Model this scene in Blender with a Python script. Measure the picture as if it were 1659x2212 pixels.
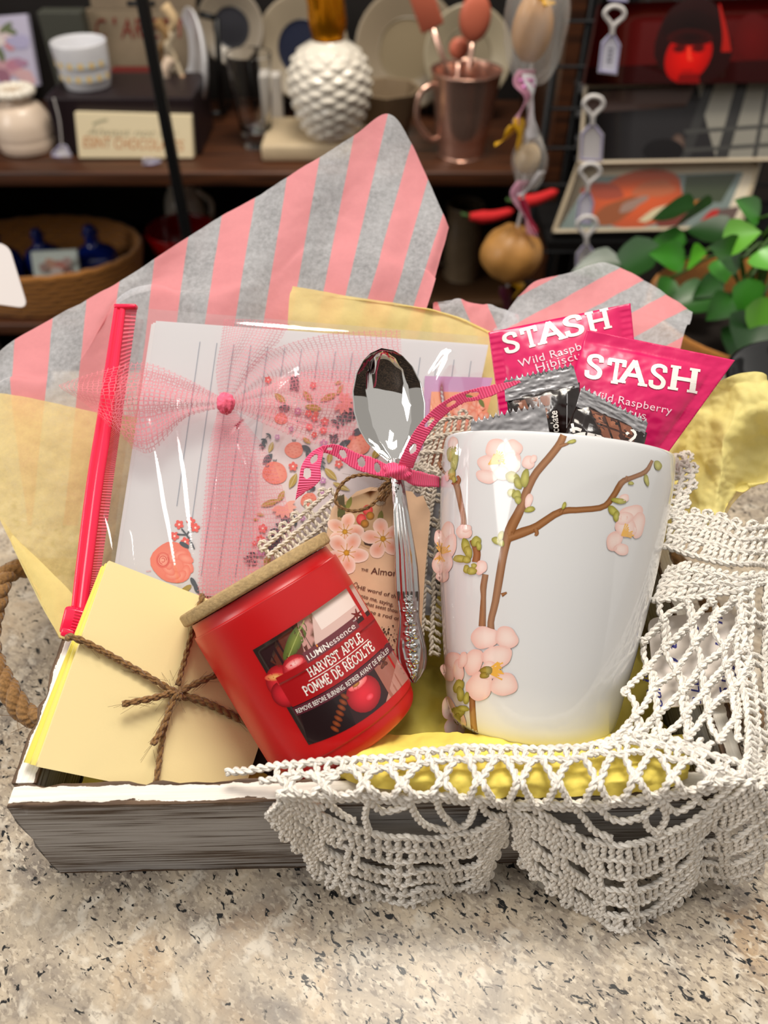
import bpy, bmesh, math, random
import numpy as np
from mathutils import Vector, Matrix
from mathutils.bvhtree import BVHTree

for o in list(bpy.data.objects):
    bpy.data.objects.remove(o)
scene = bpy.context.scene
COL = scene.collection
rng = random.Random(7)

# ---------------------------------------------------------------- camera, world, lights, exposure
FPX, CX, CY = 1660.0, 829.5, 1106.0          # focal length and centre in photo pixels (1659 x 2212)
CAM = np.array([0.0, 0.0, 0.342])            # metres above the counter top (z = 0)
Q = math.sqrt(0.5)
RT, UP, FW = np.array([1.0, 0, 0]), np.array([0, Q, Q]), np.array([0, Q, -Q])
cd = bpy.data.cameras.new('camera')
cam = bpy.data.objects.new('camera', cd)
COL.objects.link(cam)
cam.location = CAM
cam.rotation_euler = (math.radians(45), 0, 0)
cd.sensor_fit = 'HORIZONTAL'
cd.sensor_width = 36.0
cd.lens = 36.0 * FPX / 1659.0
cd.clip_start = 0.01
cd.dof.use_dof = True
cd.dof.focus_distance = 0.315
cd.dof.aperture_fstop = 10.0
scene.camera = cam

world = bpy.data.worlds.new('world')
scene.world = world
world.use_nodes = True
world.node_tree.nodes['Background'].inputs[0].default_value = (0.95, 0.90, 0.84, 1)
world.node_tree.nodes['Background'].inputs[1].default_value = 0.68

def area(name, loc, target, sx, sy, power, color):
    d = bpy.data.lights.new(name, 'AREA')
    d.shape = 'RECTANGLE'
    d.size, d.size_y, d.energy, d.color = sx, sy, power, color
    o = bpy.data.objects.new(name, d)
    COL.objects.link(o)
    o.location = loc
    o.rotation_euler = (Vector(target) - Vector(loc)).to_track_quat('-Z', 'Y').to_euler()
    return o
area('ceiling_light_over_counter', (0.12, 0.50, 1.75), (0.0, 0.25, 0), 0.30, 0.6, 9.0, (1.0, 0.955, 0.90))
area('left_fill_light', (-2.4, -0.5, 1.35), (0.0, 0.2, 0), 1.2, 1.0, 24.0, (1.0, 0.96, 0.92))  # added fill for the hanging doily front, set left to keep off the mug
area('ceiling_light_over_shelf', (0.1, 0.80, 1.75), (0.0, 1.35, -0.3), 1.0, 0.3, 24.0, (1.0, 0.91, 0.78))
scene.view_settings.view_transform = 'Standard'
scene.view_settings.look = 'None'
scene.view_settings.exposure = 0.05
scene.view_settings.gamma = 1.0
scene.view_settings.use_curve_mapping = False
scene.cycles.transparent_max_bounces = 20
scene.cycles.max_bounces = 6
scene.cycles.diffuse_bounces = 3
scene.cycles.glossy_bounces = 3
scene.cycles.caustics_reflective = False
scene.cycles.caustics_refractive = False

# ---------------------------------------------------------------- helpers
def P(px, py, s):
    px, py, s = np.broadcast_arrays(np.asarray(px, float), np.asarray(py, float), np.asarray(s, float))
    u, v = (px - CX) / FPX, (CY - py) / FPX
    return CAM + s[..., None] * (u[..., None] * RT + v[..., None] * UP + FW)
def dirs(px, py):
    return P(px, py, 1.0) - CAM
def Sz(px, py, z):
    return (z - CAM[2]) / dirs(px, py)[..., 2]
def Sy(px, py, y):
    return y / dirs(px, py)[..., 1]
def Pz(px, py, z): return P(px, py, Sz(px, py, z))
def Py(px, py, y): return P(px, py, Sy(px, py, y))
def plane3(a, b, c):
    """depth function of the plane through three (px, py, depth) points"""
    A, B, Cc = P(*a), P(*b), P(*c)
    n = np.cross(B - A, Cc - A)
    k = n @ (A - CAM)
    return lambda px, py: k / (dirs(px, py) @ n)

def lin(c):
    c = np.asarray(c, float)
    return np.where(c <= 0.04045, c / 12.92, ((c + 0.055) / 1.055) ** 2.4)
def hx(h):
    h = h.lstrip('#')
    return lin([int(h[i:i + 2], 16) / 255 for i in (0, 2, 4)])
def hx4(h): return tuple(hx(h)) + (1.0,)

ORG = {}
def empty(name, loc, label, cat, group=None):
    o = bpy.data.objects.new(name, None)
    o.empty_display_size = 0.01
    COL.objects.link(o)
    o.location = loc
    ORG[o.name] = np.array(loc, float)
    tag(o, label, cat, group)
    return o
def tag(o, label=None, cat=None, group=None, kind=None):
    if label: o['label'] = label
    if cat: o['category'] = cat
    if group: o['group'] = group
    if kind: o['kind'] = kind
    return o
def mk(name, V, F, mat, parent=None, smooth=True, col=None, uv=None, origin=None):
    V = np.asarray(V, float).reshape(-1, 3)
    if parent is not None:
        L = ORG[parent.name]
    elif origin is not None:
        L = np.array(origin, float)
    else:
        L = np.array([V[:, 0].mean(), V[:, 1].mean(), V[:, 2].min()])
    me = bpy.data.meshes.new(name)
    if isinstance(F, np.ndarray):
        F = F.tolist()
    me.from_pydata((V - L).tolist(), [], F)
    if smooth is not None:
        me.polygons.foreach_set('use_smooth', [bool(smooth)] * len(me.polygons))
    if col is not None:
        c = np.asarray(col, float).reshape(len(V), -1)
        if c.shape[1] == 3: c = np.hstack([c, np.ones((len(V), 1))])
        a = me.color_attributes.new('Col', 'FLOAT_COLOR', 'POINT')
        a.data.foreach_set('color', c.astype(np.float32).ravel())
    if uv is not None:
        uv = np.asarray(uv, float).reshape(len(V), 2)
        li = np.empty(len(me.loops), dtype=np.int32)
        me.loops.foreach_get('vertex_index', li)
        l = me.uv_layers.new(name='UVMap')
        l.data.foreach_set('uv', uv[li].astype(np.float32).ravel())
    me.materials.append(mat)
    o = bpy.data.objects.new(name, me)
    COL.objects.link(o)
    if parent is not None:
        o.parent = parent
        ORG[o.name] = L
    else:
        o.location = L
        ORG[o.name] = L
    me.update()
    return o
class Acc:
    """gathers pieces into one mesh"""
    def __init__(s): s.V, s.F, s.C, s.U, s.n = [], [], [], [], 0
    def add(s, V, F, col=None, uv=None):
        V = np.asarray(V, float).reshape(-1, 3)
        s.V.append(V)
        s.F += [tuple(int(i) + s.n for i in f) for f in F]
        c = np.ones((len(V), 3)) * 0.8 if col is None else np.broadcast_to(np.asarray(col, float), (len(V), 3))
        s.C.append(c)
        s.U.append(np.zeros((len(V), 2)) if uv is None else np.asarray(uv, float).reshape(-1, 2))
        s.n += len(V)
        return s
    def build(s, name, mat, parent=None, smooth=True, col=True, uv=True, origin=None):
        return mk(name, np.vstack(s.V), s.F, mat, parent, smooth, np.vstack(s.C) if col else None, np.vstack(s.U) if uv else None, origin)
def box(c, sx, sy, sz, R=None):
    v = np.array([[x, y, z] for x in (-.5, .5) for y in (-.5, .5) for z in (-.5, .5)]) * (sx, sy, sz)
    if R is not None: v = v @ np.asarray(R).T
    f = [(0, 1, 3, 2), (4, 6, 7, 5), (0, 4, 5, 1), (2, 3, 7, 6), (0, 2, 6, 4), (1, 5, 7, 3)]
    return v + np.asarray(c, float), f
def rbox(c, sx, sy, sz, b=0.1, R=None):
    """box with chamfered edges via bmesh"""
    bm = bmesh.new()
    bmesh.ops.create_cube(bm, size=1)
    for v in bm.verts: v.co = Vector((v.co.x * sx, v.co.y * sy, v.co.z * sz))
    bmesh.ops.bevel(bm, geom=list(bm.edges), offset=b, segments=2, affect='EDGES', profile=0.5)
    v = np.array([list(x.co) for x in bm.verts]); bm.verts.index_update()
    f = [tuple(x.index for x in g.verts) for g in bm.faces]
    bm.free()
    if R is not None: v = v @ np.asarray(R).T
    return v + np.asarray(c, float), f
def cr(pts, n, closed=False):
    """Catmull-Rom resample of k-vectors to n points"""
    p = np.asarray(pts, float)
    m = len(p)
    if m == 1: return np.repeat(p, n, 0)
    if closed:
        t = np.linspace(0, m, n, endpoint=False)
        i = np.floor(t).astype(int); f = (t - i)[:, None]
        g = lambda k: p[(i + k) % m]
        a, b, c, d = g(-1), g(0), g(1), g(2)
    else:
        t = np.linspace(0, m - 1, n)
        i = np.minimum(np.floor(t).astype(int), m - 2); f = (t - i)[:, None]
        e = np.vstack([2 * p[0] - p[1], p, 2 * p[-1] - p[-2]])
        a, b, c, d = e[i], e[i + 1], e[i + 2], e[i + 3]
    return 0.5 * ((2 * b) + (c - a) * f + (2 * a - 5 * b + 4 * c - d) * f ** 2 + (3 * b - a - 3 * c + d) * f ** 3)
def surf(ctrl, nu, nv):
    """rows x cols x k control grid -> nu x nv x k"""
    rows = np.array([cr(r, nv) for r in ctrl])
    return np.stack([cr(rows[:, j], nu) for j in range(nv)], 1)
def gridF(nu, nv, wrap=False):
    F = []
    for i in range(nu - 1):
        for j in range(nv if wrap else nv - 1):
            k = (j + 1) % nv
            F.append((i * nv + j, i * nv + k, (i + 1) * nv + k, (i + 1) * nv + j))
    return F
def gridUV(nu, nv):
    a, b = np.meshgrid(np.linspace(0, 1, nu), np.linspace(0, 1, nv), indexing='ij')
    return np.stack([b, a], -1).reshape(-1, 2)
def frames(path):
    p = np.asarray(path, float)
    t = np.gradient(p, axis=0)
    t /= np.linalg.norm(t, axis=1)[:, None] + 1e-12
    n = np.zeros_like(p)
    a = np.array([0, 0, 1.0]) if abs(t[0][2]) < 0.9 else np.array([1.0, 0, 0])
    n[0] = np.cross(t[0], a); n[0] /= np.linalg.norm(n[0])
    for i in range(1, len(p)):
        v = n[i - 1] - t[i] * (n[i - 1] @ t[i])
        l = np.linalg.norm(v)
        n[i] = v / l if l > 1e-9 else n[i - 1]
    return t, n, np.cross(t, n)
def tube(path, r, sides=8, cap=True):
    p = np.asarray(path, float)
    t, n, b = frames(p)
    r = np.broadcast_to(np.asarray(r, float), (len(p),))
    a = np.linspace(0, 2 * math.pi, sides, endpoint=False)
    V = p[:, None] + r[:, None, None] * (np.cos(a)[None, :, None] * n[:, None] + np.sin(a)[None, :, None] * b[:, None])
    F = gridF(len(p), sides, True)
    if cap:
        F.append(tuple(range(sides))[::-1]); F.append(tuple((len(p) - 1) * sides + k for k in range(sides)))
    L = np.r_[0, np.cumsum(np.linalg.norm(np.diff(p, axis=0), axis=1))]
    uv = np.stack(np.broadcast_arrays(L[:, None], (a / 6.2832)[None]), -1)
    return V.reshape(-1, 3), F, uv.reshape(-1, 2)
def rope(acc, path, R, strands=2, pitch=None, r=None, sides=6, col=None, per=8, phase=0.0, bump=0.0):
    """twisted strands around a path (metres)"""
    p = np.asarray(path, float)
    L = np.linalg.norm(np.diff(p, axis=0), axis=1).sum()
    pitch = pitch or R * 7
    n = max(4, int(L / pitch * per))
    p = cr(p, n)
    t, a, b = frames(p)
    l = np.r_[0, np.cumsum(np.linalg.norm(np.diff(p, axis=0), axis=1))]
    r = r or R * 0.62
    for k in range(strands):
        w = l / pitch * 2 * math.pi + k * 2 * math.pi / strands + phase
        q = p + (R * 0.5) * (np.cos(w)[:, None] * a + np.sin(w)[:, None] * b)
        rr = r * (1 + bump * np.sin(l / pitch * 4 * math.pi + k))
        V, F, uv = tube(q, rr, sides)
        acc.add(V, F, col, uv)
def lathe(prof, c, axis, seg=48, ref=None):
    """prof: (radius, height) along axis"""
    ax = np.asarray(axis, float); ax /= np.linalg.norm(ax)
    e = np.array([1.0, 0, 0]) if ref is None else np.asarray(ref, float)
    e = e - ax * (e @ ax); e /= np.linalg.norm(e)
    g = np.cross(ax, e)
    a = np.linspace(0, 2 * math.pi, seg, endpoint=False)
    pr = np.asarray(prof, float)
    V = np.asarray(c, float) + pr[:, 1][:, None, None] * ax + pr[:, 0][:, None, None] * (np.cos(a)[None, :, None] * e + np.sin(a)[None, :, None] * g)
    return V.reshape(-1, 3), gridF(len(pr), seg, True)
def _h(ix, iy, seed):
    x = (ix.astype(np.int64) * 374761393 + iy.astype(np.int64) * 668265263 + seed * 974711) & 0xffffffff
    x = ((x ^ (x >> 13)) * 1274126177) & 0xffffffff
    return ((x ^ (x >> 16)) & 0xffffff) / float(0xffffff)
def vn(x, y, seed=0):
    x, y = np.asarray(x, float), np.asarray(y, float)
    i, j = np.floor(x), np.floor(y)
    f, g = x - i, y - j
    f, g = f * f * (3 - 2 * f), g * g * (3 - 2 * g)
    a, b, c, d = _h(i, j, seed), _h(i + 1, j, seed), _h(i, j + 1, seed), _h(i + 1, j + 1, seed)
    return (a * (1 - f) + b * f) * (1 - g) + (c * (1 - f) + d * f) * g
def fbm(x, y, seed=0, o=4):
    return sum(vn(x * 2 ** k, y * 2 ** k, seed + k) / 2 ** k for k in range(o)) / (2 - 2 ** (1 - o)) - 0.5
def worley(x, y, seed=0):
    """distance to nearest jittered point: facets with crisp creases"""
    x, y = np.asarray(x, float), np.asarray(y, float)
    i, j = np.floor(x), np.floor(y)
    d = np.full(np.broadcast(x, y).shape, 9.0)
    for a in (-1, 0, 1):
        for b in (-1, 0, 1):
            px, py = i + a + _h(i + a, j + b, seed), j + b + _h(i + a, j + b, seed + 5)
            d = np.minimum(d, np.hypot(x - px, y - py))
    return d
def crumple(x, y, seed=0):
    return (worley(x, y, seed) * 1.0 + 0.5 * worley(x * 2.1, y * 2.1, seed + 3) + 0.22 * worley(x * 4.3, y * 4.3, seed + 9)) - 0.75

# ---------------------------------------------------------------- materials
def nmat(name):
    m = bpy.data.materials.new(name)
    m.use_nodes = True
    nt = m.node_tree
    nt.nodes.clear()
    out = nt.nodes.new('ShaderNodeOutputMaterial')
    return m, nt, out
def N(nt, t, **k):
    n = nt.nodes.new('ShaderNode' + t)
    for a, v in k.items():
        if a.startswith('_'):
            setattr(n, a[1:], v)
        else:
            key = a.replace('__', ' ')
            s = n.inputs[int(key[1:])] if key[0] == 'i' and key[1:].isdigit() else n.inputs[key]
            if isinstance(v, bpy.types.NodeSocket): nt.links.new(v, s)
            else: s.default_value = v
    return n
def ramp(nt, fac, stops, interp='LINEAR'):
    r = nt.nodes.new('ShaderNodeValToRGB')
    nt.links.new(fac, r.inputs[0])
    e = r.color_ramp.elements
    r.color_ramp.interpolation = interp
    while len(e) < len(stops): e.new(0.5)
    for k, (p, c) in enumerate(stops):
        e[k].position = p
        e[k].color = hx4(c) if isinstance(c, str) else ((c, c, c, 1) if isinstance(c, (int, float)) else tuple(c))
    return r.outputs[0]
def mixc(nt, f, a, b, blend='MIX'):
    n = nt.nodes.new('ShaderNodeMix')
    n.data_type = 'RGBA'; n.blend_type = blend
    for v, s in ((f, n.inputs[0]), (a, n.inputs[6]), (b, n.inputs[7])):
        if isinstance(v, bpy.types.NodeSocket): nt.links.new(v, s)
        elif isinstance(v, str): s.default_value = hx4(v)
        else: s.default_value = v
    return n.outputs[2]
def math_(nt, op, a, b=0.0, c=None):
    n = nt.nodes.new('ShaderNodeMath'); n.operation = op
    for v, s in zip((a, b, c), n.inputs):
        if v is None: continue
        if isinstance(v, bpy.types.NodeSocket): nt.links.new(v, s)
        else: s.default_value = v
    return n.outputs[0]
def bump_(nt, h, strength=0.3, dist=0.001):
    return N(nt, 'Bump', Strength=strength, Distance=dist, Height=h).outputs[0]
def coords(nt, kind='Object', scale=(1, 1, 1), rot=(0, 0, 0)):
    t = nt.nodes.new('ShaderNodeTexCoord')
    return N(nt, 'Mapping', Vector=t.outputs[kind], Scale=scale, Rotation=rot).outputs[0]
MC = {}
def pm(name, color, rough=0.5, metal=0.0, bump=0.0, bscale=300, coat=0.0, sss=0.0, var=0.0, vscale=60, spec=0.5, trans=0.0, ior=1.45, aniso=None, sheen=0.0):
    if name in MC: return MC[name]
    m, nt, out = nmat(name)
    b = N(nt, 'BsdfPrincipled', Roughness=rough, Metallic=metal, IOR=ior)
    c = hx4(color) if isinstance(color, str) else tuple(color) + (1,)
    b.inputs['Base Color'].default_value = c
    b.inputs['Specular IOR Level'].default_value = spec
    b.inputs['Coat Weight'].default_value = coat
    b.inputs['Coat Roughness'].default_value = 0.08
    b.inputs['Transmission Weight'].default_value = trans
    b.inputs['Sheen Weight'].default_value = sheen
    if sss:
        b.inputs['Subsurface Weight'].default_value = sss
        b.inputs['Subsurface Radius'].default_value = (0.004, 0.003, 0.002)
    if var:
        nz = N(nt, 'TexNoise', Vector=coords(nt), Scale=vscale, Detail=5.0)
        f = ramp(nt, nz.outputs[0], [(0.3, 0.0), (0.7, 1.0)])
        d = tuple(x * (1 - var) for x in c[:3]) + (1,)
        nt.links.new(mixc(nt, f, d, c), b.inputs['Base Color'])
    if bump:
        nz = N(nt, 'TexNoise', Vector=coords(nt), Scale=bscale, Detail=3.0)
        nt.links.new(bump_(nt, nz.outputs[0], bump, 0.001), b.inputs['Normal'])
    nt.links.new(b.outputs[0], out.inputs[0])
    MC[name] = m
    return m
def vcol(name, rough=0.5, metal=0.0, coat=0.0, bump=0.0, bscale=400, spec=0.5, sss=0.0):
    """colours printed or dyed on the surface, held by the mesh"""
    if name in MC: return MC[name]
    m, nt, out = nmat(name)
    a = N(nt, 'Attribute', _attribute_name='Col')
    b = N(nt, 'BsdfPrincipled', Roughness=rough, Metallic=metal)
    b.inputs['Specular IOR Level'].default_value = spec
    b.inputs['Coat Weight'].default_value = coat
    b.inputs['Coat Roughness'].default_value = 0.06
    b.inputs['Subsurface Weight'].default_value = sss
    b.inputs['Subsurface Radius'].default_value = (0.003, 0.003, 0.003)
    nt.links.new(a.outputs[0], b.inputs['Base Color'])
    if bump:
        nz = N(nt, 'TexNoise', Vector=coords(nt), Scale=bscale, Detail=3.0)
        nt.links.new(bump_(nt, nz.outputs[0], bump, 0.001), b.inputs['Normal'])
    nt.links.new(b.outputs[0], out.inputs[0])
    MC[name] = m
    return m
def tissue_mat(name, ca, cb=None, ta=0.1, tb=0.4, wrink=0.25, trl=0.38):
    """thin paper: diffuse + translucent, partly see-through; stripes follow the sheet's own U"""
    m, nt, out = nmat(name)
    uv = nt.nodes.new('ShaderNodeTexCoord').outputs['UV']
    ob = coords(nt)
    fib = N(nt, 'TexNoise', Vector=ob, Scale=420.0, Detail=5.0, Roughness=0.7).outputs[0]
    blot = N(nt, 'TexNoise', Vector=ob, Scale=55.0, Detail=2.0).outputs[0]
    fm = ramp(nt, fib, [(0.32, 0.0), (0.68, 1.0)])
    if cb:
        u = N(nt, 'SeparateXYZ', Vector=uv).outputs[0]
        k = math_(nt, 'FLOORED_MODULO', u, 2.0)
        k = math_(nt, 'LESS_THAN', k, 1.0)
        col = mixc(nt, k, cb, ca)
        tr = math_(nt, 'MULTIPLY_ADD', k, ta - tb, tb)
    else:
        col = mixc(nt, 0.0, ca, ca)
        tr = math_(nt, 'ADD', ta, 0.0)
    tr = math_(nt, 'MULTIPLY', tr, math_(nt, 'MULTIPLY_ADD', fm, 0.7, 0.65))
    tr = math_(nt, 'MULTIPLY', tr, math_(nt, 'MULTIPLY_ADD', blot, 0.8, 0.6))
    nor = bump_(nt, N(nt, 'TexNoise', Vector=ob, Scale=150.0, Detail=4.0).outputs[0], wrink, 0.0012)
    d = N(nt, 'BsdfPrincipled', Roughness=0.62, Normal=nor)
    nt.links.new(col, d.inputs['Base Color'])
    d.inputs['Specular IOR Level'].default_value = 0.25
    t = N(nt, 'BsdfTranslucent', Normal=nor)
    nt.links.new(col, t.inputs[0])
    dt = N(nt, 'MixShader', i0=trl)
    nt.links.new(d.outputs[0], dt.inputs[1]); nt.links.new(t.outputs[0], dt.inputs[2])
    tp = N(nt, 'BsdfTransparent')
    mx = N(nt, 'MixShader', i0=tr)
    nt.links.new(dt.outputs[0], mx.inputs[1]); nt.links.new(tp.outputs[0], mx.inputs[2])
    nt.links.new(mx.outputs[0], out.inputs[0])
    return m
def yarn_mat(name, color, dark=0.82, freq=1400.0):
    """twisted cotton: fine plies run slantwise round the strand"""
    m, nt, out = nmat(name)
    uv = nt.nodes.new('ShaderNodeTexCoord').outputs['UV']
    s = N(nt, 'SeparateXYZ', Vector=uv)
    w = math_(nt, 'ADD', math_(nt, 'MULTIPLY', s.outputs[0], freq), math_(nt, 'MULTIPLY', s.outputs[1], 6.2832 * 3))
    h = math_(nt, 'SINE', w)
    nz = N(nt, 'TexNoise', Vector=coords(nt), Scale=900.0, Detail=3.0).outputs[0]
    h2 = math_(nt, 'ADD', h, math_(nt, 'MULTIPLY', nz, 1.6))
    c = tuple(hx(color))
    col = mixc(nt, ramp(nt, nz, [(0.3, 0.0), (0.65, 1.0)]), tuple(x * dark for x in c) + (1,), c + (1,))
    b = N(nt, 'BsdfPrincipled', Roughness=0.85, Normal=bump_(nt, h2, 0.55, 0.0004))
    nt.links.new(col, b.inputs['Base Color'])
    b.inputs['Specular IOR Level'].default_value = 0.15
    b.inputs['Sheen Weight'].default_value = 0.25
    nt.links.new(b.outputs[0], out.inputs[0])
    return m

# ---------------------------------------------------------------- text and print
def text_mesh(s, size=1.0, spacing=1.0, shear=0.0, bold=0.0):
    """returns flat vertices (x right, y up, baseline 0) and faces of a line of type, cap height about 0.7*size"""
    cu = bpy.data.curves.new('type', 'FONT')
    cu.body = s; cu.size = size; cu.space_character = spacing; cu.shear = shear; cu.offset = bold
    cu.resolution_u = 3
    ob = bpy.data.objects.new('type', cu)
    COL.objects.link(ob)
    dg = bpy.context.evaluated_depsgraph_get()
    me = bpy.data.meshes.new_from_object(ob.evaluated_get(dg))
    V = np.array([v.co[:] for v in me.vertices]).reshape(-1, 3)[:, :2]
    F = [tuple(p.vertices) for p in me.polygons]
    bpy.data.objects.remove(ob); bpy.data.curves.remove(cu); bpy.data.meshes.remove(me)
    return V, F
STK = {  # slab-serif capitals as strokes in a 0..1 box: (width, [polylines], [serif points])
 'A': (.78, [[(.06, 0), (.39, 1), (.72, 0)], [(.2, .36), (.58, .36)]], [(.06, 0), (.72, 0)]),
 'C': (.74, [[(.68, .72), (.62, .9), (.42, 1), (.2, .9), (.08, .65), (.08, .35), (.2, .1), (.42, 0), (.6, .08), (.68, .26)]], []),
 'D': (.8, [[(.14, 0), (.14, 1), (.42, 1), (.64, .84), (.72, .5), (.64, .16), (.42, 0), (.14, 0)]], [(.14, 0), (.14, 1)]),
 'E': (.66, [[(.56, .8), (.56, 1), (.14, 1), (.14, 0), (.58, 0), (.58, .2)], [(.14, .52), (.46, .52)]], [(.14, 0), (.14, 1)]),
 'H': (.82, [[(.14, 0), (.14, 1)], [(.68, 0), (.68, 1)], [(.14, .5), (.68, .5)]], [(.14, 0), (.14, 1), (.68, 0), (.68, 1)]),
 'L': (.62, [[(.14, 1), (.14, 0), (.56, 0), (.56, .22)]], [(.14, 1), (.14, 0)]),
 'M': (1.0, [[(.12, 0), (.16, 1), (.5, .25), (.84, 1), (.88, 0)]], [(.12, 0), (.88, 0), (.14, 1), (.86, 1)]),
 'O': (.82, [[(.41, 1), (.2, .92), (.08, .66), (.08, .34), (.2, .08), (.41, 0), (.62, .08), (.74, .34), (.74, .66), (.62, .92), (.41, 1)]], []),
 'P': (.68, [[(.14, 0), (.14, 1), (.42, 1), (.58, .88), (.58, .6), (.42, .47), (.14, .47)]], [(.14, 0), (.14, 1)]),
 'R': (.76, [[(.14, 0), (.14, 1), (.42, 1), (.58, .88), (.58, .64), (.42, .52), (.14, .52)], [(.38, .52), (.66, 0)]], [(.14, 0), (.14, 1), (.66, 0)]),
 'S': (.64, [[(.54, .78), (.5, .94), (.32, 1), (.14, .92), (.1, .74), (.2, .6), (.42, .46), (.54, .3), (.5, .08), (.32, 0), (.12, .06), (.08, .24)]], []),
 'T': (.72, [[(.06, .8), (.06, 1), (.66, 1), (.66, .8)], [(.36, 1), (.36, 0)]], [(.36, 0)]),
 'V': (.78, [[(.08, 1), (.39, 0), (.7, 1)]], [(.08, 1), (.7, 1)]),
 ' ': (.36, [], []),
}
def stroke_text(s, w=0.14, gap=0.1, serif=0.11):
    """slab-serif capitals; cap height 1"""
    V, F, x = [], [], 0.0
    def strip(pts, w):
        p = np.array(pts, float)
        if len(p) > 5:
            p = cr(p, len(p) * 3)
        else:
            q = [p[0]]
            for k in range(len(p) - 1):
                m = max(1, int(np.linalg.norm(p[k + 1] - p[k]) / 0.14))
                q += [p[k] + (p[k + 1] - p[k]) * (j + 1) / m for j in range(m)]
            p = np.array(q)
        n = len(p)
        for k in range(n - 1):
            a, b = p[k], p[k + 1]
            d = (b - a) / (np.linalg.norm(b - a) + 1e-9)
            q = np.array([-d[1], d[0]]) * w / 2
            e = d * w * 0.3
            i = len(V)
            V.extend([a - e + q, a - e - q, b + e - q, b + e + q])
            F.append((i, i + 1, i + 2, i + 3))
    for ch in s:
        acc = ch == 'É'
        if acc: ch = 'E'
        wd, lines, ser = STK[ch]
        for l in lines: strip([(x + a, b) for a, b in l], w)
        for a, b in ser: strip([(x + a - serif, b), (x + a + serif, b)], w * 0.7)
        if acc: strip([(x + .3, 1.12), (x + .45, 1.3)], w * 0.8)
        x += wd + gap
    return np.array(V), F, x - gap
def tri_grid_poly(poly, step):
    """fills a simple 2-D polygon with small triangles (for print on curved faces)"""
    bm = bmesh.new()
    vs = [bm.verts.new((p[0], p[1], 0)) for p in poly]
    bm.faces.new(vs)
    lo, hi = np.min(poly, 0), np.max(poly, 0)
    for ax, no in ((0, (1, 0, 0)), (1, (0, 1, 0))):
        x = math.ceil(lo[ax] / step) * step
        while x < hi[ax]:
            co = (x, 0, 0) if ax == 0 else (0, x, 0)
            bmesh.ops.bisect_plane(bm, geom=list(bm.verts) + list(bm.edges) + list(bm.faces), plane_co=co, plane_no=no)
            x += step
    bmesh.ops.triangulate(bm, faces=[f for f in bm.faces if len(f.verts) > 4])
    bm.verts.index_update()
    V = np.array([v.co[:2] for v in bm.verts]); F = [tuple(v.index for v in f.verts) for f in bm.faces]
    bm.free()
    return V, F
def blob(cx, cy, rx, ry, rot=0.0, rings=4, seg=22, wob=0.0, seed=0, tip=0.0):
    """ellipse as rings; returns V (2-D), F, radial parameter 0..1; rot in degrees, image axes (y down)"""
    V, T = [(cx, cy)], [0.0]
    ca, sa = math.cos(math.radians(rot)), math.sin(math.radians(rot))
    rr = random.Random(seed)
    ph = [rr.uniform(0, 6.28) for _ in range(3)]
    for k in range(1, rings + 1):
        for j in range(seg):
            a = 2 * math.pi * j / seg
            w = 1 + wob * (math.sin(2 * a + ph[0]) + 0.7 * math.sin(3 * a + ph[1]) + 0.4 * math.sin(5 * a + ph[2])) * 0.5
            sq = 1 - tip * (0.5 - 0.5 * math.cos(a)) ** 0.7 * abs(math.sin(a)) ** 0.8
            if tip: w *= 1.0
            x, y = rx * k / rings * math.cos(a) * w, ry * k / rings * math.sin(a) * w * ((1 - tip * abs(math.cos(a)) ** 2) if tip else 1)
            V.append((cx + x * ca - y * sa, cy + x * sa + y * ca)); T.append(k / rings)
    F = [(0, 1 + j, 1 + (j + 1) % seg) for j in range(seg)]
    for k in range(rings - 1):
        for j in range(seg):
            a, b = 1 + k * seg + j, 1 + k * seg + (j + 1) % seg
            F.append((a, a + seg, b + seg, b))
    return np.array(V), F, np.array(T)
def ribbon2(pts, w, n=24):
    """2-D strip along a polyline with width w (scalar or list along it), three points across"""
    p = cr(np.array(pts, float), n)
    ww = np.interp(np.linspace(0, 1, n), np.linspace(0, 1, len(w)), w) if hasattr(w, '__len__') else np.full(n, w)
    t = np.gradient(p, axis=0); t /= np.linalg.norm(t, axis=1)[:, None] + 1e-9
    q = np.stack([-t[:, 1], t[:, 0]], 1)
    V = np.stack([p - q * ww[:, None] / 2, p, p + q * ww[:, None] / 2], 1).reshape(-1, 2)
    return V, gridF(n, 3), np.tile([1, 0, 1.0], n)
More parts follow.
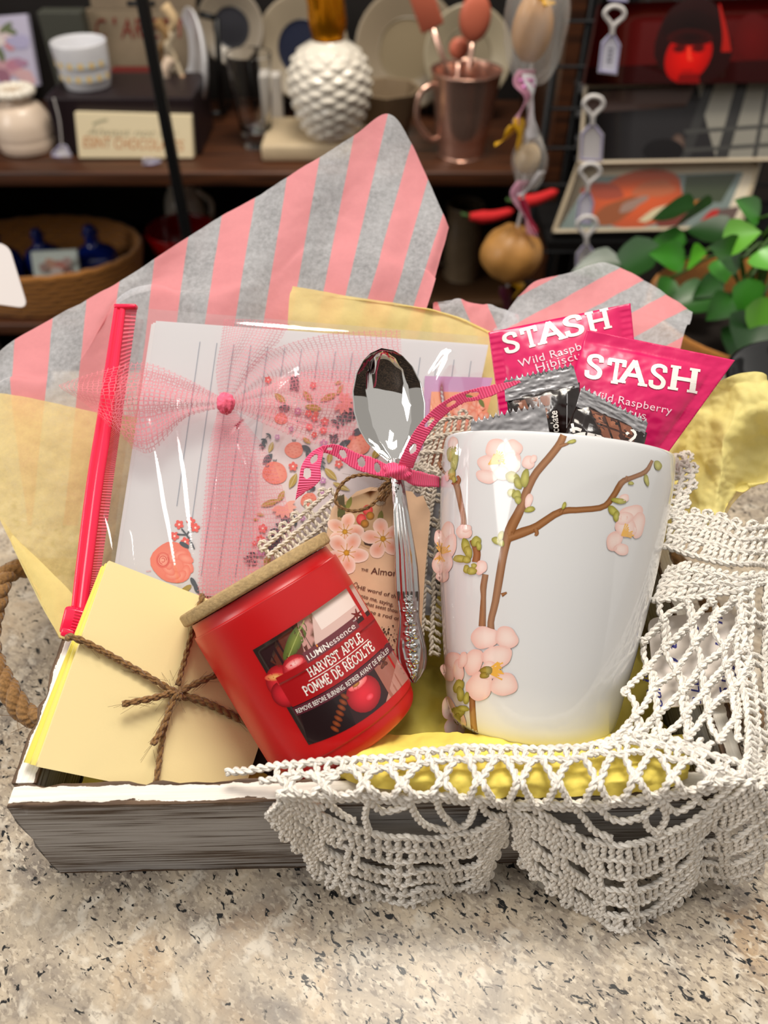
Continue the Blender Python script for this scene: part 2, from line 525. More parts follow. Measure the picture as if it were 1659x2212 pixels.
class Print:
    """flat ink on a surface: 2-D shapes in photo pixels laid on a surface by a depth function"""
    def __init__(s, lay): s.lay, s.A, s.k = lay, Acc(), 0
    def add(s, V, F, col, lift=None):
        s.k += 1
        s.A.add(s.lay(np.asarray(V, float), (s.k if lift is None else lift)), F, col)
    def blob(s, cx, cy, rx, ry, rot=0, c='#ffffff', e=None, pw=1.0, **k):
        V, F, T = blob(cx, cy, rx, ry, rot, **k)
        a, b = hx(c), hx(e or c)
        s.add(V, F, a + (b - a) * (T ** pw)[:, None])
    def strip(s, pts, w, c, e=None, n=24):
        V, F, T = ribbon2(pts, w, n)
        a, b = hx(c), hx(e or c)
        s.add(V, F, a + (b - a) * T[:, None])
    def poly(s, pts, c, step=12):
        V, F = tri_grid_poly(pts, step)
        s.add(V, F, hx(c))
    def type(s, txt, p0, p1, c, cap=None, slab=False, bold=0.0, shear=0.0, w=0.14, spacing=1.0, fit=True):
        """a line of type from p0 (start of baseline) to p1 (end of baseline)"""
        p0, p1 = np.array(p0, float), np.array(p1, float)
        L = np.linalg.norm(p1 - p0); ex = (p1 - p0) / L; ey = np.array([ex[1], -ex[0]])
        if slab:
            V, F, wd = stroke_text(txt, w)
            sx, sy = L / wd, cap or L / wd
        else:
            V, F = text_mesh(txt, 1.0, spacing, shear, bold)
            wd = V[:, 0].max() - V[:, 0].min(); V = V - [V[:, 0].min(), 0]
            sx = L / wd if fit else (cap / 0.72)
            sy = (cap / 0.72) if cap else sx
        Q_ = p0 + V[:, :1] * sx * ex + V[:, 1:] * sy * ey
        s.add(Q_, F, hx(c))
    def build(s, name, mat, parent):
        return s.A.build(name, mat, parent, smooth=True, uv=False)
def lay_plane(S, base=0.00010, lift=0.0000025):
    """lay 2-D pixels on depth function S, lifted towards the viewer's side of the sheet"""
    return lambda V, k: P(V[:, 0], V[:, 1], S(V[:, 0], V[:, 1]) - base - lift * k)
# ================================================================ THE SETTING
def granite_mat():
    m, nt, out = nmat('granite')
    o = coords(nt, rot=(0, 0, 0.62))
    st = N(nt, 'Mapping', Vector=o, Scale=(1.0, 1.7, 1.0)).outputs[0]
    nz = lambda v, sc, d=4.0, di=0.0, ro=0.55: N(nt, 'TexNoise', Vector=v, Scale=sc, Detail=d, Distortion=di, Roughness=ro).outputs[0]
    zone = ramp(nt, nz(o, 6.5, 4.0, 1.4), [(0.49, 1.0), (0.66, 0.0)])           # 0 pale drifts, 1 salt-and-pepper
    base = mixc(nt, ramp(nt, nz(o, 34, 6.0, .5, .65), [(0.36, 0.0), (0.62, 1.0)]), '#8f857a', '#cabba4')
    base = mixc(nt, ramp(nt, nz(o, 19, 5.0, .8), [(0.56, 0.0), (0.74, .7)]), base, '#a98760')
    base = mixc(nt, ramp(nt, nz(o, 13, 5.0, 1.0), [(0.56, 0.0), (0.72, .85)]), base, '#85807b')
    base = mixc(nt, ramp(nt, nz(o, 90, 3.0, .4), [(0.55, 0.0), (0.66, .7)]), base, '#d9d1c2')
    g = nz(st, 290, 3.0, .6, .6)
    gd = math_(nt, 'MULTIPLY', ramp(nt, g, [(0.36, 1.0), (0.47, 0.0)]), math_(nt, 'MULTIPLY_ADD', zone, .6, .12))
    base = mixc(nt, gd, base, '#6d6259')
    gl_ = math_(nt, 'MULTIPLY', ramp(nt, nz(st, 300, 2.0, .3), [(0.56, 0.0), (0.64, 1.0)]), math_(nt, 'MULTIPLY_ADD', zone, .5, .2))
    base = mixc(nt, gl_, base, '#d8ccb8')
    th = math_(nt, 'MULTIPLY_ADD', zone, -0.125, 0.715)
    dk = math_(nt, 'MULTIPLY', math_(nt, 'SUBTRACT', nz(st, 230, 3.0, .8, .5), th), 22.0)
    n = nt.nodes.new('ShaderNodeClamp'); nt.links.new(dk, n.inputs[0])
    base = mixc(nt, n.outputs[0], base, '#1c1d1f')
    base = mixc(nt, ramp(nt, nz(st, 30, 5.0, .6, .6), [(0.68, 0.0), (0.71, .95)]), base, '#222325')
    b = N(nt, 'BsdfPrincipled', Roughness=0.3)
    b.inputs['Specular IOR Level'].default_value = 0.3
    nt.links.new(base, b.inputs['Base Color'])
    nt.links.new(b.outputs[0], out.inputs[0])
    return m
V, F = rbox((0.0, 0.02, -0.02), 2.6, 0.96, 0.04, 0.006)
tag(mk('countertop', V, F, granite_mat(), origin=(0, 0, 0)), 'speckled cream grey and black granite counter top under the gift tray', 'countertop', kind='structure')
V, F = box((0, 0.02, -0.49), 2.5, 0.86, 0.90)
tag(mk('counter_base', V, F, pm('counter_paint', '#3a2c24', 0.6), smooth=False), 'dark brown counter base below the granite top', 'counter', kind='structure')

def wood_mat(name, c1, c2, sc=(2, 40, 40), rough=0.45):
    m, nt, out = nmat(name)
    z = N(nt, 'TexNoise', Vector=coords(nt, scale=sc), Scale=3.0, Detail=6.0, Distortion=0.6).outputs[0]
    b = N(nt, 'BsdfPrincipled', Roughness=rough, Normal=bump_(nt, z, 0.15, 0.001))
    nt.links.new(ramp(nt, z, [(0.3, c1), (0.7, c2)]), b.inputs['Base Color'])
    nt.links.new(b.outputs[0], out.inputs[0])
    return m
W_DARK = wood_mat('dark_walnut', '#24120a', '#5a3219')
V, F = box((0, 1.2, -1.0), 6, 5.0, 0.1)
tag(mk('floor', V, F, pm('floor_paint', '#2b211b', 0.6), smooth=False), kind='structure')
V, F = box((0, 1.9, 0.5), 6, 0.06, 3.0)
V0, F0 = V, F
V, F = box((0, -1.7, 0.4), 6, 0.06, 2.8)
def far_wall():
    m, nt, out = nmat('stocked_wall')
    br = N(nt, 'TexBrick', Vector=coords(nt, 'Object', (1, 1, 1), (math.pi / 2, 0, 0)), Scale=3.2)
    br.inputs['Color1'].default_value = hx4('#7d6552'); br.inputs['Color2'].default_value = hx4('#3f352d'); br.inputs['Mortar'].default_value = hx4('#241c17')
    br.inputs['Mortar Size'].default_value = .05
    b = N(nt, 'BsdfPrincipled', Roughness=.7)
    nt.links.new(br.outputs[0], b.inputs['Base Color']); nt.links.new(b.outputs[0], out.inputs[0])
    return m
tag(mk('wall_front', V, F, far_wall(), smooth=False), kind='structure')
V, F = V0, F0
tag(mk('wall_back', V, F, pm('wall_paint', '#2e2622', 0.8), smooth=False), kind='structure')

# shelf heights behind the counter, from where the board edges show in the photo
YS = 1.20                                        # front edge of the shelves
ZS = float(Py(600, 372, YS)[2])                  # top of upper board
ZL = float(Py(100, 700, YS)[2])                  # top of lower board
sh = empty('display_shelf', (0, YS + 0.17, -0.95), 'dark walnut display shelf with two boards behind the counter', 'shelf')
for z in (ZS, ZL):
    V, F = rbox((-0.34, YS + 0.17, z - 0.011), 1.18, 0.34, 0.022, 0.003)
    mk('shelf_board', V, F, W_DARK, sh)
V, F = box((-0.34, YS + 0.352, -0.35), 1.18, 0.012, 1.2)
mk('back_panel', V, F, pm('shelf_back', '#171210', 0.8), sh, smooth=False)
for x in (-0.94, 0.26):
    V, F = box((x, YS + 0.17, -0.35), 0.02, 0.34, 1.2)
    mk('side_panel', V, F, W_DARK, sh, smooth=False)

# ================================================================ WOODEN TRAY
TH, TD, TT = 0.065, 0.182, 0.0092
T0 = np.array([-0.1402, 0.1232, 0.0]); TW = 0.2805
tyaw = math.radians(1.3)
TX = np.array([math.cos(tyaw), math.sin(tyaw), 0]); TY = np.array([-math.sin(tyaw) * 0.3, math.cos(tyaw), 0]); TZ = np.array([0, 0, 1.0])
def paint_mat(name, top, worn):
    """chalk paint over dark wood. UV: u along the board, v round its section (metres)"""
    m, nt, out = nmat(name)
    uv = nt.nodes.new('ShaderNodeTexCoord').outputs['UV']
    s = N(nt, 'SeparateXYZ', Vector=uv)
    gv = N(nt, 'Mapping', Vector=uv, Scale=(20, 760, 1)).outputs[0]
    grain = N(nt, 'TexNoise', Vector=gv, Scale=1.0, Detail=5.0, Roughness=0.6, Distortion=0.4).outputs[0]
    patch = N(nt, 'TexNoise', Vector=N(nt, 'Mapping', Vector=uv, Scale=(9, 40, 1)).outputs[0], Scale=1.0, Detail=2.0).outputs[0]
    thin = math_(nt, 'ADD', grain, math_(nt, 'MULTIPLY', math_(nt, 'SUBTRACT', patch, 0.5), 0.55))
    side = ramp(nt, thin, [(worn - 0.08, 1.0), (worn + 0.05, 0.0)])
    chip = N(nt, 'TexNoise', Vector=N(nt, 'Mapping', Vector=uv, Scale=(55, 160, 1)).outputs[0], Scale=1.0, Detail=6.0, Roughness=0.65).outputs[0]
    e1 = math_(nt, 'ABSOLUTE', math_(nt, 'SUBTRACT', s.outputs[1], TH))
    e2 = math_(nt, 'ABSOLUTE', math_(nt, 'SUBTRACT', s.outputs[1], TH + TT))
    e0 = math_(nt, 'ABSOLUTE', math_(nt, 'SUBTRACT', s.outputs[1], 0.0))
    e = math_(nt, 'MINIMUM', math_(nt, 'MINIMUM', e1, e2), e0)
    ed = math_(nt, 'SUBTRACT', math_(nt, 'MULTIPLY', math_(nt, 'POWER', chip, 2.2), 0.0062), e)
    edge = math_(nt, 'GREATER_THAN', ed, 0.0)
    far = math_(nt, 'MULTIPLY', math_(nt, 'GREATER_THAN', chip, 0.66), 1.0)
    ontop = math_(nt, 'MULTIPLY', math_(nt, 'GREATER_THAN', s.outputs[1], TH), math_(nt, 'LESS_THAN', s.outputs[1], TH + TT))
    wear_top = math_(nt, 'MAXIMUM', edge, math_(nt, 'MULTIPLY', far, 1.0))
    wear_side = math_(nt, 'MAXIMUM', edge, side)
    wear = math_(nt, 'ADD', math_(nt, 'MULTIPLY', ontop, wear_top), math_(nt, 'MULTIPLY', math_(nt, 'SUBTRACT', 1.0, ontop), wear_side))
    woodc = ramp(nt, grain, [(0.3, '#3a2a20'), (0.7, '#7b6450')])
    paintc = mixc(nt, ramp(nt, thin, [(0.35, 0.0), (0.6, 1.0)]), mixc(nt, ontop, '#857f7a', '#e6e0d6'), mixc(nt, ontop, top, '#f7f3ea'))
    col = mixc(nt, wear, paintc, woodc)
    h = math_(nt, 'SUBTRACT', grain, math_(nt, 'MULTIPLY', wear, 0.6))
    b = N(nt, 'BsdfPrincipled', Roughness=0.62, Normal=bump_(nt, h, 0.5, 0.0007))
    b.inputs['Specular IOR Level'].default_value = 0.3
    nt.links.new(col, b.inputs['Base Color'])
    nt.links.new(b.outputs[0], out.inputs[0])
    return m
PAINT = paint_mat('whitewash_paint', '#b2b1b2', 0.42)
def board(name, A, ex, en, L, parent, seed):
    """upright board: A outer bottom corner, ex along, en inward normal; worn edges"""
    n = 90
    prof = []
    for k in range(10): prof.append((0.0, TH * k / 9))
    for k in range(1, 5): prof.append((TT * k / 4, TH))
    for k in range(1, 6): prof.append((TT, TH - (TH) * k / 5))
    prof = np.array(prof); cum = np.r_[0, np.cumsum(np.linalg.norm(np.diff(prof, axis=0), axis=1))]
    V, U = [], []
    for i in range(n):
        x = L * i / (n - 1)
        for j, (d, z) in enumerate(prof):
            w = 0.0
            if j in (9, 13): w = 0.0012 * max(0, vn(x * 160, j * 7.1, seed) - 0.35) * 2
            dd, zz = d, z - w
            if j == 9: dd = d + w * 0.8
            if j == 13: dd = d - w * 0.8
            xx = x
            if i == 0: xx = x + 0.0016 * vn(z * 260, 3, seed) * (1.3 if name else 1)
            V.append(A + ex * xx + en * dd + TZ * zz); U.append((x + seed, cum[j]))
    m = len(prof)
    F = gridF(n, m)
    for i in range(n - 1): F.append((i * m, (i + 1) * m, (i + 1) * m + m - 1, i * m + m - 1))
    F.append(tuple(range(m))[::-1]); F.append(tuple((n - 1) * m + k for k in range(m)))
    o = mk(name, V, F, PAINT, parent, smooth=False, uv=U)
    return o
tr = empty('wooden_tray', T0 + TX * TW / 2 + TY * TD / 2, 'distressed whitewashed wooden tray with rope handles on the granite counter', 'tray')
board('front_board', T0, TX, TY, TW, tr, 1)
board('back_board', T0 + TX * TW + TY * TD, -TX, -TY, TW, tr, 2)
board('side_board', T0 + TY * (TD - TT) + TZ * 0.0003, -TY, TX, TD - 2 * TT, tr, 3)
board('side_board', T0 + TX * TW + TY * TT + TZ * 0.0003, TY, -TX, TD - 2 * TT, tr, 4)
c = T0 + TX * TW / 2 + TY * TD / 2
V, F = box(c + TZ * 0.005, TW - 2 * TT, TD - 2 * TT, 0.008, np.stack([TX, TY, TZ], 1))
mk('bottom_board', V, F, pm('bare_wood', '#7a5b42', 0.7), tr, smooth=False)
JUTE = yarn_mat('jute', '#9a7448', 0.62, 2600.0)
def fuzz(acc, path, n, ln, r, seed):
    rr = random.Random(seed)
    p = np.asarray(path)
    for _ in range(n):
        k = rr.randrange(1, len(p) - 1)
        d = np.array([rr.gauss(0, 1), rr.gauss(0, 1), rr.gauss(0, 1)]); d /= np.linalg.norm(d)
        d = d * 0.7 + FW * -0.35
        t = p[k] - p[k - 1]; t = t / (np.linalg.norm(t) + 1e-9) * rr.choice((-1, 1))
        L = ln * rr.uniform(0.3, 1)
        q = [p[k], p[k] + (d * .5 + t * .5) * L * .5, p[k] + (d * .55 + t * .8) * L]
        V, F, uv = tube(cr(q, 5), r, 3, False)
        acc.add(V, F, None, uv)
for side in (0, 1):
    A = Acc()
    x0 = T0 if side == 0 else T0 + TX * TW
    ox = -TX if side == 0 else TX
    a = x0 + TY * 0.050 + TZ * 0.044 + ox * 0.001; b = x0 + TY * 0.135 + TZ * 0.044 + ox * 0.001
    if side == 0:
        mid = [a + ox * 0.012, P(25, 1500, .335), P(-22, 1400, .345), P(-8, 1300, .352), P(30, 1232, .365), b + ox * 0.010]
    else:
        mid = [a + ox * 0.014 - TZ * 0.004, a + ox * 0.035 + TY * 0.008 - TZ * 0.030, a + ox * 0.04 + TY * 0.04 - TZ * 0.036, b + ox * 0.035 - TY * 0.008 - TZ * 0.030, b + ox * 0.012 - TZ * 0.004]
    path = cr([a] + [np.asarray(m) for m in mid] + [b], 60)
    rope(A, path, 0.0042, 3, 0.022, 0.0030, 7, per=10)
    fuzz(A, path, 60, 0.016, 0.00010, 5 + side)
    A.build('rope_handle', JUTE, tr, col=False)

# ================================================================ TISSUE PAPERS
T_PINK = tissue_mat('striped_tissue', '#f7a3aa', '#e2e4ea', 0.05, 0.38)
T_YEL = tissue_mat('yellow_tissue', '#fbeaa0', None, 0.08)
T_SUN = tissue_mat('sunny_tissue', '#fff3a0', None, 0.05, 0, 0.3, 0.28)
T_YEL2 = tissue_mat('pale_yellow_tissue', '#f0dc98', None, 0.22)
T_LEMON = tissue_mat('lemon_tissue', '#ffea72', None, 0.0, 0, 0.4, 0.08)
def sheet(name, ctrl, nu, nv, mat, parent=None, amp=0.002, fr=55, seed=0, uvf=None, micro=0.0):
    """control grid of (px, py, depth) -> crumpled thin sheet"""
    g = surf(np.array(ctrl, float), nu, nv)
    V = P(g[..., 0], g[..., 1], g[..., 2])
    du, dv = np.gradient(V, axis=0), np.gradient(V, axis=1)
    n = np.cross(dv, du); n /= np.linalg.norm(n, axis=-1)[..., None] + 1e-12
    X, Y = g[..., 0] / 1660 * 0.36 * fr, g[..., 1] / 1660 * 0.36 * fr
    h = crumple(X, Y, seed) * amp + fbm(X * 0.6, Y * 0.6, seed + 40) * amp * 1.5
    V = V + n * h[..., None]
    if g.shape[-1] > 3: uv = np.stack([g[..., 3], np.linspace(0, 1, nu)[:, None] * np.ones(nv)], -1)
    elif uvf: uv = np.stack([uvf(g[..., 0], g[..., 1]), g[..., 1] / 1000], -1)
    else: uv = gridUV(nu, nv)
    return mk(name, V.reshape(-1, 3), gridF(nu, nv), mat, parent, True, uv=uv.reshape(-1, 2))
# large striped sheet: columns follow its stripe edges
kt = [(-40, 790, -40, 880), (33, 735, 24, 850), (114, 687, 96, 865), (187, 648, 169, 823), (259, 609, 245, 690), (334, 560, 322, 660), (407, 512, 383, 684), (480, 467, 443, 696),
      (550, 425, 509, 687), (620, 383, 570, 690), (691, 339, 642, 618), (765, 292, 699, 627), (838, 246, 747, 636), (889, 310, 796, 639), (925, 386, 850, 648), (957, 461, 900, 640), (968, 492, 925, 655)]
rows = [[], [], [], [], []]
for k, (x0, y0, x1, y1) in enumerate(kt):
    f = k / 16
    dx, dy = (x1 - x0) / (y1 - y0), 1.0
    yb = 1135
    xb = x1 + dx * (yb - y1)
    if k >= 13: xb = x1 + (-0.32) * (yb - y1)
    s0 = 0.392 + 0.032 * f - (0.006 if k > 14 else 0)
    s1 = 0.383 + 0.014 * f
    for r, t in enumerate((0, .33, .66, 1.0)):
        rows[r].append((x0 + (x1 - x0) * t, y0 + (y1 - y0) * t, s0 + (s1 - s0) * t + 0.004 * math.sin(k * 1.1 + r), k - 1))
    rows[4].append((min(max(xb, 60), 800), yb, 0.385, k - 1))
for k in range(15, 17):
    for r in range(1, 4): rows[r][k] = (rows[r][k][0] + (0, 0)[k - 15], rows[r][k][1], rows[r][k][2] - 0.004 * (k - 14), rows[r][k][3])
ts = empty('tissue_sheet', P(400, 1000, .385), 'large pink and white striped tissue sheet with pointed corner standing behind the zip bag', 'tissue paper')
sheet('paper', rows, 90, 150, T_PINK, ts, 0.0011, 40, 3)
# smaller striped sheet at the back of the tray, behind the tea sachets
kf = lambda x, y: (0.475 * x + 0.88 * y - 1096) / 49 + 1
ctrl = [[(1120, 640, .41), (1160, 606, .415), (1235, 588, .42), (1312, 568, .425), (1390, 606, .42), (1445, 640, .415), (1496, 674, .41)],
        [(1085, 690, .408), (1150, 670, .408), (1230, 660, .412), (1310, 655, .415), (1390, 670, .41), (1440, 690, .405), (1490, 700, .402)],
        [(1060, 760, .404), (1150, 750, .400), (1230, 740, .40), (1310, 740, .402), (1390, 745, .40), (1440, 755, .395), (1470, 752, .392)],
        [(1060, 1125, .386), (1120, 1125, .386), (1180, 1125, .387), (1240, 1125, .387), (1300, 1125, .387), (1350, 1125, .387), (1390, 1125, .387)]]
ts2 = empty('tissue_sheet', P(1280, 900, .386), 'small pink and white striped tissue sheet behind the magenta tea sachets', 'tissue paper')
sheet('paper', ctrl, 60, 80, T_PINK, ts2, 0.0014, 60, 12, kf)
ctrl = [[(940, 668, .406), (985, 655, .409), (1020, 662, .410), (1070, 672, .411), (1120, 690, .411)],
        [(935, 690, .403), (985, 690, .405), (1030, 700, .406), (1075, 705, .407), (1120, 720, .408)],
        [(930, 1120, .386), (985, 1120, .386), (1030, 1120, .386), (1075, 1120, .386), (1120, 1120, .386)]]
sheet('folded_edge', ctrl, 30, 50, T_PINK, ts2, 0.002, 80, 14, lambda x, y: (x * 0.92 - 0.4 * y - 560) / 48)
# pale yellow sheet over the tray's end, under the zip bag
ctrl = [[(-40, 842, .378), (105, 868, .374), (213, 892, .376), (345, 908, .383)],
        [(-40, 980, .362), (80, 1000, .364), (210, 1012, .370), (335, 1020, .377)],
        [(-6, 1108, .353), (90, 1140, .355), (190, 1160, .362), (325, 1180, .369)],
        [(50, 1222, .346), (105, 1245, .348), (190, 1262, .355), (315, 1280, .362)],
        [(128, 1378, .3355), (150, 1384, .337), (185, 1385, .343), (300, 1390, .352)]]
ty = empty('tissue_sheet', P(200, 1385, .345), 'pale yellow translucent tissue sheet hanging over the tray end beside the pink zipper', 'tissue paper')
sheet('paper', ctrl, 90, 70, T_YEL2, ty, 0.0016, 60, 21)
ctrl = [[(2, 1118, .3525), (32, 1160, .350), (62, 1188, .349)], [(40, 1208, .3465), (75, 1225, .345), (110, 1235, .346)],
        [(85, 1300, .341), (120, 1300, .3395), (165, 1302, .341)], [(128, 1376, .335), (134, 1379, .3345), (142, 1382, .335)]]
sheet('folded_corner', ctrl, 40, 14, T_YEL, ty, 0.0006, 60, 22)
# yellow sheet peeking over the papers
ctrl = [[(632, 617, .379), (760, 640, .384), (900, 662, .390), (985, 684, .394), (1075, 728, .398)],
        [(622, 690, .379), (755, 700, .384), (895, 712, .390), (985, 725, .394), (1075, 760, .397)],
        [(610, 1110, .382), (750, 1110, .382), (890, 1110, .382), (985, 1110, .382), (1075, 1110, .384)]]
tp = sheet('tissue_sheet', ctrl, 40, 70, T_YEL, None, 0.0014, 50, 31)
tag(tp, 'flat yellow tissue sheet peeking above the lined papers in front of the stripes', 'tissue paper')
# crumpled yellow sheet beside the tea sachets
ctrl = [[(1440, 985, .368), (1500, 868, .372), (1558, 820, .366), (1632, 805, .362), (1668, 838, .372), (1720, 850, .38)],
        [(1436, 1010, .366), (1490, 900, .374), (1545, 868, .370), (1615, 850, .358), (1690, 872, .352), (1730, 890, .37)],
        [(1432, 1040, .364), (1480, 960, .376), (1528, 950, .366), (1570, 940, .352), (1640, 950, .368), (1720, 960, .366)],
        [(1430, 1070, .360), (1472, 1030, .374), (1518, 1020, .362), (1566, 1020, .350), (1612, 1040, .372), (1690, 1030, .366)],
        [(1428, 1110, .358), (1468, 1090, .368), (1510, 1085, .356), (1558, 1070, .350), (1585, 1060, .364), (1612, 1052, .37)],
        [(1425, 1180, .352), (1462, 1170, .356), (1500, 1165, .350), (1545, 1150, .348), (1560, 1120, .352), (1575, 1095, .36)]]
ty2 = empty('tissue_sheet', P(1500, 1170, .354), 'bright yellow crumpled tissue sheet rising behind the mug and the crochet edge', 'tissue paper')
sheet('paper', ctrl, 110, 110, T_SUN, ty2, 0.0034, 60, 41)
ctrl = [[(1560, 1050, .372), (1600, 1040, .374), (1665, 1020, .376)], [(1560, 1090, .370), (1590, 1070, .371), (1625, 1050, .372)], [(1558, 1130, .367), (1568, 1110, .368), (1590, 1075, .369)]]
sheet('loose_corner', ctrl, 30, 30, T_YEL2, ty2, 0.001, 80, 43)
# stuffing: one crumpled sheet fills the tray, another folds over the front rim under the crochet
nx, ny = 110, 80
gx, gy = np.meshgrid(np.linspace(0.0105, TW - 0.0105, nx), np.linspace(0.0105, TD - 0.0105, ny))
hh = 0.020 + 0.012 * crumple(gx * 38, gy * 38, 51) + 0.008 * fbm(gx * 18, gy * 18, 52)
hh = np.clip(hh, 0.0105, 0.034) + 0.022 * np.exp(-((gx - .025) ** 2 + (gy - .012) ** 2) / .022 ** 2) * (0.6 + crumple(gx * 60, gy * 60, 54))
V = T0 + gx[..., None] * TX + gy[..., None] * TY + hh[..., None] * TZ
st = mk('tissue_stuffing', V.reshape(-1, 3), gridF(ny, nx), T_LEMON, uv=gridUV(ny, nx))
tag(st, 'crumpled lemon yellow tissue stuffing filling the bottom of the tray', 'tissue paper')
def zc(px, py, z): return (px, py, float(Sz(px, py, z)))
ctrl = []
for py, z in ((1585, .056), (1620, .0675), (1655, .0725), (1690, .0745), (1722, .0695)):
    row = []
    for i, px in enumerate((735, 800, 880, 960, 1040, 1120, 1200, 1280, 1360, 1430, 1490)):
        e = [40, 22, 8, 0, -3, -3, 0, 2, 4, 14, 38][i]
        yy = py - e * (py - 1585) / 137
        zz = z - (0.004 if i in (0, 10) else 0) + 0.0018 * math.sin(i * 2.3 + py * 0.05)
        row.append(zc(px, yy, zz))
    ctrl.append(row)
ls = sheet('tissue_sheet', ctrl, 60, 150, T_LEMON, None, 0.0022, 62, 55)
tag(ls, 'lemon yellow tissue folded over the front rim, showing through the crochet holes', 'tissue paper')
# ================================================================ MUG
C2 = lambda r, u, f: r * RT + u * UP + f * FW          # vector from view-aligned components
mug_b, mug_t = P(1140, 1575, .333), P(1203, 968, .335)
mug_ax = mug_t - mug_b; MH = np.linalg.norm(mug_ax); mug_ax /= MH
mug = empty('coffee_mug', mug_b, 'tall white porcelain mug printed with pink cherry blossom, holding tea and chocolates', 'mug')
mp = [(0.0, .004), (.024, .003), (.028, 0), (.0315, .001), (.0342, .004), (.0364, .010), (.0385, .022), (.0412, .038), (.0450, .064), (.0474, .086), (.0488, .104), (.0492, .113), (.0489, .1195), (.0483, .1218), (.0474, .1222), (.0464, .1214), (.0461, .118),
      (.0460, .108), (.0445, .085), (.0415, .060), (.037, .028), (.032, .010), (.0, .0065)]
mp = np.array([(r, h * MH / .1222) for r, h in mp])
mp_s = np.array([q for q in cr(mp, 90)]); mp_s[:, 0] = np.maximum(mp_s[:, 0], 0)
V, F = lathe(mp_s, mug_b, mug_ax, 120)
PORC = pm('porcelain', '#dedfe1', 0.07, coat=0.35, spec=0.5)
mug_body = mk('body', V, F, PORC, mug)
mug_bvh = BVHTree.FromPolygons([Vector(v) for v in V], F)
hd = C2(-.34, 0.05, .93); hd = hd - mug_ax * (hd @ mug_ax); hd /= np.linalg.norm(hd)
hp = [mug_b + mug_ax * (MH * h) + hd * r for r, h in ((.0465, .80), (.056, .83), (.066, .78), (.069, .66), (.066, .52), (.057, .42), (.044, .38))]
V, F, uv = tube(cr(hp, 40), 0.0052, 14)
mk('handle', V, F, PORC, mug)
def lay_bvh(bvh, base=0.00008, lift=0.0000025, fallback=0.334):
    def f(V, k):
        out = []
        o = Vector(CAM)
        for d in dirs(V[:, 0], V[:, 1]):
            d = Vector(d)
            l, n, i, t = bvh.ray_cast(o, d)
            if l is None: l, n = o + d * fallback, -d.normalized()
            if n.dot(d) > 0: n = -n
            out.append(l + n * (base + lift * k))
        return np.array([p[:] for p in out])
    return f
pr = Print(lay_bvh(mug_bvh))
mz = lambda *pts: [(880 + x / 2.676, 880 + y / 2.676) for x, y in pts]
BR, BR2 = '#a8774f', '#80502a'
def twig(pts, w):
    pr.strip(mz(*pts), [x / 2.676 for x in w], BR, BR2, 30)
twig([(903, 160), (880, 212), (820, 290), (742, 382), (692, 480), (655, 585), (602, 690), (572, 775), (550, 880), (530, 1000), (508, 1130), (484, 1230), (484, 1292)], [42, 44, 44, 44, 46, 52, 62, 52, 46, 46, 42, 38, 42])
twig([(588, 752), (665, 722), (745, 690), (880, 604), (1000, 592), (1130, 575), (1190, 512), (1240, 432), (1300, 405), (1378, 370), (1415, 306)], [52, 56, 46, 40, 34, 34, 34, 36, 26, 28, 16])
twig([(740, 700), (748, 728), (738, 742)], [26, 24, 12])
twig([(178, 315), (200, 360), (222, 385)], [18, 20, 14])
twig([(262, 430), (285, 450), (305, 540), (325, 640), (325, 695)], [26, 36, 32, 32, 36])
twig([(290, 395), (300, 420), (285, 455)], [14, 22, 22])
twig([(375, 765), (402, 835), (396, 895)], [34, 42, 44])
twig([(452, 965), (440, 1040), (440, 1100), (433, 1265)], [36, 38, 30, 42])
twig([(375, 1655), (378, 1760), (388, 1870), (405, 1960)], [32, 36, 36, 36])
twig([(880, 225), (920, 212), (935, 208)], [22, 16, 8]); twig([(545, 1085), (575, 1070)], [24, 10]); twig([(885, 610), (905, 580)], [22, 12]); twig([(1262, 420), (1268, 396)], [20, 10])
PK, PE = '#f5e0d9', '#ecbfb6'
def petal(x, y, rx, ry, rot, seed, c=PK, e=PE):
    pr.blob(880 + x / 2.676, 880 + y / 2.676, rx / 2.676, ry / 2.676, rot, c, e, 2.2, wob=0.14, seed=seed, seg=26)
def bud(x, y, rx, ry, rot=0, c='#c9c56a', e='#8f8a35', tip=0.0):
    pr.blob(880 + x / 2.676, 880 + y / 2.676, rx / 2.676, ry / 2.676, rot, c, e, 1.4, wob=0.16, seed=int(x), rings=3, seg=16, tip=tip)
def stamens(x, y, r, n, a0, a1, seed):
    rr = random.Random(seed)
    for i in range(n):
        a = math.radians(a0 + (a1 - a0) * i / max(1, n - 1)); L = r * rr.uniform(.6, 1)
        pr.strip(mz((x, y), (x + L * .6 * math.cos(a), y + L * .6 * math.sin(a)), (x + L * math.cos(a), y + L * math.sin(a))), [2.5, 2, 3.5], '#f0b850', n=6)
# blossom near the rim
for a in ((470, 330, 62, 55, 20, 1), (520, 245, 68, 62, 0, 2), (460, 400, 60, 42, 10, 3), (610, 235, 52, 52, 0, 4), (600, 320, 62, 62, 0, 5), (545, 380, 50, 40, 0, 6)): petal(*a)
stamens(470, 330, 100, 9, -60, -5, 3); stamens(520, 290, 60, 7, -90, 40, 4)
petal(700, 318, 34, 42, 10, 8); petal(728, 300, 18, 28, 20, 9); petal(702, 540, 22, 42, 10, 10)
for a in ((610, 405, 44, 34, 40), (640, 440, 36, 22, 60), (680, 410, 26, 52, 5), (602, 492, 24, 24, 0), (632, 505, 26, 28, 0), (640, 535, 20, 24, 0), (708, 590, 30, 18, -20), (950, 198, 26, 12, -15), (515, 770, 26, 22, 30), (540, 745, 18, 32, 10), (545, 785, 16, 22, 0)): bud(*a)
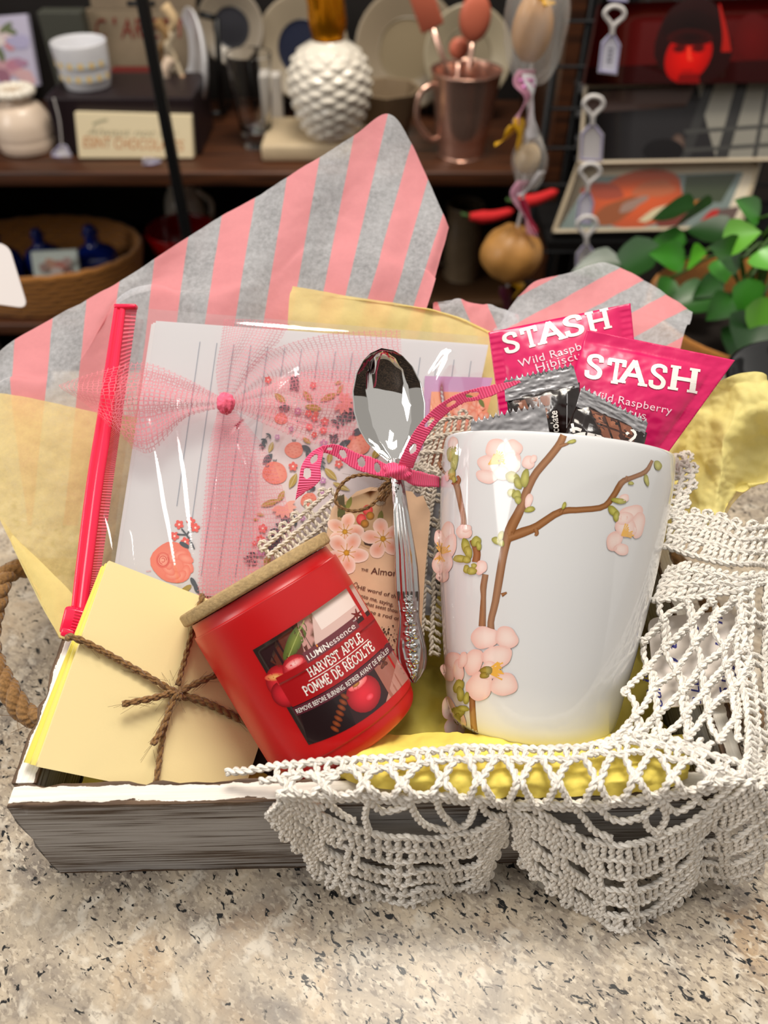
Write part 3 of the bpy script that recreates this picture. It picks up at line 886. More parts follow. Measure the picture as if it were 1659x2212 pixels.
# blossom at the shoulder
for a in ((1290, 612, 72, 46, -10, 11), (1330, 680, 40, 78, 5, 12), (1195, 770, 40, 66, 25, 13), (1235, 820, 42, 36, 0, 14), (1260, 690, 62, 62, 0, 15), (1250, 640, 50, 40, 0, 16)): petal(*a)
stamens(1235, 740, 80, 9, -70, 10, 6); petal(1250, 525, 30, 24, 0, 17)
for a in ((1190, 600, 40, 24, 50), (1205, 630, 18, 30, 0), (1220, 540, 42, 18, 10), (1445, 335, 20, 32, -20), (1380, 420, 14, 34, -15), (1290, 438, 18, 10, 0), (905, 568, 12, 22, 20)): bud(*a)
# opening buds and side blossom
petal(268, 215, 30, 44, 5, 20); petal(235, 395, 14, 34, 10, 21)
for a in ((262, 270, 30, 52, 5), (275, 315, 22, 52, 10), (260, 385, 20, 40, 5), (272, 415, 14, 22, 0)): bud(*a)
for a in ((235, 720, 40, 58, 20, 22), (190, 760, 36, 50, -10, 23), (250, 800, 40, 66, 10, 24), (190, 900, 44, 70, 0, 25), (230, 900, 36, 60, 10, 26), (205, 975, 42, 34, 0, 27)): petal(*a)
stamens(195, 850, 75, 9, -120, -20, 8); stamens(195, 850, 60, 6, 60, 140, 9)
petal(330, 720, 44, 42, 0, 28); petal(345, 700, 28, 22, 0, 29); petal(428, 925, 34, 42, 10, 30)
for a in ((340, 800, 24, 46, -15), (355, 835, 22, 40, -10), (310, 875, 44, 22, 10), (345, 880, 26, 20, 0), (400, 775, 26, 34, 20), (415, 800, 16, 26, -10), (345, 935, 20, 24, 0), (375, 945, 28, 24, 0), (388, 915, 18, 14, 0)): bud(*a)
# large blossom and buds below
for a in ((450, 1330, 80, 66, -20, 31), (575, 1330, 66, 64, 20, 32), (385, 1470, 56, 76, 10, 33), (520, 1440, 88, 66, 0, 34), (420, 1610, 76, 84, 0, 35), (560, 1600, 74, 72, 0, 36), (480, 1520, 60, 50, 0, 37)): petal(*a)
stamens(450, 1525, 120, 14, -35, 25, 11)
for a in ((460, 1520, 34, 28, 0), (448, 1548, 26, 20, 0)): bud(*a, c='#b0a04a', e='#7a6a28')
for a in ((270, 1470, 50, 56, -10, 38), (235, 1530, 34, 60, -30, 39), (300, 1520, 30, 66, -10, 40), (325, 1460, 24, 52, 10, 41)): petal(*a)
for a in ((240, 1740, 44, 64, -10, 42), (290, 1820, 54, 74, 0, 43), (255, 1850, 40, 56, 0, 44)): petal(*a)
for a in ((300, 1610, 30, 40, 20), (310, 1655, 22, 44, -10), (345, 1680, 18, 34, 10), (290, 1765, 44, 36, 0), (325, 1740, 36, 18, 10), (292, 1800, 24, 34, 0)): bud(*a)
pr.build('blossom_print', vcol('glazed_print', 0.08, coat=0.6, spec=0.6), mug_body)

# ================================================================ TEA SACHETS AND CHOCOLATES IN THE MUG
def quadmap(c):
    """bilinear map of a photo-pixel quad TL, TR, BR, BL"""
    c = np.array(c, float)
    return lambda u, v: c[0] * (1 - u)[..., None] * (1 - v)[..., None] + c[1] * u[..., None] * (1 - v)[..., None] + c[2] * u[..., None] * v[..., None] + c[3] * (1 - u)[..., None] * v[..., None]
def pillow(name, quad, S, mat, parent, bulge=0.004, nu=60, nv=60, crimp=0.1, sides='tb', rough=0.0008, seed=0, tooth=0, ribs=40, zig=0.0):
    """a sealed pouch: front and back skins, flat ribbed seals at the chosen ends. Returns object, depth function of its front"""
    q = quadmap(quad)
    v, u = np.meshgrid(np.linspace(0, 1, nu), np.linspace(0, 1, nv), indexing='ij')
    p = q(u, v)
    def height(u, v):
        a = np.clip((v - (crimp if 't' in sides else 0)) / (1 - crimp * (('t' in sides) + ('b' in sides))), 0, 1) if True else v
        b = np.clip((u - (crimp if 'l' in sides else 0)) / (1 - crimp * (('l' in sides) + ('r' in sides))), 0, 1)
        h = (np.sin(math.pi * a) ** 0.6) * (np.sin(math.pi * b) ** 0.6)
        return bulge * h
    def wr(u, v):
        return rough * (crumple(u * 5 + seed, v * 5, seed) + 0.6 * fbm(u * 3, v * 3, seed + 2))
    def rib(u, v):
        r = 0 * u
        for sd, t, w in (('t', v, u), ('b', 1 - v, u), ('l', u, v), ('r', 1 - u, v)):
            if sd in sides: r = r + (t < crimp) * np.sin(w * ribs * 6.283) * 0.00022
        return r
    zz = np.zeros_like(u)
    if tooth:
        tri = np.abs(((u * tooth) % 1) - 0.5) * 2
        if 't' in sides: zz = zz + (v < 0.02) * (tri - 0.5) * zig
        if 'b' in sides: zz = zz - (v > 0.98) * (tri - 0.5) * zig
    ev = (np.array(quad[3], float) - np.array(quad[0], float)); ev /= np.linalg.norm(ev)
    p = p + zz[..., None] * ev
    s0 = S(p[..., 0], p[..., 1])
    hf = height(u, v)
    w = wr(u, v)
    sf = s0 - hf - w - rib(u, v); sb = s0 + hf * 0.8 - w - rib(u, v) + 0.00012
    Vf = P(p[..., 0], p[..., 1], sf).reshape(-1, 3); Vb = P(p[..., 0], p[..., 1], sb).reshape(-1, 3)
    n = len(Vf)
    Ff = gridF(nu, nv); Fb = [tuple(n + i for i in f[::-1]) for f in Ff]
    rim = [i for i in range(nv)] + [i * nv + nv - 1 for i in range(1, nu)] + [(nu - 1) * nv + j for j in range(nv - 2, -1, -1)] + [i * nv for i in range(nu - 2, 0, -1)]
    Fr = [(rim[k], n + rim[k], n + rim[(k + 1) % len(rim)], rim[(k + 1) % len(rim)]) for k in range(len(rim))]
    V = np.vstack([Vf, Vb])
    o = mk(name, V, Ff + Fb + Fr, mat, parent)
    bvh = BVHTree.FromPolygons([Vector(x) for x in Vf], Ff)
    return o, bvh
def flat(s0, sx=0.0, sy=0.0, x0=0, y0=0):
    return lambda px, py: s0 + sx * (np.asarray(px, float) - x0) + sy * (np.asarray(py, float) - y0)
def foil_mat(name, color, rough=0.34):
    m, nt, out = nmat(name)
    nz = N(nt, 'TexNoise', Vector=coords(nt), Scale=70.0, Detail=1.0, Distortion=1.0).outputs[0]
    b = N(nt, 'BsdfPrincipled', Roughness=rough, Normal=bump_(nt, nz, 0.16, 0.001))
    b.inputs['Base Color'].default_value = hx4(color)
    b.inputs['Coat Weight'].default_value = 0.22; b.inputs['Coat Roughness'].default_value = 0.15
    nt.links.new(b.outputs[0], out.inputs[0])
    return m
M_TEA = foil_mat('magenta_sachet', '#d6025f')
M_CHO = foil_mat('dark_wrapper', '#1a0f0c', 0.2)
M_SIL = pm('silver_wrapper', '#a09fa2', 0.36, 0.35, bump=0.05, bscale=90)
M_PRINT = vcol('printed_ink', 0.3, coat=0.3)
M_MATTE = vcol('matte_print', 0.6)
WHT = '#f6f0ea'
def stash(pr, pts, cap):
    """the five display capitals, each on its own spot of the baseline"""
    for ch, (a, b) in zip('STASH', pts):
        pr.type(ch, a, b, WHT, cap=cap, slab=True, w=0.17)
te = empty('tea_sachet', P(1230, 960, .35), 'magenta tea sachet standing at the back of the mug, tilted anticlockwise', 'tea sachet', 'tea sachets in the mug')
S = flat(.350, 0, -.00002, 1200, 800)
o, bvh = pillow('pouch', [(1055, 718), (1362, 655), (1392, 960), (1095, 1015)], S, M_TEA, te, 0.0055, 70, 80, 0.085, 'lr', 0.0006, 61, ribs=46)
pr = Print(lay_bvh(bvh, 0.0003, fallback=.35))
zz = lambda x, y: (1000 + x / 2.517, 560 + y / 2.517)
stash(pr, [(zz(232, 512), zz(315, 491)), (zz(335, 484), zz(420, 462)), (zz(422, 461), zz(555, 426)), (zz(560, 424), zz(665, 398)), (zz(684, 396), zz(808, 368))], 39)
pr.type('Wild Raspberry', (1122, 794), (1308, 741), '#f7d3e0', cap=17, spacing=1.05)
pr.type('Hibiscus', (1160, 803), (1268, 771), '#f7d3e0', cap=17, spacing=1.05)
pr.build('lettering', M_PRINT, o)
te = empty('tea_sachet', P(1380, 960, .335), 'magenta tea sachet leaning over the mug rim, tilted clockwise beside yellow tissue', 'tea sachet', 'tea sachets in the mug')
S = flat(.334, 0, -.00002, 1400, 850)
o, bvh = pillow('pouch', [(1268, 712), (1588, 778), (1420, 1010), (1190, 960)], S, M_TEA, te, 0.0062, 80, 80, 0.10, 'tr', 0.0007, 66, ribs=40)
pr = Print(lay_bvh(bvh, 0.0003, fallback=.335))
stash(pr, [(zz(658, 636), zz(752, 652)), (zz(775, 664), zz(870, 678)), (zz(848, 664), zz(985, 686)), (zz(1004, 690), zz(1096, 706)), (zz(1112, 700), zz(1270, 724))], 47)
pr.type('Wild Raspberry', (1268, 858), (1449, 895), '#f7d3e0', cap=17, spacing=1.05)
pr.type('Hibiscus', (1292, 884), (1393, 906), '#f7d3e0', cap=17, spacing=1.05)
pr.build('lettering', M_PRINT, o)
def choc(label, crimp_q, body_q, s, seed):
    c = empty('chocolate', P(*np.mean(np.array(body_q), 0), s), label, 'chocolate', 'wrapped chocolates in the mug')
    S = flat(s)
    pillow('crimped_end', crimp_q, flat(s - .001), M_SIL, c, 0.0008, 24, 105, 0.95, 't', 0.0007, seed, tooth=13, zig=13, ribs=0)
    o, bvh = pillow('wrapper', body_q, S, M_CHO, c, 0.0055, 40, 40, 0.03, '', 0.0010, seed + 3)
    return c, Print(lay_bvh(bvh, 0.0001, fallback=s))
def squares(pr, quad, cols, rows):
    """the printed bar of chocolate"""
    q = quadmap(quad)
    pr.poly([tuple(x) for x in np.array(quad)], '#3b1c12', 14)
    for i in range(cols):
        for j in range(rows):
            g = 0.09
            cs = [q(np.array(a), np.array(b)) for a, b in (((i + g) / cols, (j + g) / rows), ((i + 1 - g) / cols, (j + g) / rows), ((i + 1 - g) / cols, (j + 1 - g) / rows), ((i + g) / cols, (j + 1 - g) / rows))]
            pr.poly([tuple(x) for x in cs], '#7d4a33', 20)
            m = [c_ * .6 + np.mean(cs, 0) * .4 for c_ in cs]
            pr.poly([tuple(x) for x in m], '#915a40', 20)
c, pr = choc('dark wrapped chocolate behind the others in the mug, grey crimped end upward', [(1088, 822), (1238, 788), (1252, 838), (1092, 868)], [(1094, 858), (1252, 826), (1262, 985), (1110, 1010)], .326, 71)
squares(pr, [(1108, 866), (1192, 850), (1186, 905), (1140, 915)], 3, 2)
pr.type('chocolate', (1210, 962), (1203, 887), WHT, cap=17, bold=0.02)
pr.strip([(1225, 850), (1224, 925)], 2.5, '#8f8f92', n=6)
pr.build('wrapper_print', M_PRINT, c)
c, pr = choc('chocolate with broad silver crimped end at the mug rim beside the ribbon', [(1016, 910), (1176, 872), (1190, 950), (1022, 985)], [(1026, 950), (1186, 930), (1200, 1060), (1045, 1075)], .312, 75)
pr.poly([(1060, 1000), (1150, 990), (1155, 1030), (1066, 1040)], '#7d4a33', 20)
pr.build('wrapper_print', M_PRINT, c)
c, pr = choc('dark chocolate with printed bar leaning on the rim before the clockwise sachet', [(1256, 836), (1400, 912), (1390, 950), (1244, 878)], [(1250, 862), (1398, 935), (1368, 1060), (1200, 985)], .311, 79)
squares(pr, [(1272, 882), (1366, 922), (1372, 965), (1300, 945)], 3, 2)
pr.strip([(1232, 930), (1244, 926), (1256, 930)], 7, WHT, n=8)
pr.strip([(1240, 942), (1262, 938), (1292, 944), (1318, 950)], 9, WHT, n=10)
pr.strip([(1236, 915), (1240, 935)], 6, WHT, n=6)
pr.strip([(1352, 938), (1366, 930), (1372, 942), (1352, 958), (1340, 960)], 6, WHT, n=12)
pr.build('wrapper_print', M_PRINT, c)

# ================================================================ CANDLE
can_l, can_b = P(562, 1264, .3200), P(760, 1597, .3205)
can_ax = can_l - can_b; CHt = np.linalg.norm(can_ax); can_ax /= CHt
can = empty('candle_jar', can_b, 'red frosted glass candle jar with apple label and wooden lid, leaning on the note pads', 'candle')
cr_ = .0336
pf = [(0, .003), (.022, .002), (.026, 0), (.0295, .0008), (.0318, .0035), (.0328, .0075), (cr_, .014), (cr_, CHt - .010), (.0330, CHt - .006), (.0322, CHt - .0035), (.0318, CHt)]
V, F = lathe(cr(np.array(pf), 70), can_b, can_ax, 110)
V0c, F0c = V, F
def candle_mat():
    m, nt, out = nmat('frosted_red_glass')
    nz = N(nt, 'TexNoise', Vector=coords(nt), Scale=2600.0, Detail=1.0).outputs[0]
    b = N(nt, 'BsdfPrincipled', Roughness=0.33, Normal=bump_(nt, nz, 0.06, 0.0003))
    b.inputs['Base Color'].default_value = hx4('#c00d12')
    b.inputs['Subsurface Weight'].default_value = 0.35
    b.inputs['Subsurface Radius'].default_value = (0.018, 0.002, 0.001)
    b.inputs['Subsurface Scale'].default_value = 0.6
    b.inputs['Specular IOR Level'].default_value = 0.5
    nt.links.new(b.outputs[0], out.inputs[0])
    return m
mk('jar', V, F, candle_mat(), can)
can_bvh = BVHTree.FromPolygons([Vector(v) for v in V], F)
lp = [(0, 0), (.0335, 0), (.0344, .0006), (.0346, .0012), (.0346, .0044), (.0342, .0050), (.0336, .0053), (0, .0053)]
V, F = lathe(np.array(lp), can_b + can_ax * (CHt + .0004), can_ax, 90)
mk('lid', V, F, pm('raw_board', '#bfa273', 0.75, bump=0.4, bscale=900, var=0.3, vscale=500), can)
V, F = lathe(np.array([(0, .0052), (.0318, .0052), (.0318, .0066), (0, .0066)]), can_b + can_ax * (CHt - .0062), can_ax, 60)
# label laid round the jar: local pixels, x along the width, y down
TLp, exl, eyl = np.array([546.0, 1404]), np.array([.833, -.554]), np.array([.508, .861])
def L2(x, y):
    x, y = np.asarray(x, float), np.asarray(y, float)
    bow = (4 + 16 * y / 238) * (1 - ((x - 129) / 129) ** 2)
    q = TLp + x[..., None] * exl + (y + bow)[..., None] * eyl
    return q
lb = lay_bvh(can_bvh, 0.0001, 0.0000025, .315)
pr = Print(lambda V, k: lb(L2(V[:, 0], V[:, 1]), k))
def rect(x0, y0, x1, y1, c, step=14): pr.poly([(x0, y0), (x1, y0), (x1, y1), (x0, y1)], c, step)
rect(0, 0, 258, 238, '#2b1216')
rect(112, 0, 258, 66, '#d8b6ae'); rect(150, 0, 240, 40, '#ecd9d2')
pr.poly([(60, 0), (120, 0), (100, 70), (40, 74), (20, 40)], '#5e2a1e')
pr.poly([(112, 0), (150, 0), (120, 60), (92, 62)], '#c7928a')
pr.blob(88, 30, 46, 15, -30, '#7f8a3a', '#4d5a24', wob=.1)
pr.strip([(48, 58), (90, 28), (128, 4)], 1.6, '#aab064')
pr.blob(20, 92, 34, 40, 0, '#e6323c', '#8c0a14', 2, seed=3); pr.blob(12, 74, 22, 9, 20, '#f0c070', '#d84038', 1, seed=4); pr.blob(10, 116, 26, 30, 0, '#d62633', '#7e0812', 2, seed=4)
pr.blob(62, 82, 32, 32, 0, '#f05058', '#9a0a18', 1.5, seed=5); pr.blob(62, 68, 22, 9, 0, '#fbd0cc', '#e84a50', 1, seed=6)
rect(205, 160, 258, 238, '#9c6154'); pr.poly([(190, 238), (258, 190), (258, 238)], '#b58277')
pr.poly([(18, 170), (120, 170), (110, 238), (0, 238)], '#1d0c10'); 
for i in range(7): pr.blob(66 + i * 9, 226 - i * 8 , 10, 5, 60, '#9a4a20', '#5a2410', 1, seed=i, rings=2, seg=12)
pr.blob(158, 196, 40, 36, 0, '#e02436', '#8a0814', 1.6, seed=8); pr.blob(158, 172, 24, 9, 0, '#f7b0a8', '#e85058', 1, seed=9); pr.blob(154, 171, 9, 4, 0, '#c98a40', '#8a5020', 1, seed=10); pr.blob(166, 208, 9, 6, 0, '#f26070', '#e02a3c', 1, seed=11)
for i in range(5): pr.blob(228 + 5 * math.cos(i), 168 + 9 * math.sin(i * 2), 7, 4, i * 40, '#7a3a1c', '#3c160c', 1, seed=i, rings=2, seg=10)
for a in range(6): pr.strip([(232, 58), (232 + 14 * math.cos(a), 58 + 12 * math.sin(a))], [5, 1.5], '#6e1010', n=5)
rect(12, 84, 262, 148, '#a30a12'); rect(12, 76, 262, 90, '#a30a12')
rect(88, 58, 224, 82, '#6b2f38'); rect(10, 150, 262, 169, '#571f2c')
pr.type('LUMiN', (93, 78), (146, 78), WHT, cap=12.5, bold=0.012)
pr.type('essence', (148, 78), (216, 78), '#efe2de', cap=13)
pr.blob(124, 61, 1.6, 3.2, 0, '#f5b030', '#e87818', rings=2, seg=10)
pr.type('TM', (217, 66), (223, 66), WHT, cap=3)
pr.type('HARVEST APPLE', (78, 108), (216, 108), WHT, cap=17, slab=True, w=.17)
pr.strip([(70, 114), (130, 114), (226, 114)], 1.5, WHT, n=40)
pr.type('POMME DE RÉCOLTE', (50, 138), (228, 138), WHT, cap=18, slab=True, w=.17)
pr.type('REMOVE BEFORE BURNING. RETIRER AVANT DE BRÛLER', (14, 165), (254, 165), WHT, cap=10.5)
pr.build('label', vcol('label_print', 0.32, coat=0.2), can)

# ================================================================ NOTE PADS TIED WITH TWINE
S_note = plane3((235, 1210, .316), (78, 1652, .2840), (515, 1745, .320))
n_note = np.cross(P(76, 1650, S_note(76, 1650)) - P(235, 1210, S_note(235, 1210)), P(515, 1745, S_note(515, 1745)) - P(235, 1210, S_note(235, 1210)))
n_note /= np.linalg.norm(n_note)
if n_note @ FW < 0: n_note = -n_note
pad_m = vcol('note_paper', 0.75, bump=0.05, bscale=1500)
def pad(label, quad, z0, z1, c, seed):
    q = quadmap(quad)
    n = 30
    v, u = np.meshgrid(np.linspace(0, 1, n), np.linspace(0, 1, n), indexing='ij')
    p = q(u, v)
    bend = 0.0012 * np.sin(u * 2.2 + 1) * v
    A = Acc()
    f = P(p[..., 0], p[..., 1], S_note(p[..., 0], p[..., 1])) + (z0 + bend)[..., None] * n_note
    k = 7
    ring = [(i, 0) for i in range(n)] + [(n - 1, j) for j in range(1, n)] + [(i, n - 1) for i in range(n - 2, -1, -1)] + [(0, j) for j in range(n - 2, 0, -1)]
    A.add(f.reshape(-1, 3), gridF(n, n), hx(c))
    side = []
    rr = random.Random(seed)
    for a in range(k + 1):
        d = (z1 - z0) * a / k
        for (i, j) in ring: side.append(f[i, j] + n_note * d)
    side = np.array(side); m = len(ring)
    cs = np.repeat([hx(c) * (0.97 if a % 2 else 0.86) for a in range(k + 1)], m, 0)
    A.add(side, gridF(k + 1, m, True), cs)
    A.add((f + n_note * (z1 - z0)).reshape(-1, 3), [g[::-1] for g in gridF(n, n)], hx(c))
    return tag(A.build('note_pad', pad_m, uv=False), label, 'note pad', 'note pads tied with twine')
pad('pale yellow note pad tied with twine, front of the stack', [(236, 1211), (640, 1368), (515, 1745), (80, 1656)], 0.0, 0.0032, '#fdeaae', 1)
pad('yellow note pad sandwiched in the middle of the twine-tied stack', [(233, 1213), (634, 1370), (509, 1743), (70, 1652)], 0.0034, 0.0060, '#faea84', 2)
pad('brighter yellow note pad at the back of the twine-tied stack', [(229, 1216), (630, 1372), (503, 1742), (60, 1648)], 0.0062, 0.0092, '#faea74', 3)
A = Acc()
def onnote(pts, lift=0.0014):
    g = cr(np.array(pts, float), 40)
    l = g[:, 2] if g.shape[1] > 2 else lift
    return P(g[:, 0], g[:, 1], S_note(g[:, 0], g[:, 1]) - l)
for pts, R in (([(147, 1378, -.004), (155, 1376, .0015), (200, 1395, .0018), (300, 1450, .0016), (376, 1494, .003)], .00125), ([(376, 1498, .003), (440, 1516, .002), (500, 1545, .0018), (560, 1572, .0016), (600, 1588, -.003)], .00150),
               ([(436, 1286, -.003), (434, 1298, .0014), (410, 1385, .0016), (384, 1480, .003)], .00105), ([(372, 1505, .003), (352, 1590, .0016), (337, 1690, .0012), (333, 1705, .001)], .00105),
               ([(378, 1494, .004), (330, 1508, .004), (265, 1521, .005)], .00120), ([(380, 1497, .0045), (352, 1570, .004), (330, 1608, .006)], .00120), ([(378, 1500, .0035), (420, 1478, .004), (466, 1458, .0045)], .00125)):
    path = onnote(pts)
    rope(A, path, R, 2, .0085, R * .75, 6, per=8)
    fuzz(A, path, 26, .010, .00006, int(pts[0][0]))
t = np.linspace(0, 12.5, 60)
kn = P(378 + 11 * np.cos(t), 1499 + 9 * np.sin(t * 1.3), S_note(378, 1499) - .0035 - .0012 * np.sin(t * 2.1))
rope(A, kn, .0011, 2, .008, .0008, 6, per=8)
fuzz(A, kn, 30, .012, .00006, 4)
tag(A.build('jute_twine', JUTE, col=False), 'knotted brown jute twine tied crosswise round the yellow note pads', 'twine')
# ================================================================ ZIP BAG OF STATIONERY
S_bag = plane3((150, 1375, .3315), (270, 660, .362), (1000, 1300, .357))
def onbag(lift): return lambda px, py: S_bag(px, py) - lift
zb = empty('zip_bag', P(560, 1320, S_bag(560, 1320)), 'clear plastic zip bag with hot pink slider holding stationery, leaning in the tray', 'zip bag')
def film_mat():
    m, nt, out = nmat('clear_film')
    g = N(nt, 'BsdfGlossy', Roughness=0.09)
    g.inputs[0].default_value = (1, 1, 1, 1)
    t = N(nt, 'BsdfTransparent')
    t.inputs[0].default_value = (0.985, 0.98, 0.98, 1)
    f = N(nt, 'Fresnel', IOR=1.5)
    mx = N(nt, 'MixShader', i0=math_(nt, 'MULTIPLY_ADD', f.outputs[0], 2.0, 0.0))
    nt.links.new(t.outputs[0], mx.inputs[1]); nt.links.new(g.outputs[0], mx.inputs[2])
    nt.links.new(mx.outputs[0], out.inputs[0])
    return m
FILM = film_mat()
ridges = [([(313, 904), (336, 952), (351, 1023), (360, 1080), (372, 1140), (385, 1220), (398, 1275)], 7, .0017), ([(378, 863), (387, 906), (397, 965), (407, 1028), (415, 1104), (427, 1205), (435, 1276)], 9, .0020),
          ([(520, 925), (500, 945), (486, 972), (473, 1040), (468, 1129), (463, 1230)], 6, .0014), ([(645, 805), (610, 835), (582, 866), (545, 900), (515, 930), (522, 960), (540, 1010), (538, 1100), (520, 1180)], 8, .0018), ([(645, 805), (636, 850), (618, 910), (590, 970), (565, 1030), (555, 1085)], 8, .0018),
          ([(976, 756), (962, 790), (944, 825), (946, 870), (962, 905), (990, 930)], 11, .0026), ([(262, 1110), (286, 1150), (292, 1200), (300, 1260)], 3, .0007), ([(225, 1100), (240, 1150), (248, 1200)], 3, .0008), ([(500, 700), (640, 712), (800, 722)], 3, .0004)]
nu, nv = 260, 260
vv, uu = np.meshgrid(np.linspace(0, 1, nu), np.linspace(0, 1, nv), indexing='ij')
q = quadmap([(285, 664), (1060, 728), (930, 1400), (190, 1360)])(uu, vv)
X, Y = q[..., 0], q[..., 1]
h = 0.0005 * fbm(X / 90, Y / 160, 77) + 0.0026
for pts, w, a in ridges:
    g = cr(np.array(pts, float), 60)
    d = np.full(X.shape, 1e9); tap = np.zeros(X.shape)
    for k in range(60):
        dk = (X - g[k, 0]) ** 2 + (Y - g[k, 1]) ** 2
        tap = np.where(dk < d, math.sin(math.pi * (k + .5) / 60) ** .6, tap); d = np.minimum(d, dk)
    h = h + a * tap * np.exp(-d / (2 * w * w))
V = P(X, Y, S_bag(X, Y) - h)
mk('film', V.reshape(-1, 3), gridF(nu, nv), FILM, zb)
V = P(X[::10, ::10], Y[::10, ::10], S_bag(X[::10, ::10], Y[::10, ::10]) + .0055)
mk('film_back', V.reshape(-1, 3), gridF(26, 26), FILM, zb)
PINKP = pm('hot_pink_plastic', '#ff2250', 0.22, sss=0.25, coat=0.3)
# zipper track: a solid rail and a ribbed flange beside it
n = 620
yy = np.linspace(0, 1, n)
def zpt(f, t):
    a = cr(np.array([(247, 660), (211, 890), (187, 1037), (163, 1226), (150, 1345)], float), n)[(t * (n - 1)).astype(int)]
    b = cr(np.array([(272, 664), (241, 923), (224, 1037), (200, 1226), (183, 1360)], float), n)[(t * (n - 1)).astype(int)]
    c_ = cr(np.array([(296, 668), (264, 900), (245, 1037), (219, 1226), (198, 1372)], float), n)[(t * (n - 1)).astype(int)]
    return a + (b - a) * f if f <= 1 else b + (c_ - b) * (f - 1)
prof = [(0, .0), (.04, .0020), (.25, .0024), (.3, .0018), (.5, .0017), (.55, .0024), (.92, .0023), (1.0, .0012)]
V = np.stack([P(zpt(f, yy)[:, 0], zpt(f, yy)[:, 1], S_bag(*zpt(f, yy).T) - .0018 - l) for f, l in prof], 1)
zrail = mk('zipper_rail', V.reshape(-1, 3), gridF(n, len(prof)), PINKP, zb)
fl = np.linspace(1.0, 2.0, 6)
def rib_mat():
    m, nt, out = nmat('ribbed_pink_film')
    b = N(nt, 'BsdfPrincipled', Roughness=0.2)
    b.inputs['Base Color'].default_value = hx4('#f4687e')
    t = N(nt, 'BsdfTransparent'); t.inputs[0].default_value = hx4('#ff9aa8')
    mx = N(nt, 'MixShader', i0=0.3)
    nt.links.new(b.outputs[0], mx.inputs[1]); nt.links.new(t.outputs[0], mx.inputs[2])
    nt.links.new(mx.outputs[0], out.inputs[0])
    return m
V = np.stack([P(zpt(f, yy)[:, 0], zpt(f, yy)[:, 1], S_bag(*zpt(f, yy).T) - .0024 - .00045 * np.sin(yy * 120 * 6.283)) for f in fl], 1)
mk('ribbed_flange', V.reshape(-1, 3), gridF(n, 6), rib_mat(), zb)
A = Acc()
V, F = rbox(P(272, 663, S_bag(272, 663) - .003), .0105, .004, .0022, .0008, np.stack([RT, FW, UP], 1))
A.add(V, F)
A.build('end_stop', PINKP, zrail, col=False)
ex_ = P(190, 1330, .33) - P(150, 1320, .33); ex_ /= np.linalg.norm(ex_)
eu = UP * .97 + RT * .2; eu -= ex_ * (eu @ ex_); eu /= np.linalg.norm(eu)
ef = np.cross(ex_, eu)
A = Acc()
V, F = rbox(P(162, 1342, S_bag(162, 1342) - .0042), .0098, .0118, .0062, .0014, np.stack([ex_, eu, ef], 1)); A.add(V, F)
for k in range(7):
    V, F = rbox(P(170, 1342, S_bag(162, 1342) - .0074) + eu * (k - 3) * .0013, .0052, .0006, .0006, .0002, np.stack([ex_, eu, ef], 1)); A.add(V, F)
V, F = rbox(P(150, 1366, S_bag(150, 1366) - .0042), .0062, .004, .0046, .001, np.stack([ex_, eu, ef], 1)); A.add(V, F)
A.build('slider', PINKP, zrail, col=False)

# papers inside the bag
def leafsheet(name, quad, S, z, c, label, cat, group=None, seed=0, n=16, thick=.00022, wob=.0001, mat=None):
    q_ = quadmap(quad)
    v, u = np.meshgrid(np.linspace(0, 1, n), np.linspace(0, 1, n), indexing='ij')
    p = q_(u, v)
    w = wob * np.sin(u * 3 + seed) * np.cos(v * 2 + seed)
    f = P(p[..., 0], p[..., 1], S(p[..., 0], p[..., 1]) + z + w).reshape(-1, 3)
    b = P(p[..., 0], p[..., 1], S(p[..., 0], p[..., 1]) + z + w + thick).reshape(-1, 3)
    m = n * n
    F = gridF(n, n)
    rim = [i for i in range(n)] + [i * n + n - 1 for i in range(1, n)] + [(n - 1) * n + j for j in range(n - 2, -1, -1)] + [i * n for i in range(n - 2, 0, -1)]
    Fr = [(rim[k], m + rim[k], m + rim[(k + 1) % len(rim)], rim[(k + 1) % len(rim)]) for k in range(len(rim))]
    root = empty(name, f.mean(0), label, cat, group)
    mk('sheet', np.vstack([f, b]), F + [tuple(m + i for i in g[::-1]) for g in F] + Fr, mat or pm('paper_' + c.strip('#'), c, 0.7), root, smooth=False)
    Sf = lambda px, py: S(px, py) + z - wob
    return root, Sf
PAPER = '#dad8dc'
for k in range(2, 0, -1):
    leafsheet('writing_paper', [(335 - 4 * k, 694 + 3 * k), (1055 - 2 * k, 745), (935, 1330), (246 - 3 * k, 1270)], onbag(0), .0012 + .0006 * k, '#e4e1e4', 'white writing sheet in the zip bag, %s behind the lined one' % ('just' if k == 1 else 'second'), 'paper', 'writing sheets in the bag', k)
wp, Sp = leafsheet('writing_paper', [(337, 693), (1055, 745), (936, 1330), (248, 1270)], onbag(0), .0010, PAPER, 'lined white writing sheet printed with a coral rose, front of the bag', 'paper', 'writing sheets in the bag', 0)
pr = Print(lay_plane(Sp))
for k in range(17):
    x = 432 + 36.6 * k; y = 738 + 2.6 * k
    L = (355 if k == 0 else 500)
    pr.strip([(x, y), (x - .141 * L * .5, y + L * .5), (x - .141 * L, y + L)], 1.5, '#8c93a3', n=30)
CO, CO2, CO3 = '#f0745f', '#f8a08a', '#e4503f'
pr.blob(372, 1215, 44, 46, 10, '#f58d78', '#f07a62', wob=.12, seed=1)
for i in range(9):
    a = i * .7
    pr.blob(384 + 22 * math.cos(a), 1222 + 24 * math.sin(a), 18, 10, math.degrees(a) + 60, CO2, CO, 1.5, seed=i, rings=3, seg=14)
pr.blob(352, 1210, 15, 17, 0, '#f7a58e', CO3, 3, seed=4)
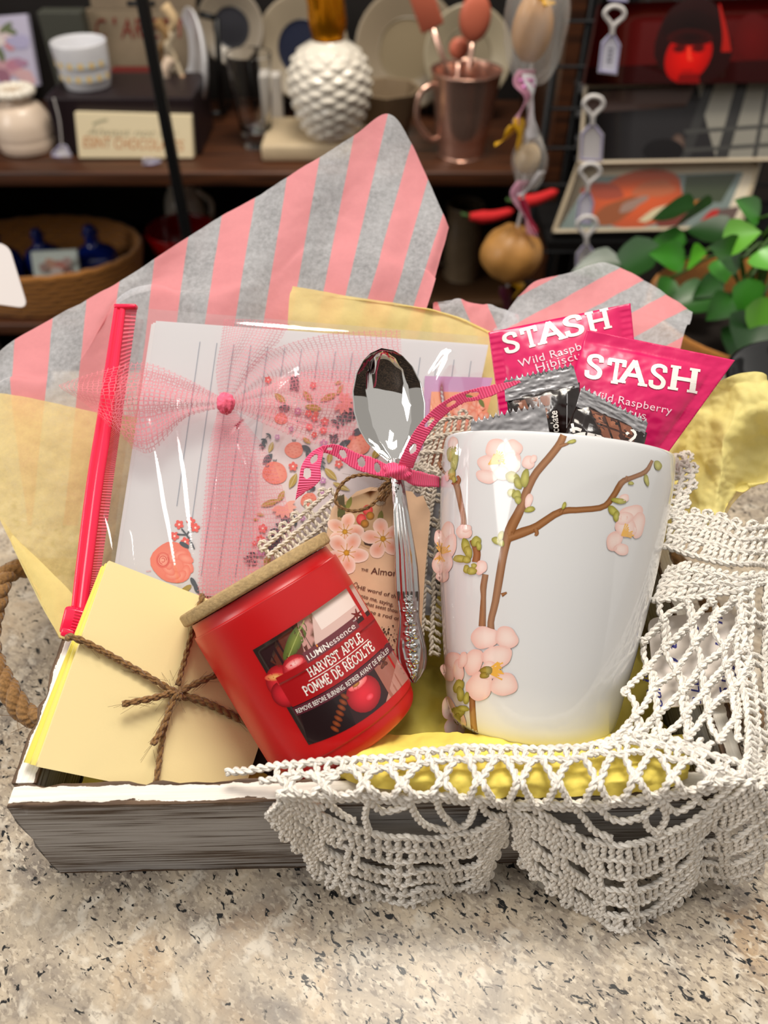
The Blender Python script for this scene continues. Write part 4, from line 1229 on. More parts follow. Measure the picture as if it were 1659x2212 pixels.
for r in (4, 8, 12): pr.strip([(352 + r * math.cos(a), 1210 + r * 1.1 * math.sin(a)) for a in np.linspace(r, r + 4.6, 9)], 1.6, '#d8382c', n=20)
def floret(pr, x, y, r, c='#ee5a50', mid='#fbe3d8'):
    for i in range(5):
        a = math.radians(72 * i + x)
        pr.blob(x + r * .62 * math.cos(a), y + r * .62 * math.sin(a), r * .48, r * .42, 72 * i + x, c, c, rings=1, seg=9)
    pr.blob(x, y, r * .25, r * .25, 0, mid, rings=1, seg=8)
for x, y in ((387, 1133), (412, 1127), (377, 1158), (400, 1170), (422, 1140)): floret(pr, x, y, 9.5)
DK = '#3c4650'
for pts in ([(392, 1142), (402, 1154), (414, 1172), (420, 1186)], [(382, 1154), (402, 1155)], [(413, 1140), (404, 1154)], [(420, 1262), (425, 1275), (432, 1285)]): pr.strip(pts, 3, DK, n=10)
for x, y, r in ((398, 1177, 30), (418, 1258, 60), (424, 1270, 70)): pr.blob(x, y, 12, 5, r, DK, rings=2, seg=12)
pr.blob(402, 1272, 14, 6, -35, '#a98f2e', rings=2, seg=12)
pr.type('NOW', (316, 1236), (327, 1235), '#e58a90', cap=4)
pr.build('rose_print', M_MATTE, wp)
# floral paper
fp, Sp = leafsheet('floral_paper', [(578, 812), (930, 838), (890, 1345), (530, 1320)], onbag(0), .0004, '#e9d9da', 'pale pink paper patterned with coral fruit, olive leaves and dark sprigs', 'paper', None, 3)
pr = Print(lay_plane(Sp))
fz = lambda x, y: (500 + x / 4.81, 760 + y / 4.81)
OL, OL2 = '#b8962f', '#a2821f'
def fruit(x, y, r, c='#f2806a'):
    a, b = fz(x, y); r = r / 4.81
    pr.blob(a, b, r * 1.05, r, 0, '#f59a84', c, 2, wob=.08, seed=int(x))
    for i in range(14):
        t = i * 2.4; d = r * .85 * math.sqrt((i + .5) / 14)
        pr.strip([(a + d * math.cos(t) - 2.2, b + d * math.sin(t)), (a + d * math.cos(t) + 2.2, b + d * math.sin(t) + .6)], 1.0, '#e25a4a', n=3)
    for k in (-1, 0, 1): pr.strip([(a + k * 2, b - r), (a + k * 4, b - r - 5)], 1.6, DK, n=4)
def lf(x, y, l, w, rot, c=DK, vein=None):
    a, b = fz(x, y)
    pr.blob(a, b, l / 4.81, w / 4.81, rot, c, wob=.05, seed=int(x + y), rings=2, seg=18, tip=.55)
    if vein:
        ca, sa = math.cos(math.radians(rot)) * l / 4.81, math.sin(math.radians(rot)) * l / 4.81
        pr.strip([(a - ca * .9, b - sa * .9), (a + ca * .9, b + sa * .9)], .9, vein, n=4)
def sprig(pts, n, l, w, c=DK):
    g = cr(np.array(pts, float), n + 1)
    pr.strip([fz(*p) for p in pts], 1.5, c, n=16)
    for i in range(n):
        t = g[i + 1] - g[i]; a = math.degrees(math.atan2(t[1], t[0]))
        for s_ in (-55, 55):
            lf(g[i][0] + l * .8 * math.cos(math.radians(a + s_)), g[i][1] + l * .8 * math.sin(math.radians(a + s_)), l, w, a + s_, c)
def fl2(x, y, r, c='#ee5a50'): floret(pr, *fz(x, y), r / 4.81, c)
for a in ((515, 695, 62), (650, 1020, 88), (450, 1260, 120), (805, 1545, 80), (1320, 960, 115), (370, 1240, 40), (880, 640, 26)): fruit(*a)
for a in ((505, 480, 70, 34, 40), (790, 460, 70, 34, 50), (1010, 470, 95, 34, -25), (850, 580, 88, 36, 10), (1130, 390, 60, 24, -60), (1110, 320, 36, 16, -20), (410, 990, 58, 26, -70), (780, 920, 52, 24, 40), (1020, 1100, 58, 30, -80), (640, 1340, 85, 36, -65), (1030, 1270, 90, 36, 45), (1140, 1400, 100, 28, 25), (400, 1570, 100, 34, -20), (515, 1500, 70, 28, -60), (300, 1690, 40, 16, 10), (370, 2170, 60, 34, -60), (1500, 1060, 60, 36, -60), (250, 1740, 30, 14, 0)): lf(*a, OL, '#e6d39a')
for a in ((545, 575, 60, 26, -10), (575, 600, 40, 16, -40), (375, 1110, 70, 36, -45), (330, 960, 60, 20, -80), (780, 1005, 60, 30, 35), (790, 1070, 40, 18, 70), (1175, 950, 70, 34, -25), (1310, 830, 70, 36, -30), (840, 1415, 36, 28, 0), (480, 2070, 75, 40, -20), (240, 2200, 40, 20, -40)): lf(*a)
sprig([(1280, 630), (1180, 680), (1050, 770)], 5, 42, 18); sprig([(1070, 940), (1060, 860)], 3, 32, 14); sprig([(680, 720), (780, 740), (880, 770), (960, 740)], 1, 8, 4); sprig([(640, 260), (660, 330), (650, 400)], 4, 34, 15)
sprig([(660, 1720), (560, 1800), (470, 1880), (425, 1980), (420, 2080)], 7, 52, 22); sprig([(400, 860), (330, 930), (320, 1010)], 3, 26, 10); sprig([(930, 1100), (945, 1160), (930, 1230)], 3, 26, 10); sprig([(240, 2090), (200, 2150), (150, 2190)], 3, 38, 16)
for a in ((800, 640, 36), (862, 690, 36), (970, 722, 42), (808, 778, 36), (955, 815, 36), (640, 1190, 46), (1115, 1165, 42), (850, 345, 34), (325, 1835, 46), (300, 1945, 44), (860, 860, 30), (380, 290, 36), (238, 1990, 26)): fl2(*a)
for a in ((690, 615, 36), (960, 950, 40), (950, 1335, 34), (940, 1450, 34), (310, 2085, 42), (620, 800, 26), (475, 885, 28), (740, 1730, 26)): fl2(*a, '#c98bb8')
for i in range(7):
    a = math.radians(-30 + 32 * i); x, y = 545 + 70 * math.cos(a), 1610 + 62 * math.sin(a); lf(x, y, 64, 28, math.degrees(a), '#f7ab98')
for i in range(7):
    a = math.radians(-100 + 40 * i); x, y = 1160 + 60 * math.cos(a), 530 + 60 * math.sin(a); lf(x, y, 60, 26, math.degrees(a), '#f4a094')
pr.build('floral_print', M_MATTE, fp)
# two cards at the bag's corner
leafsheet('lavender_card', [(918, 812), (1064, 816), (1008, 1045), (905, 1040)], onbag(0), -.0003, '#c898c4', 'lavender card in the bag corner behind the orange one', 'card', None, 5, thick=.0005)
oc, Sp = leafsheet('orange_card', [(932, 846), (1064, 848), (1006, 1052), (915, 1048)], onbag(0), -.0012, '#f4a37f', 'orange floral card in the bag corner beside the mug', 'card', None, 6, thick=.0005)
pr = Print(lay_plane(Sp))
for x, y, r in ((1000, 890, 22), (1030, 880, 18), (1015, 910, 26), (1045, 905, 16), (985, 915, 16)):
    for i in range(6): pr.blob(x + r * .5 * math.cos(i * 1.05), y + r * .5 * math.sin(i * 1.05), r * .55, r * .38, i * 60, '#f9c0a8', '#f08a70', 1.5, rings=2, seg=12)
for x, y, rot in ((1010, 857, 0), (1040, 870, 60), (975, 940, 40)): pr.blob(x, y, 12, 5, rot, '#6f7a3a', rings=2, seg=12, tip=.5)
pr.build('flower_print', M_MATTE, oc)
# dark card low in the tray behind the note pads
leafsheet('dark_card', [(556, 1470), (640, 1440), (640, 1690), (540, 1690)], flat(.336), 0, '#2a1512', 'dark brown glossy card showing between the note pads and the candle', 'card', None, 8, thick=.0008)

# ================================================================ TULLE BOW
def tulle_mat():
    m, nt, out = nmat('pink_tulle')
    uv = nt.nodes.new('ShaderNodeTexCoord').outputs['UV']
    v = N(nt, 'TexVoronoi', Vector=uv, _feature='DISTANCE_TO_EDGE', _voronoi_dimensions='2D', Scale=620.0, Randomness=0.35)
    net = ramp(nt, v.outputs['Distance'], [(0.05, 0.62), (0.14, 0.0)])
    d = N(nt, 'BsdfDiffuse'); d.inputs[0].default_value = hx4('#ff9fae')
    tl = N(nt, 'BsdfTranslucent'); tl.inputs[0].default_value = hx4('#ff9fae')
    dd = N(nt, 'MixShader', i0=0.4); nt.links.new(d.outputs[0], dd.inputs[1]); nt.links.new(tl.outputs[0], dd.inputs[2])
    t = N(nt, 'BsdfTransparent'); t.inputs[0].default_value = (1.0, 0.955, 0.96, 1)
    mx = N(nt, 'MixShader', i0=net)
    nt.links.new(t.outputs[0], mx.inputs[1]); nt.links.new(dd.outputs[0], mx.inputs[2])
    nt.links.new(mx.outputs[0], out.inputs[0])
    return m
TUL = tulle_mat()
bow = empty('tulle_bow', P(487, 870, S_bag(487, 870) - .004), 'sheer pink tulle bow with a dense knot tied across the zip bag', 'bow')
def tul(name, ctrl, nu, nv, seed, su=.09, sv=.05, amp=.0012):
    g = surf(np.array(ctrl, float), nu, nv)
    s = S_bag(g[..., 0], g[..., 1]) - .0056 - g[..., 2]
    a, b = np.meshgrid(np.linspace(0, 1, nu), np.linspace(0, 1, nv), indexing='ij')
    s = s - amp * np.sin(b * 14 + seed) * np.sin(a * 3.1)
    uv = np.stack([a * su, b * sv], -1)
    mk(name, P(g[..., 0], g[..., 1], s).reshape(-1, 3), gridF(nu, nv), TUL, bow, uv=uv.reshape(-1, 2))
tul('loop', [[(478, 858, .002), (476, 868, .003), (478, 880, .002)], [(400, 815, .003), (390, 862, .005), (398, 905, .003)], [(310, 782, .002), (300, 850, .007), (310, 965, .003)], [(215, 800, .003), (205, 850, .006), (240, 925, .003)], [(135, 828, .003), (130, 838, .004), (200, 880, .003)]], 40, 30, 1, .05, .03)
tul('loop', [[(478, 858, .003), (476, 870, .004), (478, 882, .003)], [(420, 830, .004), (400, 875, .006), (405, 900, .004)], [(330, 800, .004), (310, 880, .008), (330, 975, .004)], [(262, 812, .005), (240, 890, .007), (285, 968, .004)]], 40, 30, 2, .04, .03)
tul('tail', [[(474, 862, .002), (487, 862, .004), (500, 862, .002)], [(466, 800, .002), (500, 790, .004), (545, 800, .002)], [(476, 740, .002), (530, 730, .004), (600, 742, .002)], [(482, 690, .002), (545, 690, .003), (625, 700, .002)]], 40, 30, 3, .04, .03)
tul('tail', [[(472, 880, .002), (487, 880, .004), (502, 880, .002)], [(452, 960, .002), (490, 950, .004), (548, 960, .002)], [(440, 1080, .001), (490, 1080, .003), (562, 1080, .001)], [(430, 1200, .001), (490, 1200, .002), (560, 1200, .001)], [(424, 1320, .001), (490, 1320, .002), (556, 1330, .001)]], 60, 30, 4, .09, .03)
tul('tail', [[(470, 880, .001), (490, 880, .002), (505, 880, .001)], [(455, 1000, .0005), (520, 1000, .001), (590, 1000, .0005)], [(440, 1160, .0), (540, 1160, .001), (640, 1160, .0)], [(430, 1330, .0), (560, 1330, .001), (690, 1330, .0)]], 50, 30, 5, .09, .05)
tul('loop', [[(498, 858, .003), (500, 870, .004), (498, 882, .003)], [(570, 835, .003), (580, 872, .006), (570, 900, .003)], [(660, 800, .003), (680, 870, .007), (660, 930, .003)], [(760, 800, .003), (775, 870, .006), (765, 950, .003)]], 40, 30, 6, .05, .03)
tul('tail', [[(500, 866, .002), (500, 874, .003), (498, 882, .002)], [(590, 860, .002), (590, 900, .004), (580, 920, .002)], [(680, 900, .002), (690, 930, .004), (680, 960, .002)], [(764, 925, .002), (766, 935, .003), (770, 948, .002)]], 40, 20, 7, .05, .02)
tul('tail', [[(500, 858, .001), (496, 866, .002), (500, 876, .001)], [(560, 770, .001), (600, 800, .002), (600, 850, .001)], [(700, 722, .001), (720, 800, .001), (700, 880, .001)], [(865, 712, .001), (868, 800, .001), (860, 900, .001)]], 50, 40, 8, .07, .05)
n1, n2 = 26, 30
a, b = np.meshgrid(np.linspace(0.02, math.pi - .02, n1), np.linspace(0, 2 * math.pi, n2, endpoint=False), indexing='ij')
rad = .0042 * (1 + .35 * fbm(a * 3, np.cos(b) * 2, 3) + .12 * np.sin(b * 7))
kc = P(487, 871, S_bag(487, 871) - .0092)
V = kc + (rad * np.sin(a) * np.cos(b))[..., None] * RT * .95 + (rad * np.cos(a))[..., None] * UP * 1.05 + (rad * np.sin(a) * np.sin(b))[..., None] * FW * .8
mk('knot', V.reshape(-1, 3), gridF(n1, n2, True), pm('pink_tulle_knot', '#ff6f8d', 0.8, bump=0.5, bscale=900, sss=.3), bow)

# ================================================================ SPOON
def sp_depth(py): return .3345 - (py - 1000) * 1.0e-5
sp = empty('teaspoon', P(893, 1475, sp_depth(1475)), 'polished steel teaspoon with ornate handle tied to the mug by pink ribbon', 'spoon')
STEEL = pm('polished_steel', '#d7d6d4', 0.035, 1.0)
m1, m2 = 70, 50
t = np.linspace(0, 1, m1); w = np.linspace(-1, 1, m2)
ctr = cr(np.array([(824, 752), (836, 840), (848, 930), (855, 1004)], float), m1)
hw = np.interp(t, [0, .03, .08, .18, .32, .48, .62, .75, .86, .95, 1.0], [0, 26, 43, 62, 75, 78, 72, 58, 38, 18, 12.5])
ax = np.array([.124, .992])
pxx = ctr[:, 0][:, None] + hw[:, None] * w * ax[1]; pyy = ctr[:, 1][:, None] - hw[:, None] * w * ax[0]
dep = .0105 * np.clip(np.sin(np.clip(t, 0, .98) ** .9 * math.pi) ** .8, 0, 1)[:, None] * (1 - np.abs(w) ** 2.2)
V1 = P(pxx, pyy, sp_depth(pyy) + dep)
V2 = V1 + FW * .0011 + (np.abs(w) > .97)[None, :, None] * FW * -.0006
n = m1 * m2
Fq = gridF(m1, m2)
rim = [i * m2 for i in range(m1)] + [(m1 - 1) * m2 + j for j in range(1, m2)] + [i * m2 + m2 - 1 for i in range(m1 - 2, -1, -1)] + [j for j in range(m2 - 2, 0, -1)]
mk('bowl', np.vstack([V1.reshape(-1, 3), V2.reshape(-1, 3)]), Fq + [tuple(n + i for i in f[::-1]) for f in Fq] + [(rim[k], rim[(k + 1) % len(rim)], n + rim[(k + 1) % len(rim)], n + rim[k]) for k in range(len(rim))], STEEL, sp)
m1, m2 = 330, 41
py = np.linspace(990, 1476, m1); w = np.linspace(-1, 1, m2)
cxl = np.interp(py, [990, 1040, 1200, 1340, 1420, 1476], [855, 859, 876, 884, 890, 894])
hw = np.interp(py, [990, 1010, 1030, 1060, 1100, 1160, 1230, 1280, 1300, 1330, 1350, 1375, 1400, 1425, 1445, 1462, 1472, 1476], [13, 13.5, 13.5, 14.5, 17, 21, 25.5, 26, 24.5, 22, 24, 29, 33, 32.5, 28, 17, 7, 2])
X = cxl[:, None] + hw[:, None] * w; Y = py[:, None] + 0 * w
dome = .0022 * (1 - w ** 2)
fm = np.clip((py - 1085) / 15, 0, 1) * np.clip((1298 - py) / 20, 0, 1)
flute = .00055 * np.abs(np.sin((w[None] * 2.5 + .5) * math.pi)) * fm[:, None]
edge = .0007 * np.exp(-((np.abs(w) - .9) / .07) ** 2)[None] * np.clip((py - 1090) / 20, 0, 1)[:, None]
om = np.clip((py - 1285) / 12, 0, 1) * np.clip((1474 - py) / 10, 0, 1)
orn = np.zeros_like(X)
def petals(cx_, cy_, r, k, a0=0):
    global orn
    for i in range(k):
        an = a0 + 2 * math.pi * i / k
        ux, uy = math.cos(an), math.sin(an)
        dx, dy = X - (cx_ + ux * r * .6), Y - (cy_ + uy * r * .6)
        p_, q_ = dx * ux + dy * uy, -dx * uy + dy * ux
        d = (p_ / (r * .45)) ** 2 + (q_ / (r * .24)) ** 2
        orn = np.maximum(orn, .0010 * np.exp(-((np.sqrt(d) - .8) / .33) ** 2))
    orn = np.maximum(orn, .0011 * np.exp(-((X - cx_) ** 2 + (Y - cy_) ** 2) / (2 * (r * .16) ** 2)))
petals(884, 1318, 16, 6); petals(883, 1296, 11, 5, .4); petals(886, 1345, 13, 5, .2); petals(888, 1372, 15, 6, .3); petals(889, 1398, 11, 5, .8); petals(891, 1428, 14, 6, .1); petals(893, 1455, 9, 5, .6); 
for sx in (-1, 1):
    orn = np.maximum(orn, .0008 * np.exp(-((w[None] - sx * (.62 - .3 * np.clip((Y - 1400) / 70, 0, 1))) / .09) ** 2) * np.clip((Y - 1378) / 12, 0, 1))
    orn = np.maximum(orn, .0007 * np.exp(-((w[None] - sx * .55) / .12) ** 2) * np.exp(-((Y - 1050) / 18) ** 2))
orn = orn + .0004 * (vn(X / 5, Y / 5, 5) > .62) * np.exp(-((Y - 1055) / 22) ** 2)
V1 = P(X, Y, sp_depth(Y) - dome - flute - edge - orn * .5 * np.maximum(om[:, None], np.exp(-((Y - 1055) / 25) ** 2)))
V2 = P(X, Y, sp_depth(Y) + .0006 + 0 * X)
n = m1 * m2; Fq = gridF(m1, m2)
rim = [i * m2 for i in range(m1)] + [(m1 - 1) * m2 + j for j in range(1, m2)] + [i * m2 + m2 - 1 for i in range(m1 - 2, -1, -1)] + [j for j in range(m2 - 2, 0, -1)]
mk('handle', np.vstack([V1.reshape(-1, 3), V2.reshape(-1, 3)]), Fq + [tuple(n + i for i in f[::-1]) for f in Fq] + [(rim[k], rim[(k + 1) % len(rim)], n + rim[(k + 1) % len(rim)], n + rim[k]) for k in range(len(rim))], pm('steel_handle', '#c4c3c1', 0.2, 1.0), sp)

# ================================================================ PINK RIBBON
def ribbon_mat():
    m, nt, out = nmat('grosgrain_ribbon')
    uv = nt.nodes.new('ShaderNodeTexCoord').outputs['UV']
    s = N(nt, 'SeparateXYZ', Vector=uv)
    h = math_(nt, 'SINE', math_(nt, 'MULTIPLY', s.outputs[0], 6.2832 / .0011))
    b = N(nt, 'BsdfPrincipled', Roughness=0.55, Normal=bump_(nt, h, 0.5, 0.0004))
    nt.links.new(mixc(nt, math_(nt, 'MULTIPLY_ADD', h, .5, .5), '#e8306a', '#ff5f90'), b.inputs['Base Color'])
    b.inputs['Sheen Weight'].default_value = 0.3
    nt.links.new(b.outputs[0], out.inputs[0])
    return m
RIB = ribbon_mat()
rb = empty('ribbon', P(852, 1018, .327), 'hot pink grosgrain ribbon with cut-out holes knotted round the spoon neck', 'ribbon')
def band(name, top, bot, n, m, holes=(), jag=1.2, seed=0):
    a, b = cr(np.array(top, float), n), cr(np.array(bot, float), n)
    f = np.linspace(0, 1, m)
    g = a[:, None] * (1 - f)[None, :, None] + b[:, None] * f[None, :, None]
    rr = np.random.RandomState(seed)
    g[:, 0, 1] += rr.uniform(-jag, jag, n); g[:, -1, 1] += rr.uniform(-jag, jag, n)
    V = P(g[..., 0], g[..., 1], g[..., 2])
    L = np.r_[0, np.cumsum(np.linalg.norm(np.diff(V[:, m // 2], axis=0), axis=1))]
    uv = np.stack(np.broadcast_arrays(L[:, None], f[None] * .008), -1)
    F = []
    for i in range(n - 1):
        for j in range(m - 1):
            ti, fj = (i + .5) / (n - 1), (j + .5) / (m - 1)
            if any(((ti - h0) / h2) ** 2 + ((fj - h1) / h3) ** 2 < 1 for h0, h1, h2, h3 in holes): continue
            F.append((i * m + j, i * m + j + 1, (i + 1) * m + j + 1, (i + 1) * m + j))
    o = mk(name, V.reshape(-1, 3), F, RIB, rb, uv=uv.reshape(-1, 2))
    sm = o.modifiers.new('thickness', 'SOLIDIFY'); sm.thickness = .0005
band('tail', [(838, 1006, .326), (808, 990, .324), (770, 978, .324), (728, 960, .326), (700, 962, .328)], [(842, 1032, .326), (808, 1026, .324), (765, 1012, .325), (722, 984, .328), (690, 975, .329)], 90, 16, [(.2, .5, .05, .3), (.42, .45, .05, .3), (.65, .5, .05, .28), (.85, .5, .05, .2)], seed=1)
band('tail', [(700, 961, .328), (672, 978, .325), (652, 1005, .322), (645, 1040, .321), (638, 1080, .322)], [(698, 976, .3285), (697, 985, .326), (692, 1010, .323), (690, 1040, .322), (652, 1066, .322)], 70, 18, [(.36, .5, .10, .2), (.62, .35, .09, .2)], seed=2)
band('tail', [(858, 1010, .325), (874, 972, .321), (896, 930, .317), (935, 885, .313), (985, 853, .306), (1040, 836, .300), (1122, 822, .298)], [(892, 1012, .3255), (902, 985, .321), (925, 940, .317), (958, 900, .313), (1000, 872, .306), (1050, 860, .300), (1126, 826, .298)], 120, 16, [(.20, .5, .045, .22), (.42, .5, .04, .2), (.60, .5, .04, .2), (.76, .45, .05, .22)], seed=3)
band('wrap', [(868, 1010, .3265), (905, 1018, .330), (950, 1030, .338)], [(872, 1036, .3265), (900, 1050, .330), (950, 1052, .338)], 30, 8, seed=4)
a, b = np.meshgrid(np.linspace(0.05, math.pi - .05, 26), np.linspace(0, 2 * math.pi, 34, endpoint=False), indexing='ij')
rad = 1 + .10 * np.sin(b * 3 + a * 4) + .16 * fbm(a * 4, np.cos(b) * 3, 8)
kc = P(857, 1018, .3262)
V = kc + (.0062 * rad * np.cos(a))[..., None] * (RT * .99 + UP * -.1) + (.0034 * rad * np.sin(a) * np.cos(b))[..., None] * UP + (.0036 * rad * np.sin(a) * np.sin(b))[..., None] * FW
uv = np.stack([a * .006, b * .002], -1)
mk('knot', V.reshape(-1, 3), gridF(26, 34, True), RIB, rb, uv=uv.reshape(-1, 2))

# ================================================================ VINTAGE GIFT TAG
S_tag = plane3((720, 1060, .3410), (915, 1075, .3415), (680, 1430, .3385))
gt = empty('gift_tag', P(770, 1420, S_tag(770, 1420)), 'vintage floral gift tag with gothic lettering and a twine loop behind the candle', 'tag')
out_ = [(742, 1068), (752, 1078), (770, 1062), (800, 1052), (850, 1056), (890, 1062), (900, 1074), (914, 1070), (930, 1108), (918, 1240), (905, 1440), (800, 1450), (662, 1430), (682, 1290), (702, 1170), (716, 1100)]
V2, F2 = tri_grid_poly(out_, 25)
Vf = P(V2[:, 0], V2[:, 1], S_tag(V2[:, 0], V2[:, 1])); Vb = P(V2[:, 0], V2[:, 1], S_tag(V2[:, 0], V2[:, 1]) + .0008)
po = np.array(out_, float); k = len(po)
A = Acc(); A.add(Vf, F2); A.add(Vb, [f[::-1] for f in F2])
A.add(np.vstack([P(po[:, 0], po[:, 1], S_tag(po[:, 0], po[:, 1])), P(po[:, 0], po[:, 1], S_tag(po[:, 0], po[:, 1]) + .0008)]), [(i, (i + 1) % k, k + (i + 1) % k, k + i) for i in range(k)])
A.build('card', pm('aged_card', '#ecc6a2', 0.6, var=.16, vscale=90), gt, smooth=False, col=False)
pr = Print(lay_plane(S_tag))
tz = lambda x, y: (620 + x / 3.813, 920 + y / 3.813)
pr.poly([(760, 1075), (800, 1060), (850, 1062), (845, 1180), (795, 1185), (730, 1150), (728, 1095)], '#c8a57c', 20)
pr.poly([tz(400, 600), tz(470, 560), tz(480, 740), tz(440, 760)], '#5c5234', 20); pr.poly([tz(600, 880), tz(700, 880), tz(720, 1000), tz(640, 980)], '#4a2f20', 20)
def tleaf(x, y, l, w, r, c): pr.blob(*tz(x, y), l / 3.813, w / 3.813, r, c, rings=2, seg=16, tip=.5)
tleaf(510, 640, 60, 22, -70, '#8a8a3c'); tleaf(770, 750, 55, 24, -80, '#7d7a34'); tleaf(640, 900, 60, 26, 60, '#5c5026'); tleaf(720, 960, 70, 26, 40, '#4e4220'); tleaf(450, 700, 60, 30, -60, '#5e6030')
def blossom(x, y, r, a0, c='#fbdccb', e='#f0a488'):
    for i in range(5):
        a = math.radians(a0 + 72 * i)
        pr.blob(*tz(x + r * .6 * math.cos(a), y + r * .6 * math.sin(a)), r * .48 / 3.813, r * .36 / 3.813, a0 + 72 * i, e, c, 1.3, wob=.1, seed=i + int(x), rings=3, seg=18)
    for i in range(9):
        a = math.radians(a0 + 40 * i + 13)
        pr.strip([tz(x, y), tz(x + r * .45 * math.cos(a), y + r * .45 * math.sin(a))], [1.0, 1.6], '#d89a30', n=4)
    pr.blob(*tz(x, y), r * .14 / 3.813, r * .14 / 3.813, 0, '#e8b030', '#c08820', rings=2, seg=10)
blossom(478, 872, 150, -75); blossom(790, 930, 165, -100); blossom(490, 1045, 170, -60, '#fde6da'); 
for x, y in ((665, 695), (612, 770)): pr.blob(*tz(x, y), 11, 12, 0, '#f06a60', '#c81e2c', 1.5, rings=3, seg=16)
for x, y in ((685, 740), (640, 805)): pr.blob(*tz(x, y), 9, 9, 0, '#c98a30', '#8a5a18', 1.5, rings=2, seg=12)
BN = '#5d2f22'
pr.type('THE', (780, 1233), (795, 1235), BN, cap=6, bold=.02)
pr.type('Almond', (801, 1239), (868, 1246), BN, cap=14, bold=.01)
pr.type('tree', (871, 1246), (900, 1249), BN, cap=14, bold=.01)
pr.type('HE word of the Lord', (772, 1272), (894, 1302), BN, cap=8.5, bold=.01)
pr.strip([(764, 1262), (770, 1258), (772, 1266), (762, 1272), (768, 1276)], 1.2, BN, n=14)
pr.type('came unto me, saying,', (745, 1281), (849, 1310), BN, cap=8.5, bold=.01)
pr.type('what seest thou? And', (785, 1306), (882, 1330), BN, cap=8.5, bold=.01)
pr.type('I see a rod of an', (786, 1322), (878, 1345), BN, cap=8.5, bold=.01)
for i in range(70):
    x, y = rng.uniform(822, 872), rng.uniform(1350, 1420)
    pr.blob(x, y, rng.uniform(.8, 2.6), rng.uniform(.8, 2), 0, '#2c1610', rings=1, seg=6)
pr.blob(821, 1084, 11, 8, 0, '#8a7f70', '#b8a890', 1, rings=2, seg=14)
pr.build('tag_print', M_MATTE, gt)
A = Acc()
for pts in ([(862, 1040), (830, 1034), (795, 1026), (760, 1030), (735, 1050), (725, 1078), (735, 1095), (765, 1104), (795, 1096), (818, 1076), (835, 1050), (850, 1032)], [(818, 1060), (826, 1050), (838, 1040), (855, 1030)], [(822, 1082), (832, 1062), (848, 1040)], [(828, 1082), (842, 1060), (856, 1036)]):
    g = cr(np.array(pts, float), 50)
    path = P(g[:, 0], g[:, 1], S_tag(g[:, 0], g[:, 1]) - .0042 - .0015 * np.sin(np.linspace(0, 3.14, 50)))
    rope(A, path, .00075, 2, .006, .00055, 6, per=8); fuzz(A, path, 20, .008, .00005, 8)
A.build('twine_loop', JUTE, gt, col=False)
# ================================================================ CROCHETED DOILY
COTTON = yarn_mat('cotton_yarn', '#f8f2e8', 0.92, 1700.0)
def front_y(px, s): return 0.1232 + (s * (px - CX) / FPX + 0.1402) * math.tan(tyaw)
def dz(px, py):
    """height of the draped cloth where it lies on the tray's filling and rims"""
    z = .0775 + .0013 * np.sin(px / 47.0) * np.sin(py / 31.0)
    z = z + np.clip((1420 - py) / 320, 0, 1.3) * .020
    z = z - np.clip((px - 1612) / 60, 0, 3) * .010
    z = z - np.clip((px - 480) / 120, 0, 1) * 0 - np.clip((1630 - py) / 40, 0, 1) * np.clip((1330 - px) / 60, 0, 1) * .006
    z = z - np.clip((640 - px) / 140, 0, 1) * .0065
    return z
def doily_s(px, py):
    px, py = np.asarray(px, float), np.asarray(py, float)
    st = Sz(px, py, dz(px, py))
    fl = np.interp(px, [560, 600, 700, 870, 1000, 1090, 1180, 1350, 1450, 1560, 1660], [.0015, .002, .007, .0125, .008, .0035, .012, .0235, .016, .008, .008])
    fl = fl + .0012 * np.sin(px / 23.0)
    d = dirs(px, py)
    yA = 0.1232 + (0.285 * (px - CX) / FPX + 0.1402) * math.tan(tyaw) - .0022
    zA = dz(px, np.full_like(px, 1700.0))
    yB, zB = yA - fl, 0.003
    # ray (0, .342) + s (dy, dz) with the line A -> B in the y-z plane
    ey, ez = yB - yA, zB - zA
    den = d[..., 1] * ez - d[..., 2] * ey
    sf = ((yA) * ez - (zA - CAM[2]) * ey) / den
    return np.where(Sy(px, py, yA) * d[..., 2] + CAM[2] < zA, sf, st)
def D3(pts, lift=0.0):
    g = np.asarray(pts, float)
    l = g[:, 2] * 1.8e-4 if g.shape[1] > 2 else 0
    g = g[:, :2] + np.stack([9 * (vn(g[:, 0] / 38, g[:, 1] / 38, 91) - .5), 9 * (vn(g[:, 0] / 38, g[:, 1] / 38, 92) - .5)], 1)
    l = l + .0014 * (vn(g[:, 0] / 30, g[:, 1] / 30, 93) - .5)
    return P(g[:, 0], g[:, 1], doily_s(g[:, 0], g[:, 1]) - lift - l)
PXM = .292 / 1660
def yarn(A, pts, R=6.5, lift=.0012, n=None, D=None, ph=0.0):
    p = np.asarray(pts, float)
    L = np.linalg.norm(np.diff(p[:, :2], axis=0), axis=1).sum()
    g = cr(p, max(4, int(L / 7)))
    rope(A, (D or D3)(g, lift), R * PXM, 2, R * PXM * 4.6, R * PXM * .66, 6, per=9, phase=ph, bump=.12)
def chain_between(A, a, b, sag=0.0, **k):
    a, b = np.asarray(a, float), np.asarray(b, float)
    m = (a + b) / 2 + np.array([0, sag])
    yarn(A, [a, m, b], **k)
